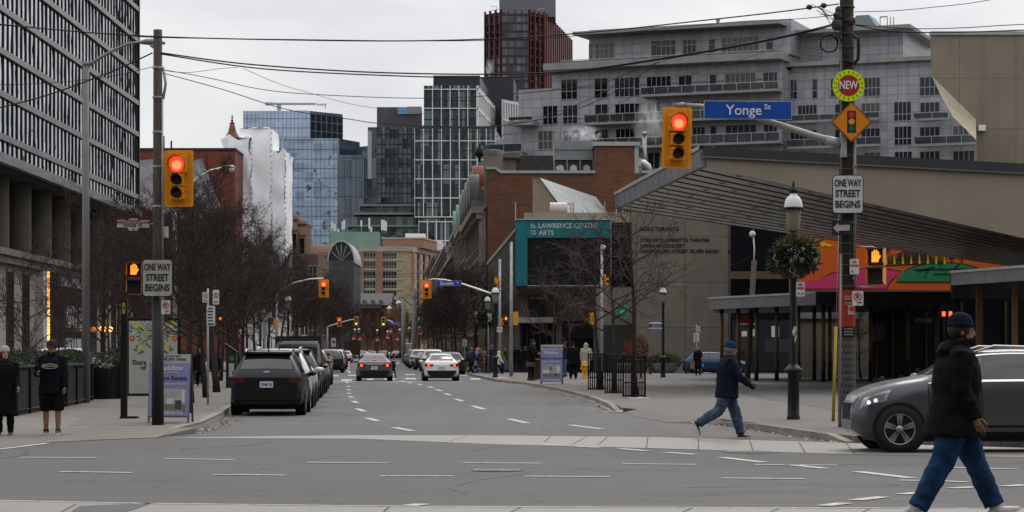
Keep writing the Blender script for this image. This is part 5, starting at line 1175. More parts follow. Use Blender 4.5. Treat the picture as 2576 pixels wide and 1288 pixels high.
for (x0,x1,y0,y1) in ((2190,2226,818,858),(2300,2345,800,812)): p,q = P(x0,y1,122.5),P(x1,y0,122.5);m.box(p.x-l0.x,q.x-l0.x,-0.5,-0.42,p.z-l0.z,q.z-l0.z)
m.build('interior_panel',M('interior_panel',(0.09,0.09,0.10),0.5),o)
for x in (2374,2391):
 q = P(x,788,122.6);m = MB();m.box(q.x-l0.x-0.08,q.x-l0.x+0.08,-0.45,-0.36,q.z-l0.z-0.16,q.z-l0.z+0.16);m.build('signal_reflection',M('signal_reflection',(0.8,0.1,0.05),0.4,var=0,emit=(1.0,0.12,0.04),es=2.0),o)  # glowing boxes imitate the hand signals' red reflections in the glazing
# ================================================================ TREES AND PLANTS
def tree_parts(seed,H,r0,clear=0.28,spread=1.0,dens=1.0,lead=1.0):
 """a leafless tree: (trunk with main limbs, crown of branches and twigs)"""
 R = random.Random(seed);tr,cr = MB(),MB()
 def grow(p,d,L_,r,n,wob,up):
  pts = [p];q = Vector(p);d = Vector(d).normalized()
  for i in range(n):
   d = (d+Vector((R.gauss(0,wob),R.gauss(0,wob),R.gauss(0,wob)+up))).normalized();q = q+d*(L_/n);pts.append(q.copy())
  return pts
 def rads(r,n,t=0.35): return [r*(1-(1-t)*i/n) for i in range(n+1)]
 n = 9;tp = grow(Vector((0,0,0)),Vector((R.gauss(0,.03),R.gauss(0,.03),1)),H*0.93*lead,r0,n,0.05,0.08)
 tr.tube(tp,[r0*1.25]+[max(0.012,r0*(1-0.93*(i/n)**0.8)) for i in range(1,n+1)],8)
 def at(pts,t):
  f = t*(len(pts)-1);i = min(int(f),len(pts)-2);return pts[i].lerp(pts[i+1],f-i),(pts[i+1]-pts[i]).normalized()
 def side(d,ang):
  o = d.orthogonal();o.rotate(Matrix.Rotation(R.random()*2*pi,3,d));return (d*math.cos(ang)+o*math.sin(ang)).normalized()
 nl = int(11*dens)
 for i in range(nl):
  t = clear+(0.97-clear)*(i+R.random()*0.6)/nl;p,d = at(tp,t)
  L1 = H*spread*(0.46-0.30*(t-clear)/(1-clear))*R.uniform(0.8,1.15);r1 = max(0.012,r0*0.42*(1-0.6*t))
  l1 = grow(p,side(Vector((0,0,1)),R.uniform(0.75,1.15)),L1,r1,5,0.13,0.10);tr.tube(l1,rads(r1,5,0.3),5)
  n2 = int(7*dens)
  for j in range(n2):
   p2,d2 = at(l1,0.22+0.78*(j+R.random()*0.7)/n2);L2 = L1*R.uniform(0.34,0.55);r2 = max(0.008,r1*0.5)
   l2 = grow(p2,side(d2,R.uniform(0.5,0.95))+Vector((0,0,0.2)),L2,r2,4,0.16,0.06);cr.tube(l2,rads(r2,4,0.45),4,cap=False)
   n3 = int(6*dens)
   for k in range(n3):
    p3,d3 = at(l2,0.15+0.85*(k+R.random()*0.8)/n3);L3 = L2*R.uniform(0.35,0.6);r3 = max(0.006,r2*0.55)
    l3 = grow(p3,side(d3,R.uniform(0.45,0.95))+Vector((0,0,0.12)),L3,r3,3,0.18,0.04);cr.tube(l3,rads(r3,3,0.6),3,cap=False)
    for q in range(int(4*dens)):
     p4,d4 = at(l3,0.2+0.8*(q+R.random())/max(1,int(4*dens)));
     l4 = grow(p4,side(d4,R.uniform(0.4,0.9)),L3*R.uniform(0.3,0.6),0.005,2,0.2,0.03);cr.tube(l4,[0.0062,0.005,0.0035],3,cap=False)
 return tr,cr
_tpl = {}
def template(key,seed,H,r0,**k):
 tr,cr = tree_parts(seed,H,r0,**k);a,b2 = tr.mesh('trunk'),cr.mesh('crown')
 a.materials.append(barkm);b2.materials.append(twigm);_tpl[key] = (a,b2,H)
template('a',11,7.0,0.11,dens=1.25);template('b',23,7.0,0.10,spread=1.1,dens=1.2,clear=0.24);template('c',37,7.0,0.12,dens=1.2,clear=0.3)
template('d',41,7.0,0.10,spread=0.9,dens=1.0,clear=0.22);template('s',57,6.0,0.10,clear=0.34,spread=1.05,dens=0.78);template('t',63,6.0,0.10,clear=0.36,spread=1.1,dens=0.82)
for k in 'st': _tpl[k][1].materials.clear();_tpl[k][1].materials.append(twigr)
def tree(key,loc,H,rz,label,group=None,leafless=True):
 a,b2,h0 = _tpl[key];o = thing('bare_tree',label,'tree',loc,rz,group);s_ = H/h0;o.scale = (s_,s_,s_)
 for nm,me in (('trunk',a),('crown',b2)):
  q = bpy.data.objects.new(nm,me);COL.objects.link(q);q.parent = o
 return o
rt = random.Random(5)
# left pavement trees beside the parked cars
lt = [(479,66,6.7,'a','bare pavement tree between the purple board and the dark car'),(518,73,6.9,'b','bare pavement tree beside the parking sign pole'),(545,82,7.0,'c','bare pavement tree in front of the parking machine')]
for x,Y,H,k,lab in lt:
 tree(k,P(x,HY,Y).xy.to_3d()+Vector((0,0,gz(Y)+0.12)),H,rt.random()*6,lab)
grp = 'bare trees massed along the left side of the street'
lab = 'bare twiggy tree in the dense brown mass on the left of the street'
for x,Y,H in ((590,97,7.4),(612,110,7.8),(640,126,8.2),(655,141,8.6),(675,172,9.8),(702,192,10.0),(727,214,10.2),(748,240,10.4),(770,268,10.6),(792,300,11),(812,335,11),(828,372,11.5),
    (260,92,7.8),(322,104,8.2),(385,98,7.6),(440,112,8.6),(300,128,9.4),(365,136,9.6),(430,142,9.8),(500,128,9.4),(545,146,10.0),(585,168,10.4),(625,190,10.6),(470,165,11),(535,190,11.5),(350,165,10.5),(600,215,11.5),(665,235,11.5),(700,262,12),(845,300,10.5),(858,330,10.5),(838,285,9),(410,120,8.6),(555,112,8.0)):
 tree(rt.choice('abcd'),Vector(((x-CX)/F*Y,Y,gz(Y)+0.1)),H*rt.uniform(0.9,1.0),rt.random()*6,lab,grp)
tree('d',Vector(((70-CX)/F*74,74,0.25)),5.2,1.0,'slender bare tree in the black planter behind the couple at the left')
tree('d',Vector(((150-CX)/F*80,80,0.3)),4.6,3.0,'small bare tree in the planter hedge left of the grey lamp pole')
tree('b',Vector(((272-CX)/F*86,86,0.3)),5.6,2.2,'bare tree in the hedge between grey lamp pole and yellow topped pillar')
# right hand pavement trees
for x,Y,H,k,lab2 in ((1511,87.5,6.5,'s','bare tree in the farthest of the three black guards'),(1545,80.5,5.9,'t','bare tree in the middle black guard'),(1597,74.5,6.7,'s','bare tree in the nearest black guard, in front of the lettered wall')):
 tree(k,Vector(((x-CX)/F*Y,Y,gz(Y)+0.12)),H,rt.random()*6,lab2)
tree('t',Vector(((1388-CX)/F*128,128,gz(128)+0.12)),6.3,0.7,'bare tree behind the purple board, in front of the dark screen')
tree('s',Vector(((1440-CX)/F*140,140,gz(140)+0.12)),5.8,2.9,'bare tree before the arts centre shutters, behind the people in coats')
grp = 'bare trees along the right pavement further up the street';lab = 'bare twiggy tree on the far right pavement before the old brick row'
for x,Y,H in ((1215,166,7.0),(1196,180,8.0),(1180,196,8.4),(1165,212,8.8),(1150,232,9.2),(1138,252,9.4),(1125,275,9.6),(1112,300,9.6),(1100,330,10),(1090,365,10),(1075,400,10)):
 tree(rt.choice('abcd'),Vector(((x-CX)/F*Y,Y,gz(Y)+0.1)),H,rt.random()*6,lab,grp)
grp = 'bare trees in the median beyond the far crossing';lab = 'small bare tree beyond the far green traffic lights'
for x,Y,H in ((880,420,9),(905,450,9.5),(925,440,8.5),(945,470,9.5),(960,455,8),(985,480,9),(1010,430,8.5),(1030,460,9),(865,390,10),(1050,420,9.5)):
 tree(rt.choice('abd'),Vector(((x-CX)/F*Y,Y,gz(Y))),H,rt.random()*6,lab,grp)
tree('d',P(2182,930,122.5)*1.0-Vector((0,0,0)) if False else Vector(((2165-CX)/F*121,121,gz(121)+0.12)),4.6,1.2,'small bare tree against the pale stone wall under the entrance canopy')
def leaves(mb,c,rad,n,s0,s1,R,m=0,flat=1.0,up=0.3):
 for _ in range(n):
  while True:
   v = Vector((R.uniform(-1,1),R.uniform(-1,1),R.uniform(-1,1)))
   if 0.25 < v.length < 1: break
  p = Vector(c)+Vector((v.x*rad[0],v.y*rad[1],v.z*rad[2]));d = (v+Vector((R.gauss(0,.4),R.gauss(0,.4),up+R.gauss(0,.4)))).normalized();s = R.uniform(s0,s1)
  o = d.orthogonal().normalized();o.rotate(Matrix.Rotation(R.random()*6.3,3,d));w_ = s*0.22*flat
  mb.add([p-o*w_,p+d*s*0.5-o*w_*1.1,p+d*s,p+d*s*0.5+o*w_*1.1,p+o*w_],[(0,1,2,3,4)],m)
rp_ = random.Random(8)
# left black planter fence with clipped hedge
def planter(name,label,pts,h,hedge=0.42,wd=1.3,posts=True):
 """a black planter along pts (world xy), h tall, with evergreen hedge on top"""
 c0 = pts[0];o = thing(name,label,'planter',(c0[0],c0[1],gz(c0[1])+0.12));m = MB();g = MB();R = rp_
 for i in range(len(pts)-1):
  a,c = Vector(pts[i])-Vector(c0),Vector(pts[i+1])-Vector(c0);u = (c-a).normalized();n = Vector((-u.y,u.x))*wd
  if n.x > 0: n = -n
  za,zc = gz(pts[i][1])-gz(c0[1]),gz(pts[i+1][1])-gz(c0[1]);L_ = (c-a).length
  m.prism([tuple(a),tuple(c),tuple(c+n),tuple(a+n)],min(za,zc)-0.02,za+h-0.02)
  k = max(1,int(L_/2.2))
  for j in range(k+1):
   p = a+(c-a)*j/k;m.box(p.x-0.035,p.x+0.05,p.y-0.04,p.y+0.04,za,za+h+0.03)
  m.tube([(*a,za+h),(*c,zc+h)],0.045,6);m.tube([(*a,za+0.1),(*c,zc+0.1)],0.03,6)
  for j in range(int(L_/0.35)+1):
   p = a+(c-a)*min(1,j*0.35/L_);q = p+n*0.45;leaves(g,(q.x,q.y,za+h+hedge*0.42),(0.55,0.4,hedge*0.62),170,0.035,0.09,R)
 m.build('planter_box',black,o);h_ = g.build('hedge',foliage,o);return o
planter('planter','long black planter with clipped hedge behind the couple at the left',[(-15.5,49.0)]+[tuple(G(x,y,0.12)[:2]) for x,y in ((38,1047),(216,1013))]+[(-13.0,72)],1.1)
planter('planter','black planter with hedge between the capped man and the yellow topped pillar',[tuple(G(300,1003,0.12)[:2]),tuple(G(268,1001,0.12)[:2])][::-1],1.0,0.35)
planter('planter','long dark planter hedge behind the yellow topped pillar and poster panel',[(-13.2,79),(-13.6,90),(-14,104)],1.1)
q = G(244,1004,0.12);o = thing('planter_box','low square black planter with withered pale stems, beside the long black planter','planter',q);s_ = S(q.y)
m = MB();m.box(-28/s_,28/s_,0,0.9,0,0.95);m.build('box',black,o)
m = MB();leaves(m,(-0.1,0.3,1.02),(0.30,0.3,0.10),90,0.04,0.12,rp_,0,1.0);leaves(m,(0.25,0.3,1.0),(0.2,0.25,0.08),60,0.04,0.1,rp_,0,1.0)
m.build('withered_plant',M('withered_white',(0.26,0.25,0.23),0.8,var=0.3),o)
# right plaza: big planters with juniper, golden shrubs and red dogwood
def bowl(name,label,x,ybase,w,greens=True,dog=True,tall=0.7,gold=True):
 q = G(x,ybase,0.125);s_ = S(q.y);r = w/2/s_;o = thing(name,label,'planter',q);R = rp_
 m = MB();m.lathe([(r*0.62,0),(r*0.85,0.18),(r*1.0,0.55),(r*1.02,0.62),(r*0.94,0.62),(r*0.9,0.5)],20);m.build('bowl',M('planter_concrete',(0.22,0.21,0.19),0.85,var=0.2),o)
 m = MB();leaves(m,(0,0,0.75),(r*1.2,r*1.1,0.4),1300,0.07,0.2,R,0,0.6);leaves(m,(0,-r*0.3,0.62),(r*1.25,r*0.9,0.3),900,0.06,0.18,R,0,0.6)
 if gold: leaves(m,(r*0.1,-0.1,1.0),(r*0.8,r*0.7,0.35),700,0.06,0.17,R,1,0.6)
 m.build('evergreens',[foliage,foliage_y],o)
 if dog:
  m = MB()
  for k in range(46):
   a = R.random()*6.28;t = R.uniform(0.1,0.5);h = tall*R.uniform(0.8,1.25);m.tube([(0.1*math.cos(a),0.1*math.sin(a),0.7),(t*0.5*math.cos(a),t*0.5*math.sin(a),0.7+h*0.6),(t*math.cos(a),t*math.sin(a),0.75+h)],[0.012,0.01,0.006],3,cap=False)
  m.build('dogwood_stems',M('dogwood_red',(0.20,0.035,0.018),0.7,var=0.2),o)
 return o
bowl('planter_bowl','large planter with golden shrubs and red dogwood stems behind the nearest tree guard',1585,938,100,tall=1.2)
bowl('planter_bowl','wide planter of low juniper and golden shrubs right of the nearest tree guard',1670,938,78,dog=False)
bowl('planter_bowl','round concrete bowl planter behind the walking man and the leaning wooden pole',1950,929,56,gold=False,tall=0.8)
bowl('planter_bowl','round concrete bowl planter with red stems right of the lamp post',2022,929,52,gold=False,tall=1.3)
bowl('planter_bowl','dark leafy planter under the entrance canopy, left of the patterned pole',2085,929,44,gold=False,dog=False)
bowl('planter_bowl','dark leafy planter right of the patterned pole',2180,927,54,gold=False,dog=False)
m = MB();q = G(1612,905,0.125) if False else Vector(((1612-CX)/F*124,124,gz(124)+0.12));leaves(m,(0,0,1.45),(0.42,0.4,0.85),1500,0.05,0.14,rp_,0,0.7);o = thing('conical_shrub','orange brown conical cypress among the planters before the lettered wall','shrub',q);m.build('foliage',M('cypress_brown',(0.10,0.045,0.018),0.8,var=0.4,scale=5),o)
m = MB();m.tube([(0,0,0),(0,0,1.2)],0.06,6);m.build('stem',barkm,o)
# dirty snow heaps
def heap(label,x,y,w,h,seed,dz=0.12,dp=0.8):
 q = G(x,y,dz);s_ = S(q.y);m = MB();R = random.Random(seed);n = 18;k = 8;vs = []
 for i in range(k+1):
  for j in range(n):
   t = i/k;a = 2*pi*j/n;r = w/2/s_*t*(0.85+0.3*noise.noise(Vector((math.cos(a)*1.5+seed,math.sin(a)*1.5,0))))
   z = 0.6*h/s_*(1-t**1.5)*(0.6+1.6*noise.noise(Vector((r*math.cos(a)*4+seed,r*math.sin(a)*4,1)))) if t < 1 else -0.02
   vs.append((r*math.cos(a),r*math.sin(a)*dp,max(z,-0.01)))
 m.add(vs,[(i*n+j,(i+1)*n+j,(i+1)*n+(j+1)%n,i*n+(j+1)%n) for i in range(k) for j in range(n)],0,False)
 tag(m.build('snow_heap',ice,None,q),label,'snow')
heap('dirty snow crust at the foot of the nearest tree guard',1608,1002,62,10,2);heap('dirty snow left at the end of the right kerb',1560,1036,46,12,7,0.02)
heap('snow remnants round the base of the lamp post at the far corner',1262,951,40,5,4)
heap('small snow patch by the bollard beside the plaza driveway',1775,938,34,4,9)
# ================================================================ POLES, SIGNALS, SIGNS, LAMPS, WIRES
YP = 45.9;sP = S(YP)
def W3(x,y,Y): return P(x,y,Y)
def plate(name,label,x0,x1,y0,y1,Y,mat,cat='sign',border=None,r=0.08,thick=0.02,rz=0.0,group=None,under=signw):
 """flat sign facing the viewer; local x right, z up, origin at its middle"""
 c = P((x0+x1)/2,(y0+y1)/2,Y);s_ = S(Y);o = thing(name,label,cat,c,rz,group);w_,h = (x1-x0)/s_/2,(y1-y0)/s_/2;r_ = min(w_,h)*r*2
 m = MB()
 if border:
  m.bbox(-w_,w_,0,thick,-h,h,r_,1);e = min(w_,h)*0.05;m.bbox(-w_+e,w_-e,-0.003,0.002,-h+e,h-e,r_*0.8,0)
  m.bbox(-w_+2.6*e,w_-2.6*e,-0.005,-0.002,-h+2.6*e,h-2.6*e,r_*0.6,0) if False else None
 else: m.bbox(-w_,w_,0,thick,-h,h,r_,0)
 m.build('panel',[mat,border or mat],o);o['w'] = w_;o['h'] = h
 m = MB();
 for z in (h*0.82,-h*0.82): m.lathe([(0.012,-0.006),(0.012,0)],6,0,(0,0,z),'y')
 m.build('bolts',steel,o);return o,w_,h
def signal(label,x0,x1,y0,y1,Y,lit='red',rz=0.0,small=False,group=None):
 """three lamp traffic signal with yellow backboard, facing -y"""
 c = P((x0+x1)/2,y1,Y);s_ = S(Y);o = thing('traffic_light',label,'traffic light',c,rz,group);w_,h = (x1-x0)/s_,(y1-y0)/s_
 m = MB();m.bbox(-w_/2,w_/2,0.0,0.03,0,h,0.03);m.bbox(-w_/2+0.055,w_/2-0.055,-0.01,0.001,0.055,h-0.055,0.02,1);m.build('backboard',[yellow,M('signal_yellow_deep',(0.60,0.225,0.010),0.5,var=0.12,scale=6)],o)
 secs = ((0.745,0.155,0.36),(0.47,0.105,0.26),(0.235,0.105,0.26))
 for i,(zc,r,sz) in enumerate(secs):
  r *= w_/0.59;sz *= w_/0.59;z = zc*h;m = MB();m.bbox(-sz/2,sz/2,-0.16,-0.01,z-sz/2+0.005,z+sz/2-0.005,0.02)
  for sx in (-1,1):
   for sz2 in (-1,1): m.box(sx*sz*0.46-0.02,sx*sz*0.46+0.02,-0.175,-0.02,z+sz2*sz*0.36-0.02,z+sz2*sz*0.36+0.02)
  hs2 = m.build('lamp_housing',yellow,o)
  on = (lit == 'red' and i == 0) or (lit == 'green' and i == 2)
  m = MB();m.lathe([(r,-0.17),(r*0.8,-0.185),(0.001,-0.19)],18,0,(0,0,z),'y',cap=False);m.build('lens',(redlens if lit == 'red' else greenlens) if on else darklens,o)
  if on and lit == 'red': m = MB();m.lathe([(r*0.62,-0.1885),(0.001,-0.195)],14,0,(0,0,z-r*0.15),'y',cap=False);m.build('lens_glow',redcore,o)
  m = MB();vs = [];n = 14;L1 = 0.24*w_/0.59
  for j in range(n+1):
   a = math.radians(-35+250*j/n);k = 0.35+0.65*max(0,math.sin(a));k = k if k > 0 else 0.3
   for y,rr_ in ((-0.16,r*1.06),(-0.16-L1*k,r*1.10)): vs.append((rr_*math.cos(a),y,z+rr_*math.sin(a)))
  fs = [(2*j,2*j+2,2*j+3,2*j+1) for j in range(n)];fs2 = [f[::-1] for f in fs]
  b0 = len(vs);vs += [(x*0.94,y,z+(zz-z)*0.94) for x,y,zz in vs];m.add(vs,fs+[tuple(b0+q for q in f) for f in fs2],0,True);m.build('visor',M('visor_ochre',(0.36,0.16,0.015),0.5,var=0.2),o)
 return o
def hand_shape(m,s_,x,z,y):
 for (a,b2,w_,h) in ((-0.30,-0.42,0.20,0.50),(-0.34,0.02,0.13,0.42),(-0.17,0.05,0.13,0.52),(0.0,0.05,0.13,0.52),(0.16,-0.02,0.12,0.44)):
  m.prism_xz([(x+s_*a,z+s_*b2),(x+s_*(a+w_),z+s_*b2),(x+s_*(a+w_),z+s_*(b2+h)),(x+s_*a,z+s_*(b2+h))],y,y+0.01)
 m.prism_xz([(x-s_*0.34,z-s_*0.45),(x+s_*0.22,z-s_*0.45),(x+s_*0.28,z+s_*0.1),(x-s_*0.34,z+s_*0.1)],y-0.001,y+0.01)
 m.prism_xz([(x+s_*0.22,z-s_*0.3),(x+s_*0.44,z+s_*0.05),(x+s_*0.36,z+s_*0.14),(x+s_*0.2,z-s_*0.05)],y,y+0.01)
def ped(label,x0,x1,y0,y1,Y,rz=0.0,group=None):
 c = P((x0+x1)/2,y1,Y);s_ = S(Y);o = thing('pedestrian_signal',label,'pedestrian signal',c,rz,group);w_,h = (x1-x0)/s_,(y1-y0)/s_;sz = h/2
 for i in (0,1):
  z0 = sz*i;m = MB();m.bbox(-sz*0.42,sz*0.42,0.0,0.2,z0+0.01,z0+sz-0.01,0.02,1);m.box(-sz*0.41,sz*0.41,-0.012,0.0,z0+0.02,z0+sz-0.02,0)
  m.box(-sz*0.46,sz*0.46,-0.13,0.0,z0+sz-0.05,z0+sz-0.02,0);m.box(-sz*0.46,-sz*0.43,-0.13,0.0,z0+0.06,z0+sz-0.02,1);m.box(sz*0.43,sz*0.46,-0.13,0.0,z0+0.06,z0+sz-0.02,1)
  m.build('lamp_housing',[M('signal_black',(0.018,0.016,0.014),0.5,var=0.1),yellow],o)
 m = MB();hand_shape(m,sz*0.62,0,sz*1.5,-0.025);m.build('lit_hand',handm,o);return o
def pole(name,label,cat,x,yb,yt,r0,r1,Y=None,dz=0.12,mat=steel,n=12,lean=0.0,group=None):
 q = G(x,yb,dz) if Y is None else Vector(((x-CX)/F*Y,Y,gz(Y)+dz));H = CH+(HY-yt)/S(q.y)-q.z
 o = thing(name,label,cat,q,0,group);m = MB();m.tube([(0,0,-0.02),(lean*0.5,0,H/2),(lean,0,H)],[r0,(r0+r1)/2,r1],n);m.build('shaft',mat,o);return o,H
# ---- left wooden utility pole with what hangs on it
o,H = pole('utility_pole','slim grey wooden utility pole carrying the left red traffic light','utility pole',397,1069,75,0.115,0.088,mat=wood);YL_ = o.location.y;sL = S(YL_)
m = MB();m.tube([(0,0,0),(0,0,2.7)],[0.124,0.118],14);m.build('dark_sleeve',M('sleeve_black',(0.022,0.022,0.022),0.6,var=0.3,scale=3),o)
m = MB();m.tube([(0.1,-0.05,3.1),(0.1,-0.05,H-1.4)],0.022,6);m.tube([(0.11,-0.02,H-1.4),(0.16,0,H-1.1),(0.11,0,H-0.75)],0.03,6)
for z in (3.3,4.4,5.2,5.9,6.6,7.2): m.lathe([(0.108,0),(0.112,0.02),(0.108,0.04)],12,0,(0,0,z))
m.build('conduit',steel,o)
m = MB();z = CH+(HY-585)/sL-o.location.z;m.box(0.11,0.2,-0.05,0.1,z-0.1,z+0.12);m.build('junction_box',signd,o)
signal('yellow backed traffic light showing red on the left wooden pole',412,486,378,520,YL_-0.05,rz=math.radians(-3))
m = MB();
for y in (392,508): a = P(398,y,YL_)-o.location;e = P(420,y,YL_)-o.location;m.tube([a,e],0.025,6)
m.build('signal_bracket',steel,o)
sg,w_,h = plate('warning_sign','ONE WAY STREET BEGINS sign on the left wooden pole',358,434,652,746,YL_-0.2,signd,border=inkb,rz=math.radians(4))
for t,z,k in (('ONE WAY',0.56,0.86),('STREET',0.0,0.74),('BEGINS',-0.54,0.80)): text_fit(t,w_*2*k,h*0.36,inkb,sg,(0,-0.008,h*z),bold=0.022)
ped('lit orange hand signal beside the left ONE WAY sign',318,357,658,742,YL_-0.05,rz=math.radians(8))
def nopark(x0,x1,y0,y1,Y,label,arrow=True,rz=0.0,group=None):
 sg,w_,h = plate('parking_sign',label,x0,x1,y0,y1,Y,signw,rz=rz,group=group)
 zc = h*0.2;r = w_*0.74;m = MB();m.lathe([(r,-0.008),(r*0.80,-0.008),(r*0.80,-0.004),(r,-0.004),(r,-0.008)],22,0,(0,0,zc),'y',cap=False,smooth=False)
 m.prism_xz([(-r*0.62,zc+r*0.50),(-r*0.50,zc+r*0.62),(r*0.62,zc-r*0.50),(r*0.50,zc-r*0.62)],-0.0095,-0.007);m.build('red_ring',inkr,sg)
 text_fit('P',r*0.72,r*0.95,inkb,sg,(0,-0.006,zc),bold=0.03,ext=0.001)
 if arrow: m = MB();m.prism_xz([(w_*0.35,-h*0.72),(w_*0.8,-h*0.58),(w_*0.35,-h*0.44)],-0.006,-0.002);m.prism_xz([(-w_*0.2,-h*0.63),(w_*0.35,-h*0.63),(w_*0.35,-h*0.53),(-w_*0.2,-h*0.53)],-0.006,-0.002);m.build('arrow',inkb,sg)
 return sg
nopark(406,428,755,790,YL_-0.14,'no parking sign low on the left wooden pole')
# heritage street name sign on the left pole
c = P(335,562,YL_-0.02);sg = thing('street_sign','crested white and red YONGE ST name sign left of the wooden pole','street sign',c,math.radians(2));k = 1/sL
m = MB();m.prism_xz([(-42*k,10*k),(-14*k,10*k),(-10*k,14*k),(10*k,14*k),(14*k,10*k),(42*k,10*k),(42*k,-12*k),(16*k,-12*k),(10*k,-20*k),(-10*k,-20*k),(-16*k,-12*k),(-42*k,-12*k)][::-1],0,0.03,1)
m.prism_xz([(-40.5*k,8.5*k),(-13*k,8.5*k),(-9*k,12.5*k),(9*k,12.5*k),(13*k,8.5*k),(40.5*k,8.5*k),(40.5*k,-10.5*k),(15*k,-10.5*k),(9.2*k,-18.5*k),(-9.2*k,-18.5*k),(-15*k,-10.5*k),(-40.5*k,-10.5*k)][::-1],-0.004,0.001,0);m.build('panel',[signd,inkb],sg)
m = MB();m.box(-40.5*k,40.5*k,-0.007,-0.003,-0.5*k,6.5*k);m.build('red_band',M('sign_dull_red',(0.30,0.035,0.025),0.6,var=0.1),sg)
text_fit('ST. LAWRENCE MARKET',72*k,4.2*k,signd,sg,(0,-0.010,3*k));text_fit('YONGE  ST.',50*k,7*k,inkb,sg,(0,-0.008,-5.6*k));text_fit('33',6*k,3.5*k,inkb,sg,(0,-0.008,-15*k));text_fit('Old Town Toronto',36*k,2*k,inkb,sg,(0,-0.008,8.2*k))
m = MB();m.tube([(42*k,0.02,-1*k),(60*k,0.02,-1*k)],0.015,6);m.build('bracket',steel,sg)
# ---- tall grey lamp pole on the left
o,H = pole('street_lamp','tall grey metal street lamp pole with curved arm before the mirrored offices','street lamp',216,905,157,0.115,0.095,Y=66,mat=M('lamp_pole_grey',(0.16,0.16,0.155),0.6,0.3,var=0.15));s_ = S(66)
lp = o.location;arm = [P(221,166,66)-lp,P(250,146,66)-lp,P(290,124,66)-lp,P(322,110,66)-lp,P(350,106,66)-lp]
m = MB();m.tube(arm,[0.05,0.045,0.04,0.036,0.034],8);m.tube([(0,0,H-0.1),(0,0,H+0.02)],0.105,10);m.build('arm',M('lamp_pole_grey2',(0.2,0.2,0.195),0.6,0.3,var=0.1),o)
m = MB();a = P(350,107,66)-lp;m.tube([a,a+Vector((0.2,0,0.02)),a+Vector((0.55,0,0.02)),a+Vector((0.75,0,-0.02))],[(0.05,0.04),(0.14,0.085),(0.16,0.10),(0.04,0.03)],10,ref=(0,0,1));m.build('lamp_head',M('lamp_head_grey',(0.22,0.22,0.215),0.5,0.3),o)
m = MB();q = a+Vector((0.46,0,-0.06));m.ball(q,0.15,10,6,0,(1.1,0.8,0.8));m.build('lamp_lens',M('lens_grey',(0.30,0.30,0.28),0.2,var=0.1),o)
m = MB();m.ball(P(386,99,66)-lp-Vector((0.05,0,0)),0.03,6,4);m.build('photocell',black,o)
# second, smaller cobra head lamp past the traffic light
o,H = pole('street_lamp','far street lamp arm reaching out beside the white wrapped tower','street lamp',440,905,520,0.10,0.08,Y=98,mat=steel);lp = o.location
m = MB();m.tube([P(x,y,98)-lp for x,y in ((440,524),(470,472),(500,445),(530,428),(560,422))],0.04,8);m.build('arm',alum,o)
m = MB();a = P(558,421,98)-lp;m.tube([a,a+Vector((0.15,0,0.03)),a+Vector((0.45,0,0.02)),a+Vector((0.6,0,-0.03))],[0.04,(0.12,0.07),(0.14,0.08),0.03],10,ref=(0,0,1));m.build('lamp_head',steel,o)
m = MB();m.ball(a+Vector((0.42,0,-0.08)),0.14,10,6,0,(1,0.8,0.9));m.build('lamp_lens',M('lens_pale',(0.55,0.56,0.56),0.2,var=0.1),o)
# ---- right dark utility pole
o,H = pole('utility_pole','thick dark wooden utility pole wrapped in a red and patterned poster','utility pole',2130,1074,-40,0.165,0.135,mat=woodd,n=18);YR_ = o.location.y;sR = S(YR_);lp = o.location
zz = lambda y: CH+(HY-y)/sR-lp.z
for y in list(range(20,440,34))+list(range(560,730,27)): m = MB();m.lathe([(0.157,0),(0.162,0.012),(0.157,0.024)],16,0,(0,0,zz(y)));m.build('steel_band',M('band_dark',(0.07,0.06,0.05),0.4,0.6,var=0.2),o)
m = MB();m.lathe([(0.172,0.02),(0.168,zz(850))],24,0);pw = m.build('patterned_wrap',None or M('_tmp',(0.1,0.1,0.1)),o)
mt,n,b = _base('cube_pattern_wrap');v = coords(n);t = nd(n,'ShaderNodeSeparateXYZ');n.links.new(v,t.inputs[0])
an = nd(n,'ShaderNodeMath',operation='ARCTAN2');n.links.new(t.outputs[1],an.inputs[0]);n.links.new(t.outputs[0],an.inputs[1])
u_ = mth(n,'MULTIPLY',an.outputs[0],0.17/0.075);v_ = mth(n,'DIVIDE',t.outputs[2],0.13);row = mth(n,'FLOOR',v_);uo = mth(n,'ADD',u_,mth(n,'MULTIPLY',row,0.5));fu = mth(n,'FRACT',uo);fv = mth(n,'FRACT',v_)
tri = mth(n,'LESS_THAN',fv,mth(n,'ADD',0.25,mth(n,'MULTIPLY',mth(n,'ABSOLUTE',mth(n,'SUBTRACT',fu,0.5)),1.0)));lft = mth(n,'LESS_THAN',fu,0.5)
c = mixc(n,lft,(0.013,0.012,0.012),(0.034,0.032,0.031));c = mixc(n,tri,(0.062,0.06,0.058),c);c = mixc(n,ramp(n,noise_n(n,v,3,4),0.55,0.75),c,(0.08,0.02,0.015));n.links.new(c,b.inputs['Base Color']);b.inputs['Roughness'].default_value = 0.6
pw.data.materials.clear();pw.data.materials.append(mt)
m = MB();m.lathe([(0.168,zz(850)),(0.165,zz(822))],24,0);m.build('black_wrap_band',blackp,o)
m = MB();m.lathe([(0.169,zz(822)),(0.163,zz(730))],24,0);m.build('red_wrap',M('wrap_red',(0.26,0.018,0.014),0.6,var=0.12,scale=4),o)
lt_ = M('wrap_letters',(0.42,0.36,0.33),0.6,var=0)
for tt,y,wd_,hh in (('OLD',750,0.17,0.08),('TOWN',764,0.16,0.055)): text_fit(tt,wd_,hh,lt_,o,(0.02,-0.172,zz(y)),bold=0.01)
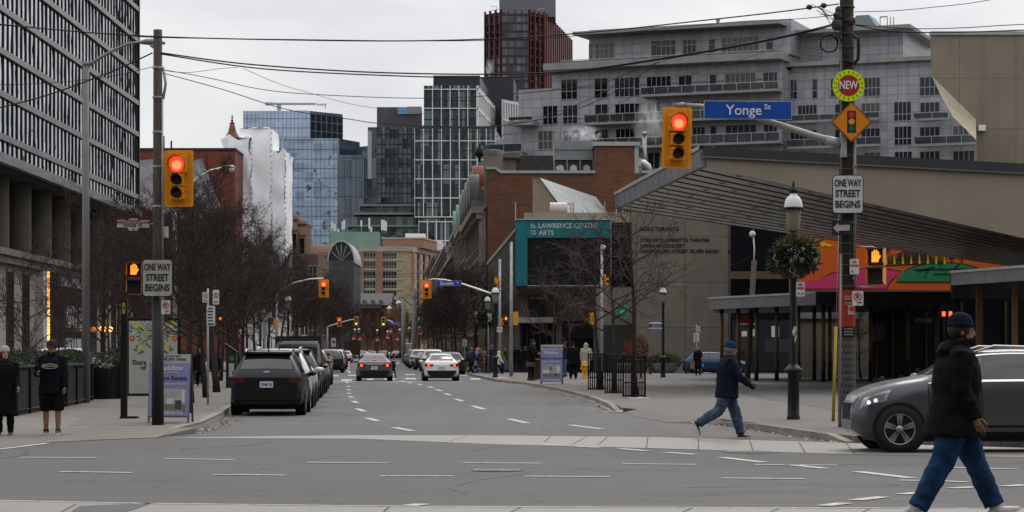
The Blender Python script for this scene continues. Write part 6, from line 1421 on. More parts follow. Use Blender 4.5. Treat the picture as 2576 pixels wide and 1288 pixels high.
m = MB();m.box(0.0,0.12,-0.176,-0.172,zz(792),zz(768));m.prism_xz([(0.02,zz(774)),(0.10,zz(771)),(0.11,zz(782)),(0.08,zz(786)),(0.05,zz(781)),(0.02,zz(783))],-0.182,-0.177,1);m.build('wrap_emblem',[signd,inkr],o)
for tt,y in (('ST. LAWRENCE',828),('MARKET',835),('NEIGHBOURHOOD',842)): text_fit(tt,0.17,0.03,signd,o,(0.01,-0.176,zz(y)))
m = MB();m.tube([(0.135,-0.10,zz(720)),(0.135,-0.10,zz(262))],0.036,8);m.tube([(-0.13,-0.10,0.05),(-0.125,-0.10,zz(640))],0.028,8);m.tube([(-0.12,-0.08,zz(640)),(-0.12,-0.08,zz(30))],0.018,6)
for y in (700,560,470,420,330): m.box(0.09,0.18,-0.145,-0.09,zz(y)-0.02,zz(y)+0.02)
m.build('conduit',M('conduit_grey',(0.19,0.19,0.19),0.5,0.3,var=0.2),o)
m = MB();c = P(2086,109,YR_-0.1)-lp;r = 22/sR
m.tube([(c.x+r*math.cos(2*pi*k/24)*(1+0.05*math.sin(k)),c.y+0.03*math.sin(k*2),c.z+r*math.sin(2*pi*k/24)) for k in range(25)],0.018,6,cap=False);m.tube([(c.x+r*0.98*math.cos(2*pi*k/24),c.y+0.04,c.z+r*0.96*math.sin(2*pi*k/24)) for k in range(25)],0.016,6,cap=False)
q0 = P(2108,112,YR_)-lp;m.tube([P(x,y,YR_-0.17)-lp for x,y in ((2146,90),(2160,98),(2160,130),(2158,150),(2148,160),(2135,155))],0.035,8);m.tube([P(x,y,YR_-0.17)-lp for x,y in ((2118,50),(2112,90),(2125,130),(2128,170))],0.02,6)
m.build('cable_coil',wirem,o)
cd_ = M('clamp_dark',(0.045,0.042,0.04),0.6,0.2,var=0.2)
for x,y,r in ((2108,40,0.09),(2106,62,0.11),(2110,25,0.07),(2142,52,0.08)): m = MB();q = P(x,y,YR_-0.12)-lp;m.lathe([(r*0.6,-r),(r,-r*0.5),(r,r*0.5),(r*0.5,r)],8,0,q);m.build('cable_clamp',cd_,o)
for x,y in ((2036,18),(2072,14)): m = MB();q = P(x,y,YR_-0.1)-lp;m.ball(q,0.055,8,5,0,(1.2,1,1));m.build('splice_box',cd_,o)
m = MB();rs_ = random.Random(2)
for k in range(7):
 a = P(2106+rs_.uniform(-4,8),36+rs_.uniform(0,30),YR_-0.2)-lp;e = P(2040+rs_.uniform(0,45),8+rs_.uniform(0,28),YR_-0.2)-lp;mid = (a+e)/2+Vector((0,0,rs_.uniform(-0.22,0.1)));m.tube([a,a.lerp(mid,.6),mid,mid.lerp(e,.5),e],0.006,4)
m.build('loose_leads',wirem,o)
# mast arm and its signal
m = MB();pts = [(2118,362),(2080,352),(2040,340),(1985,322),(1935,306),(1880,288),(1820,273),(1760,266),(1722,264)]
m.tube([P(x,y,YR_-0.05)-lp for x,y in pts],[0.085,0.078,0.072,0.066,0.060,0.054,0.046,0.040,0.036],10);m.build('mast_arm',M('mast_beige',(0.30,0.28,0.245),0.5,0.2,var=0.1),o)
m = MB();m.tube([P(2122,365,YR_-0.05)-lp,P(2078,351,YR_-0.05)-lp],[0.11,0.088],10);a = P(2118,352,YR_-0.1)-lp;m.box(a.x-0.03,a.x+0.08,a.y-0.12,a.y+0.1,a.z-0.35,a.z+0.2);m.build('arm_socket',steel,o)
m = MB();m.tube([P(1722,264,YR_-0.05)-lp,P(1700,266,YR_-0.05)-lp],0.055,8);a = P(1700,264,YR_-0.02)-lp;m.box(a.x-0.06,a.x+0.06,a.y-0.05,a.y+0.05,a.z-0.45,a.z+0.05);m.build('arm_end',M('mast_beige2',(0.26,0.24,0.21),0.5,0.2),o)
signal('yellow backed traffic light showing red at the end of the long right arm',1664,1738,270,424,YR_-0.14,rz=math.radians(5)).rotation_euler = (0,math.radians(1.6),math.radians(5))
sg,w_,h = plate('street_sign','large blue Yonge St name sign hanging on the right signal arm',1771,1992,254,300,YR_-0.22,blue,'street sign',border=signw,r=0.03);sg.rotation_euler = (0,math.radians(0.5),0)
lw2 = M('sign_letter_white',(0.66,0.67,0.68),0.5,var=0)
text_fit('Yonge',90/sR,27/sR*0.92,lw2,sg,(-11/sR,-0.008,-1/sR),bold=0.008);text_fit('St',16/sR,13/sR,lw2,sg,(49/sR,-0.008,8/sR),bold=0.008)
# round NEW sign and signal ahead diamond
c = P(2135,215,YR_-0.30);sg = thing('new_sign','round fluorescent yellow NEW sign with red centre on the right pole','sign',c);r = 40/sR
m = MB();m.lathe([(r,0.02),(r,0.0),(0.001,-0.001)],32,0,(0,0,0),'y',False) if False else m.lathe([(r,0.02),(r,0.0)],32,0,(0,0,0),'y',smooth=False);m.build('disc',M('fluo_yellow',(0.56,0.72,0.006),0.5,var=0.06),sg)
m = MB();m.lathe([(r*0.66,0.0),(r*0.66,-0.006)],28,0,(0,0,0),'y',smooth=False);m.build('red_centre',M('new_red',(0.30,0.02,0.014),0.5,var=0.06),sg)
m = MB()
for k in range(18):
 a = 2*pi*k/18+0.17;u = Vector((math.cos(a),0,math.sin(a)));v = Vector((-u.z,0,u.x))*r*0.022;p0,p1 = u*r*0.74,u*r*0.93
 m.add([p0-v+Vector((0,-0.004,0)),p1-v+Vector((0,-0.004,0)),p1+v+Vector((0,-0.004,0)),p0+v+Vector((0,-0.004,0))],[(0,1,2,3)])
m.build('dash_marks',inkb,sg);text_fit('NEW',r*1.16,r*0.50,lw2,sg,(0,-0.011,0),bold=0.02)
c = P(2142,307,YR_-0.30);sg = thing('signal_ahead_sign','orange diamond sign with a small traffic light picture on the right pole','sign',c);r = 52/sR
m = MB();m.prism_xz([(-r,0),(0,-r),(r,0),(0,r)],0,0.02,1);e = r*0.93;m.prism_xz([(-e*1.02,0),(0,-e*1.02),(e*1.02,0),(0,e*1.02)],-0.003,0.001,0);m.prism_xz([(-e*0.98,0),(0,-e*0.98),(e*0.98,0),(0,e*0.98)],-0.005,-0.002,1);m.prism_xz([(-e*0.95,0),(0,-e*0.95),(e*0.95,0),(0,e*0.95)],-0.007,-0.004,0)
m.build('panel',[M('diamond_orange',(0.62,0.20,0.006),0.5,var=0.08),inkb],sg)
m = MB();m.box(-11/sR,11/sR,-0.011,-0.006,-27/sR,28/sR);m.build('signal_picture',inkb,sg)
for z,cc in ((18,(0.55,0.02,0.015)),(1,(0.70,0.28,0.02)),(-16.5,(0.008,0.10,0.04))): m = MB();m.lathe([(7.6/sR,-0.012),(7.6/sR,-0.016)],16,0,(0,0,z/sR),'y');m.build('picture_lamp',M('pic_%d' % (z*10),cc,0.5,var=0),sg)
sg,w_,h = plate('warning_sign','ONE WAY STREET BEGINS sign on the right dark pole',2094,2172,440,537,YR_-0.28,signw,border=inkb)
for t,z,k in (('ONE WAY',0.56,0.86),('STREET',0.02,0.80),('BEGINS',-0.54,0.80)): text_fit(t,w_*2*k,h*0.36,inkb,sg,(0,-0.008,h*z),bold=0.022)
c = P(2117,573,YR_-0.3);sg = thing('arrow_sign','black one way arrow sign turned half away on the right pole','sign',c,math.radians(-24));k = 1/sR
m = MB();m.bbox(-25*k,25*k,0,0.015,-18*k,18*k,0.02);m.build('panel',inkb,sg)
m = MB();m.prism_xz([(-22*k,0),(-8*k,13*k),(-8*k,7*k),(21*k,7*k),(21*k,-7*k),(-8*k,-7*k),(-8*k,-13*k)],-0.006,0);m.build('arrow',signd,sg)
def nostand(x0,x1,y0,y1,Y,label,both=True,group=None):
 sg,w_,h = plate('no_standing_sign',label,x0,x1,y0,y1,Y,signw,r=0.1,group=group)
 text_fit('NO',w_*0.8,h*0.24,inkr,sg,(0,-0.006,h*0.58),bold=0.03);text_fit('STANDING',w_*1.75,h*0.24,inkr,sg,(0,-0.006,h*0.12),bold=0.03)
 m = MB()
 for d in ((-1,1) if both else (-1,)): m.prism_xz([(d*w_*0.35,-h*0.42),(d*w_*0.35,-h*0.78),(d*w_*0.78,-h*0.6)],-0.006,-0.002)
 m.build('arrow',inkb,sg);return sg
nostand(2138,2161,651,690,YR_-0.25,'NO STANDING sign on the right dark pole',False)
nopark(2144,2172,732,769,YR_-0.25,'no parking sign low on the right dark pole')
pd = ped('lit orange hand signal hanging right of the dark pole',2180,2227,622,718,YR_-0.05,rz=math.radians(-22))
m = MB();m.tube([P(2150,622,YR_)-lp,P(2196,621,YR_)-lp,P(2202,626,YR_)-lp],0.02,6);m.tube([P(2150,722,YR_)-lp,P(2200,722,YR_)-lp],0.02,6);m.build('signal_bracket',steel,o)
q = G(2096,1060,0.12);y_ = thing('guy_guard','slanting yellow guy wire guard left of the dark pole','guy guard',q);e = P(2103,822,q.y)-q;m = MB();m.tube([(0,0,0),e],[0.036,0.03],8);m.build('sleeve',M('guard_yellow',(0.36,0.25,0.010),0.5,var=0.1),y_);m = MB();m.tube([e,P(2112,500,q.y-0.2)-q],0.008,5);m.build('guy_wire',steel,y_)
# ---- heritage lamp posts
def lamp(label,x,Y,z_dome=None,basket=False,base=True,group=None,simple=False,ytop=None,dz=0.12):
 o = thing('lamp_post',label,'street lamp',((x-CX)/F*Y,Y,gz(Y)+dz),0,group)
 n = 16 if not simple else 8
 m = MB()
 if base: m.lathe([(0.14,0),(0.15,0.05),(0.13,0.1),(0.128,1.0),(0.20,1.04),(0.21,1.09),(0.15,1.13),(0.12,1.17),(0.085,1.2)],n)
 m.lathe([(0.085,1.15 if base else 0),(0.078,2.5),(0.07,3.9),(0.1,3.95),(0.11,4.05),(0.07,4.1)],n);m.build('post',M('lamp_black',(0.010,0.010,0.011),0.4,var=0.3,scale=3),o)
 m = MB();m.lathe([(0.10,4.1),(0.145,4.16),(0.155,4.35),(0.16,4.58)],n);m.build('lantern_glass',M('lantern_glass',(0.20,0.185,0.12),0.25,var=0.2,scale=3),o)
 if not simple:
  m = MB()
  for k in range(4): a = pi/4+k*pi/2;m.tube([(0.11*math.cos(a),0.11*math.sin(a),4.1),(0.165*math.cos(a),0.165*math.sin(a),4.58)],0.008,4)
  m.build('lantern_frame',black,o)
 m = MB();m.lathe([(0.16,4.57),(0.235,4.575),(0.235,4.61),(0.2,4.63)],n,1);m.lathe([(0.2,4.62),(0.197,4.7),(0.17,4.80),(0.12,4.86),(0.08,4.89),(0.075,4.94)],n,0);m.build('dome',[M('dome_white',(0.66,0.67,0.69),0.35,var=0.05),black],o)
 m = MB();m.lathe([(0.085,4.93),(0.10,4.97),(0.09,5.02),(0.04,5.06),(0.02,5.09),(0.035,5.13),(0.012,5.17),(0.004,5.24)],n,0);m.build('finial',black,o)
 return o
o = lamp('black lamp post with hanging winter basket on the plaza, nearest on the right',1996,50.3);lp = o.location
m = MB();rr_ = random.Random(6);m.lathe([(0.085,2.30),(0.13,2.38),(0.105,2.5)],10) if False else None
m = MB();pk = M('pale_scuff',(0.5,0.5,0.48),0.7,var=0)
for k in range(9): a = -1.4+rr_.uniform(-0.5,0.6);z = rr_.uniform(1.55,2.0);m.add([(0.086*math.cos(a+t)*1.0,0.086*math.sin(a+t),z+dz2) for t,dz2 in ((0,0),(0.2,0.02),(0.25,0.1),(0.1,0.13),(-0.05,0.1))],[(0,1,2,3,4)])
m.build('paint_scuffs',pk,o)
bk = thing('hanging_basket','round hanging basket of evergreens, pine cones and silver berries round the lamp post','hanging basket',Vector((lp.x,lp.y,lp.z+3.05)))
m = MB();m.lathe([(0.2,0.02),(0.34,0.14),(0.42,0.32),(0.40,0.34)],14);m.build('basket',M('basket_coir',(0.06,0.042,0.03),0.95,var=0.4,scale=10,bmp=0.5),bk)
m = MB();leaves(m,(0,0,0.52),(0.50,0.5,0.30),2600,0.06,0.17,rr_,0,0.5,0.1);leaves(m,(0,0,0.35),(0.55,0.52,0.2),1200,0.07,0.19,rr_,0,0.5,-0.5);leaves(m,(0.05,-0.2,0.72),(0.42,0.3,0.18),260,0.1,0.22,rr_,1,0.3,0.6);m.build('greenery',[foliage,M('dry_gold',(0.10,0.075,0.03),0.7,var=0.3)],bk)
m = MB()
for k in range(36): p = Vector((rr_.gauss(0.02,0.12),-0.40-rr_.random()*0.1,0.55+rr_.gauss(0,0.1)));m.ball(p,rr_.uniform(0.010,0.02),5,3)
for k in range(14): p = Vector((0.38+rr_.gauss(0,0.05),-0.25-rr_.random()*0.1,0.52+rr_.gauss(0,0.12)));m.ball(p,rr_.uniform(0.010,0.018),5,3)
m.build('silver_berries',M('berry_silver',(0.34,0.35,0.36),0.5,var=0.1),bk)
for x,z in ((-0.02,0.45),(0.12,0.4),(-0.1,0.38),(0.42,0.38)): m = MB();m.ball((x,-0.47,z),0.055,8,5,0,(1,1,1.3));m.build('pine_cone',M('cone_grey',(0.12,0.11,0.10),0.8,var=0.4,scale=20),bk)
m = MB()
for x,z in ((-0.1,0.16),(0.0,0.1),(-0.45,0.42)): m.tube([(x,-0.46,z+0.12),(x-0.05,-0.5,z),(x+0.06,-0.5,z-0.05),(x+0.02,-0.48,z-0.14)],0.014,4)
m.build('ribbons',M('ribbon_grey',(0.16,0.15,0.12),0.5,var=0),bk)
nostand(2003,2025,709,746,50.0,'NO STANDING sign on the black lamp post with the basket')
lamp('black lamp post carrying the small blue Scott St plate, before the lettered wall',1668,126)
c = P(1649,820,125.7);sg = thing('street_sign','small blue and white Scott St plate on the lamp post before the lettered wall','street sign',c);k = 1/S(125.7)
m = MB();m.prism_xz([(-17*k,7*k),(-9*k,10*k),(9*k,10*k),(17*k,7*k),(17*k,-7*k),(-17*k,-7*k)][::-1],0,0.03,0);m.prism_xz([(-17*k,5*k),(17*k,5*k),(17*k,-4*k),(-17*k,-4*k)],-0.01,0.0,1);m.build('panel',[signw,M('navy_sign',(0.010,0.03,0.15),0.5,var=0)],sg);text_fit('Scott St',22*k,4.6*k,signw,sg,(2*k,-0.016,0.6*k))
lamp('black lamp post at the far corner in front of the traffic signal poles',1246,126)
lamp('black lamp post with wreath, second from the far corner',1226,148)
for x,Y,lab in ((1198,205,'lamp post with white dome among the right hand trees, left of the wreathed post'),(1183,232,'far right lamp post half hidden by bare trees'),(725,146,'black lamp post with white dome among the trees on the left')):
 lamp(lab,x,Y,simple=True)
for x,Y in ((893,372),(903,366),(949,385),(1030,345),(1006,372),(983,400),(975,410),(1055,330)):
 lamp('small far lamp post with white dome beyond the far crossing',x,Y,simple=True,group='far lamp posts beyond the crossing')
# wreath on the second lamp
q = P(1226,805,147.6);m = MB();leaves(m,(0,0,0),(0.75,0.5,0.45),520,0.14,0.34,rr_,0);o = thing('hanging_basket','dark leafy basket on the second lamp post at the far corner','hanging basket',q);m.build('greenery',foliage,o)
# ---- Scott Street signals
YS = 147.0
signal('traffic light showing red on the left arm at the middle crossing',802,827,703,748,YS);signal('traffic light showing red left of the Scott St sign',1062,1085,706,751,YS)
o,H = pole('signal_pole','grey signal pole with short curved arm on the left of the middle crossing','signal pole',696,905,740,0.10,0.08,Y=YS);lp = o.location
m = MB();m.tube([P(x,y,YS)-lp for x,y in ((696,742),(712,722),(745,710),(780,702),(814,700))],[0.07,0.06,0.05,0.045,0.04],8);m.build('mast_arm',alum,o)
o,H = pole('signal_pole','silver signal pole with long arm holding the Scott St sign','signal pole',1257,937,652,0.11,0.08,Y=YS);lp = o.location
m = MB();m.tube([P(x,y,YS)-lp for x,y in ((1255,746),(1215,732),(1165,715),(1120,704),(1090,702),(1074,705))],[0.08,0.07,0.06,0.05,0.045,0.04],8);m.build('mast_arm',alum,o)
sg,w_,h = plate('street_sign','blue Scott St sign on the silver arm over the middle crossing',1096,1161,706,719.5,YS-0.1,blue,'street sign',border=signw,r=0.03);k = 1/S(YS)
text_fit('Scott',34*k,8.5*k,lw2,sg,(-4*k,-0.01,0),bold=0.01);text_fit('St',6*k,4*k,lw2,sg,(23*k,-0.01,2*k))
o,H = pole('light_pole','tall plain grey metal pole beside the crowd at the far corner','pole',1286,947,609,0.105,0.075)
for x0,x1,y0,y1,Y,rz,lab in ((1240,1256,698,742,YS,70,'yellow traffic light seen side on, high on the silver pole'),(1291,1304,784,818,131,160,'yellow traffic light seen from behind on the tall plain pole'),(1484,1500,786,816,128,170,'yellow traffic light half hidden by twigs before the arts centre'),(1252,1261,798,823,YS,95,'narrow yellow traffic light low on the silver pole'),(1517,1528,690,735,130,110,'yellow traffic light behind the tree guards, high up'),(687,700,802,829,YS,150,'yellow traffic light turned away on the left pole at the middle crossing')):
 signal(lab,x0,x1,y0,y1,Y,lit='none',rz=math.radians(rz))
ped('lit hand signal at the far right corner',1265,1281,795,820,131);ped('small lit hand signal among the left trees',547,562,796,818,112)
o,H = pole('signal_pole','grey pole with globe lamp behind the tree guards','signal pole',1514,955,616,0.10,0.07,Y=130);lp = o.location
m = MB();a = P(1518,622,129.9)-lp;m.tube([(0,0,H),a+Vector((0,0,0.12)),a+Vector((0.05,0,0.1))],0.03,6);m.ball(a,0.13,10,6);m.build('globe_lamp',M('globe_white',(0.7,0.71,0.72),0.3,var=0),o)
o,H = pole('wooden_post','leaning brown wooden pole with a globe lamp before the dark glazing','pole',1880,934,655,0.155,0.13,Y=118,mat=M('post_brown',(0.085,0.068,0.05),0.9,var=0.3,scale=4),lean=0.35);lp = o.location
m = MB();a = P(1894,585,118)-lp;m.tube([(0.34,0,H-0.05),(0.36,0,H+0.6),a+Vector((0,0,0.1))],0.035,6);m.build('lamp_stem',white,o);m = MB();m.ball(a+Vector((-0.03,-0.05,-0.08)),0.17,12,7);m.lathe([(0.1,0.05),(0.12,0.12),(0.05,0.18)],8,1,a);m.build('globe_lamp',[M('globe_clear',(0.5,0.5,0.52),0.15,var=0.1),black],o)
m = MB();b_ = P(1878,790,117.7)-lp;m.prism_xz([(b_.x-0.15,b_.z),(b_.x+0.1,b_.z),(b_.x+0.24,b_.z-0.5),(b_.x-0.28,b_.z-0.5)],b_.y-0.02,b_.y+0.02,0);m.prism_xz([(b_.x-0.22,b_.z-0.3),(b_.x+0.18,b_.z-0.3),(b_.x+0.24,b_.z-0.46),(b_.x-0.27,b_.z-0.46)],b_.y-0.03,b_.y-0.02,1);m.build('pennant',[M('pennant_red',(0.42,0.06,0.06),0.7,var=0.3,scale=8),inkr],o)
# ---- Church Street signals far away
YC = 272.0
signal('far traffic light showing red, leftmost at the far crossing',848,859.5,798.4,822.6,YC);signal('far traffic light showing green, left of the far crossing',891,902,795.7,820,YC,'green');signal('far traffic light showing green beside the Church sign',959,970.5,797,821,YC,'green')
o,H = pole('signal_pole','far signal pole with curved arm left of the far crossing','signal pole',824,895,820,0.11,0.08,Y=YC);lp = o.location
m = MB();m.tube([P(x,y,YC)-lp for x,y in ((824,822),(845,815),(862,810),(880,805),(893,804))],[0.09,0.08,0.07,0.06,0.05],6);m.build('mast_arm',alum,o)
o,H = pole('light_pole','pale round far pole with curled lamp bracket, holding the Church sign arm','pole',1015,900,748,0.27,0.24,Y=YC+3,mat=M('pale_pole',(0.22,0.22,0.22),0.7,0.2,var=0.1));lp = o.location
m = MB();m.tube([P(x,y,YC)-lp for x,y in ((1011,822),(1000,816),(985,809),(975,805),(968,806))],[0.08,0.07,0.06,0.05,0.05],6);m.build('mast_arm',alum,o)
def curl(o,lp,pts,Y):
 m = MB();m.tube([P(x,y,Y)-lp for x,y in pts],0.05,6);m.build('lamp_bracket',black,o);a = P(*pts[-1],Y)-lp
 m = MB();m.lathe([(0.05,0.0),(0.1,-0.05),(0.30,-0.25),(0.34,-0.4),(0.30,-0.42)],10,0,a);m.build('dome',white,o);m = MB();m.lathe([(0.2,-0.42),(0.2,-0.85),(0.1,-0.95)],8,0,a);m.build('lantern_glass',M('lantern_far',(0.30,0.29,0.25),0.4,var=0),o)
curl(o,lp,((1012,781),(1006,780),(1000,772),(993,764),(986,762),(981,763),(980,769)),YC+2.5)
o,H = pole('light_pole','taller pale far pole with curled lamp bracket right of the Church sign','pole',1042,900,728,0.30,0.26,Y=YC-12,mat=M('pale_pole',(0.2,0.2,0.2),0.7));curl(o,o.location,((1038,768),(1032,767),(1024,760),(1017,751),(1009,748),(1004,749),(1003,755)),YC-12.5)
sg,w_,h = plate('street_sign','tiny blue Church sign at the far crossing',978.4,1008.4,810,816.4,YC-0.6,blue,'street sign',border=signw,r=0.03);text_fit('Church',17/S(YC),4.4/S(YC),lw2,sg,(-1/S(YC),-0.012,0));text_fit('St',2.5/S(YC),2/S(YC),lw2,sg,(11/S(YC),-0.012,0.02))
c = P(1054,803,250);o = thing('parking_sign','round green parking P sign hanging above the parked cars on the right','sign',c);r = 7/S(250);m = MB();m.lathe([(r,0.03),(r,0)],18,0,(0,0,0),'y');m.build('disc',M('parking_green',(0.01,0.13,0.06),0.5,var=0),o);text_fit('P',r*0.7,r*1.0,lw2,o,(0,-0.02,0),bold=0.03)
# ---- small sign plates on their own posts
def sign_post(label,x,ybase,Y,plates,dz=0.12,top=None,r=0.03):
 o,H = pole('sign_post',label,'sign post',x,ybase,top or min(p[2] for p in plates)-3,r,r,Y=Y,dz=dz,mat=steel,n=6);lp = o.location;s_ = S(Y)
 for (x0,x1,y0,y1,kind) in plates:
  a = P(x0,y1,Y-0.06)-lp;c = P(x1,y0,Y-0.06)-lp;m = MB();m.bbox(a.x,c.x,a.y,a.y+0.02,a.z,c.z,0.02);pn = m.build('plate',{'blue':blue,'black':inkb}.get(kind,signw),o)
  cx_,cz_,w_,h = (a.x+c.x)/2,(a.z+c.z)/2,(c.x-a.x)/2,(c.z-a.z)/2
  if kind == 'P':
   rr2 = min(w_*0.8,h*0.6);m = MB();m.lathe([(rr2,-0.006),(rr2*0.78,-0.006),(rr2*0.78,-0.003),(rr2,-0.003),(rr2,-0.006)],16,0,(cx_,a.y,cz_+h*0.25),'y',cap=False,smooth=False);m.prism_xz([(cx_-rr2*0.6,cz_+h*0.25+rr2*0.48),(cx_-rr2*0.48,cz_+h*0.25+rr2*0.6),(cx_+rr2*0.6,cz_+h*0.25-rr2*0.48),(cx_+rr2*0.48,cz_+h*0.25-rr2*0.6)],a.y-0.008,a.y-0.005);m.build('red_ring',inkr,pn)
   m = MB();m.box(cx_-w_*0.6,cx_+w_*0.6,a.y-0.006,a.y-0.002,cz_-h*0.72,cz_-h*0.6);m.box(cx_-w_*0.1,cx_+w_*0.1,a.y-0.007,a.y-0.002,cz_+h*0.05,cz_+h*0.45);m.build('print',inkb,pn)
  elif kind == 'T':
   m = MB();rl2 = random.Random(int(x0*7))
   for k in range(5): wq = w_*rl2.uniform(0.55,0.85);z = cz_+h*(0.72-k*0.3);m.box(cx_-wq,cx_+wq*rl2.uniform(0.5,1),a.y-0.006,a.y-0.002,z-h*0.06,z+h*0.06,0)
   m.box(cx_-w_*0.7,cx_+w_*0.7,a.y-0.006,a.y-0.002,cz_-h*0.92,cz_-h*0.72,1);m.build('print',[inkb,M('sign_green_print',(0.02,0.16,0.09),0.5,var=0)],pn)
  elif kind == '40': text_fit('40',w_*1.5,h*0.75,inkb,o,(cx_,a.y-0.006,cz_+h*0.1),bold=0.03)
 return o
sign_post('grey sign post with two no parking plates and a printed notice by the left trees',523,1013,63.5,((535,551,729,766,'P'),(509,525,735,761,'P'),(519.5,541,769,820,'T')),top=726)
sign_post('sign post with two no parking plates and a notice, leaning by the left trees',665,905,128,((657,668,781,803,'P'),(671,683,784,799,'P'),(658,674.5,811,842,'T')))
sign_post('sign post with one no parking plate among the left trees, nearest the second tree row',629,905,112,((623.5,636,817,842,'P'),(601,607,828,848,'T')))
sign_post('white notice on the left lamp post over the parked cars',727,905,146.4,((721,733,808,831,'T'),(718,724,832,843,'P'),(729,734,835,850,'P')))
sign_post('speed 40 sign over the parked cars on the left',766,905,190,((758,771,842,858,'40'),(751,756,825,845,'T')))
sign_post('speed 40 sign at the left of the far crossing',839,905,236,((833,845,851,872,'40'),))
sign_post('two white notices on a post on the far plaza, left of the blue car',1752,935,134,((1745,1758.5,838,862,'T'),(1751,1761,820,836,'T')))
sign_post('small white notice on a post among the right hand trees',1168,930,172,((1163,1174,854,872,'T'),))
sign_post('red and white notice on the wreathed lamp post',1228,920,147.2,((1227.5,1237,790,812,'P'),))
nostand(1250,1264,822,836,YS-0.3,'small NO STANDING sign on the silver signal pole')
# far banners
for i,(x,y) in enumerate(((890,848),(905,850),(949,852),(1000,850),(1012,838),(975,846),(983,830),(1056,836))):
 Y = 360+i*4;c = P(x,y,Y);s_ = S(Y);o = thing('banner','tiny red and white banner on a far lamp post','banner',c,0,'far street banners');m = MB();m.box(-4.5/s_,4.5/s_,0,0.05,-2/s_,5/s_,0);m.prism_xz([(-4/s_,-2/s_),(4/s_,-2/s_),(3/s_,-7/s_),(0,-4/s_),(-3/s_,-7/s_)][::-1],0,0.05,1);m.build('cloth',[M('banner_red',(0.35,0.03,0.03),0.8,var=0.2),signw],o)
o = thing('hoarding','dark brown construction hoarding at the left of the far crossing','hoarding',P(886,893,300));s_ = S(300)
m = MB();m.box(-18/s_,20/s_,0,0.3,0,36/s_);m.build('panel',M('hoarding_brown',(0.035,0.016,0.013),0.7,var=0.2),o)
m = MB();m.box(-12/s_,-10/s_,-0.1,0,0,36/s_);m.build('post',redbr,o)
for x0,lab in ((863,'orange road barrier at the left of the far crossing'),(877,'orange road barrier in front of the dark hoarding')):
 c = P(x0,899,285);s_ = S(285);o = thing('road_barrier',lab,'barrier',c);m = MB();m.box(-6/s_,6/s_,0,0.4,4/s_,14/s_);m.box(-5/s_,-3/s_,0,0.4,0,4/s_);m.box(3/s_,5/s_,0,0.4,0,4/s_);m.build('panel',M('barrier_orange',(0.45,0.07,0.015),0.6,var=0.2),o)
# ---- advertising and street furniture on the left
q = G(386,996,0.12);o = thing('poster_panel','tall lit style poster panel printed with yellow lemons and green sprigs','poster panel',q,math.radians(-4));s_ = S(q.y)
z1 = (996-807)/s_;wd_ = 64/s_
m = MB();m.box(-wd_-0.06,wd_+0.06,0.02,0.18,0.0,z1+0.08);m.build('frame',black,o)
m = MB();m.box(-wd_+0.02,wd_-0.04,-0.005,0.03,0.08,z1);m.build('poster',M('poster_pale',(0.37,0.38,0.355),0.5,var=0.06),o)
pc = [M('lemon_yellow',(0.55,0.42,0.03),0.6,var=0.2,scale=9),M('leaf_green',(0.04,0.14,0.05),0.6,var=0.3,scale=9),M('flower_red',(0.42,0.08,0.02),0.6,var=0.2),M('plate_grey',(0.30,0.31,0.29),0.5,var=0.1)]
m = MB();k = 1/s_;Zp = lambda x,y: ((x-388)*k,(996-y)*k)
def pblob(x,y,rx,ry,mi,a=0.0,lay=0):
 cx_,cz_ = Zp(x,y);n_ = 10;m.prism_xz([(cx_+k*(rx*math.cos(t)*math.cos(a)-ry*math.sin(t)*math.sin(a)),cz_+k*(rx*math.cos(t)*math.sin(a)+ry*math.sin(t)*math.cos(a))) for t in [2*pi*i/n_ for i in range(n_)]],-0.012-lay*0.004,-0.004,mi)
pblob(385,832,22,24,3)
for sx in (-1,1):
 for (x,y) in ((34,818),(42,822),(52,812),(18,832),(16,845),(24,862),(30,858),(36,878)): pblob(388+sx*x,y,5.5,4.5,0,0.5*sx,1)
 pblob(388+sx*54,851,7,7.5,2,0,1);pblob(388+sx*54,851,2.5,2.5,0,0,2)
 for (x,y,a) in ((30,828,0.9),(36,836,0.5),(38,846,-0.3),(34,854,-0.8),(24,858,-0.2),(16,866,0.9),(10,872,0.6),(46,880,0.6),(42,874,1.4),(28,884,0.5),(34,888,-0.5),(56,822,1.0),(60,832,0.4)): pblob(388+sx*x,y,6,2.2,1,a*sx,0)
pblob(388,884,5,5,2,0,1);m.build('lemon_print',pc,o)
pg = M('poster_green_ink',(0.02,0.09,0.045),0.6,var=0)
text('Share',17*k,pg,o,(Zp(352,912)[0],-0.012,Zp(352,912)[1]),bold=0.02,sx=0.95);text('of',17*k,pg,o,(Zp(362,925)[0],-0.012,Zp(362,925)[1]),bold=0.02)
q = G(311,1053,0.12);o = thing('information_pillar','slim black information pillar with yellow topped sign and flat foot','pillar',q);s_ = S(q.y);Hh = (1053-757)/s_
m = MB();m.box(-8/s_,8/s_,0,0.1,0,Hh);m.box(-8/s_,33/s_,-0.1,0.3,0,0.05);m.build('post',black,o)
m = MB();m.bbox(-4/s_,4/s_,-0.006,0,Hh-33/s_,Hh-4/s_,0.01);m.build('yellow_panel',M('pillar_yellow',(0.24,0.19,0.01),0.5,var=0.1),o);m = MB();m.lathe([(2.6/s_,-0.012),(2.6/s_,-0.006)],12,0,(0,0,Hh-17/s_),'y');m.build('emblem',black,o)
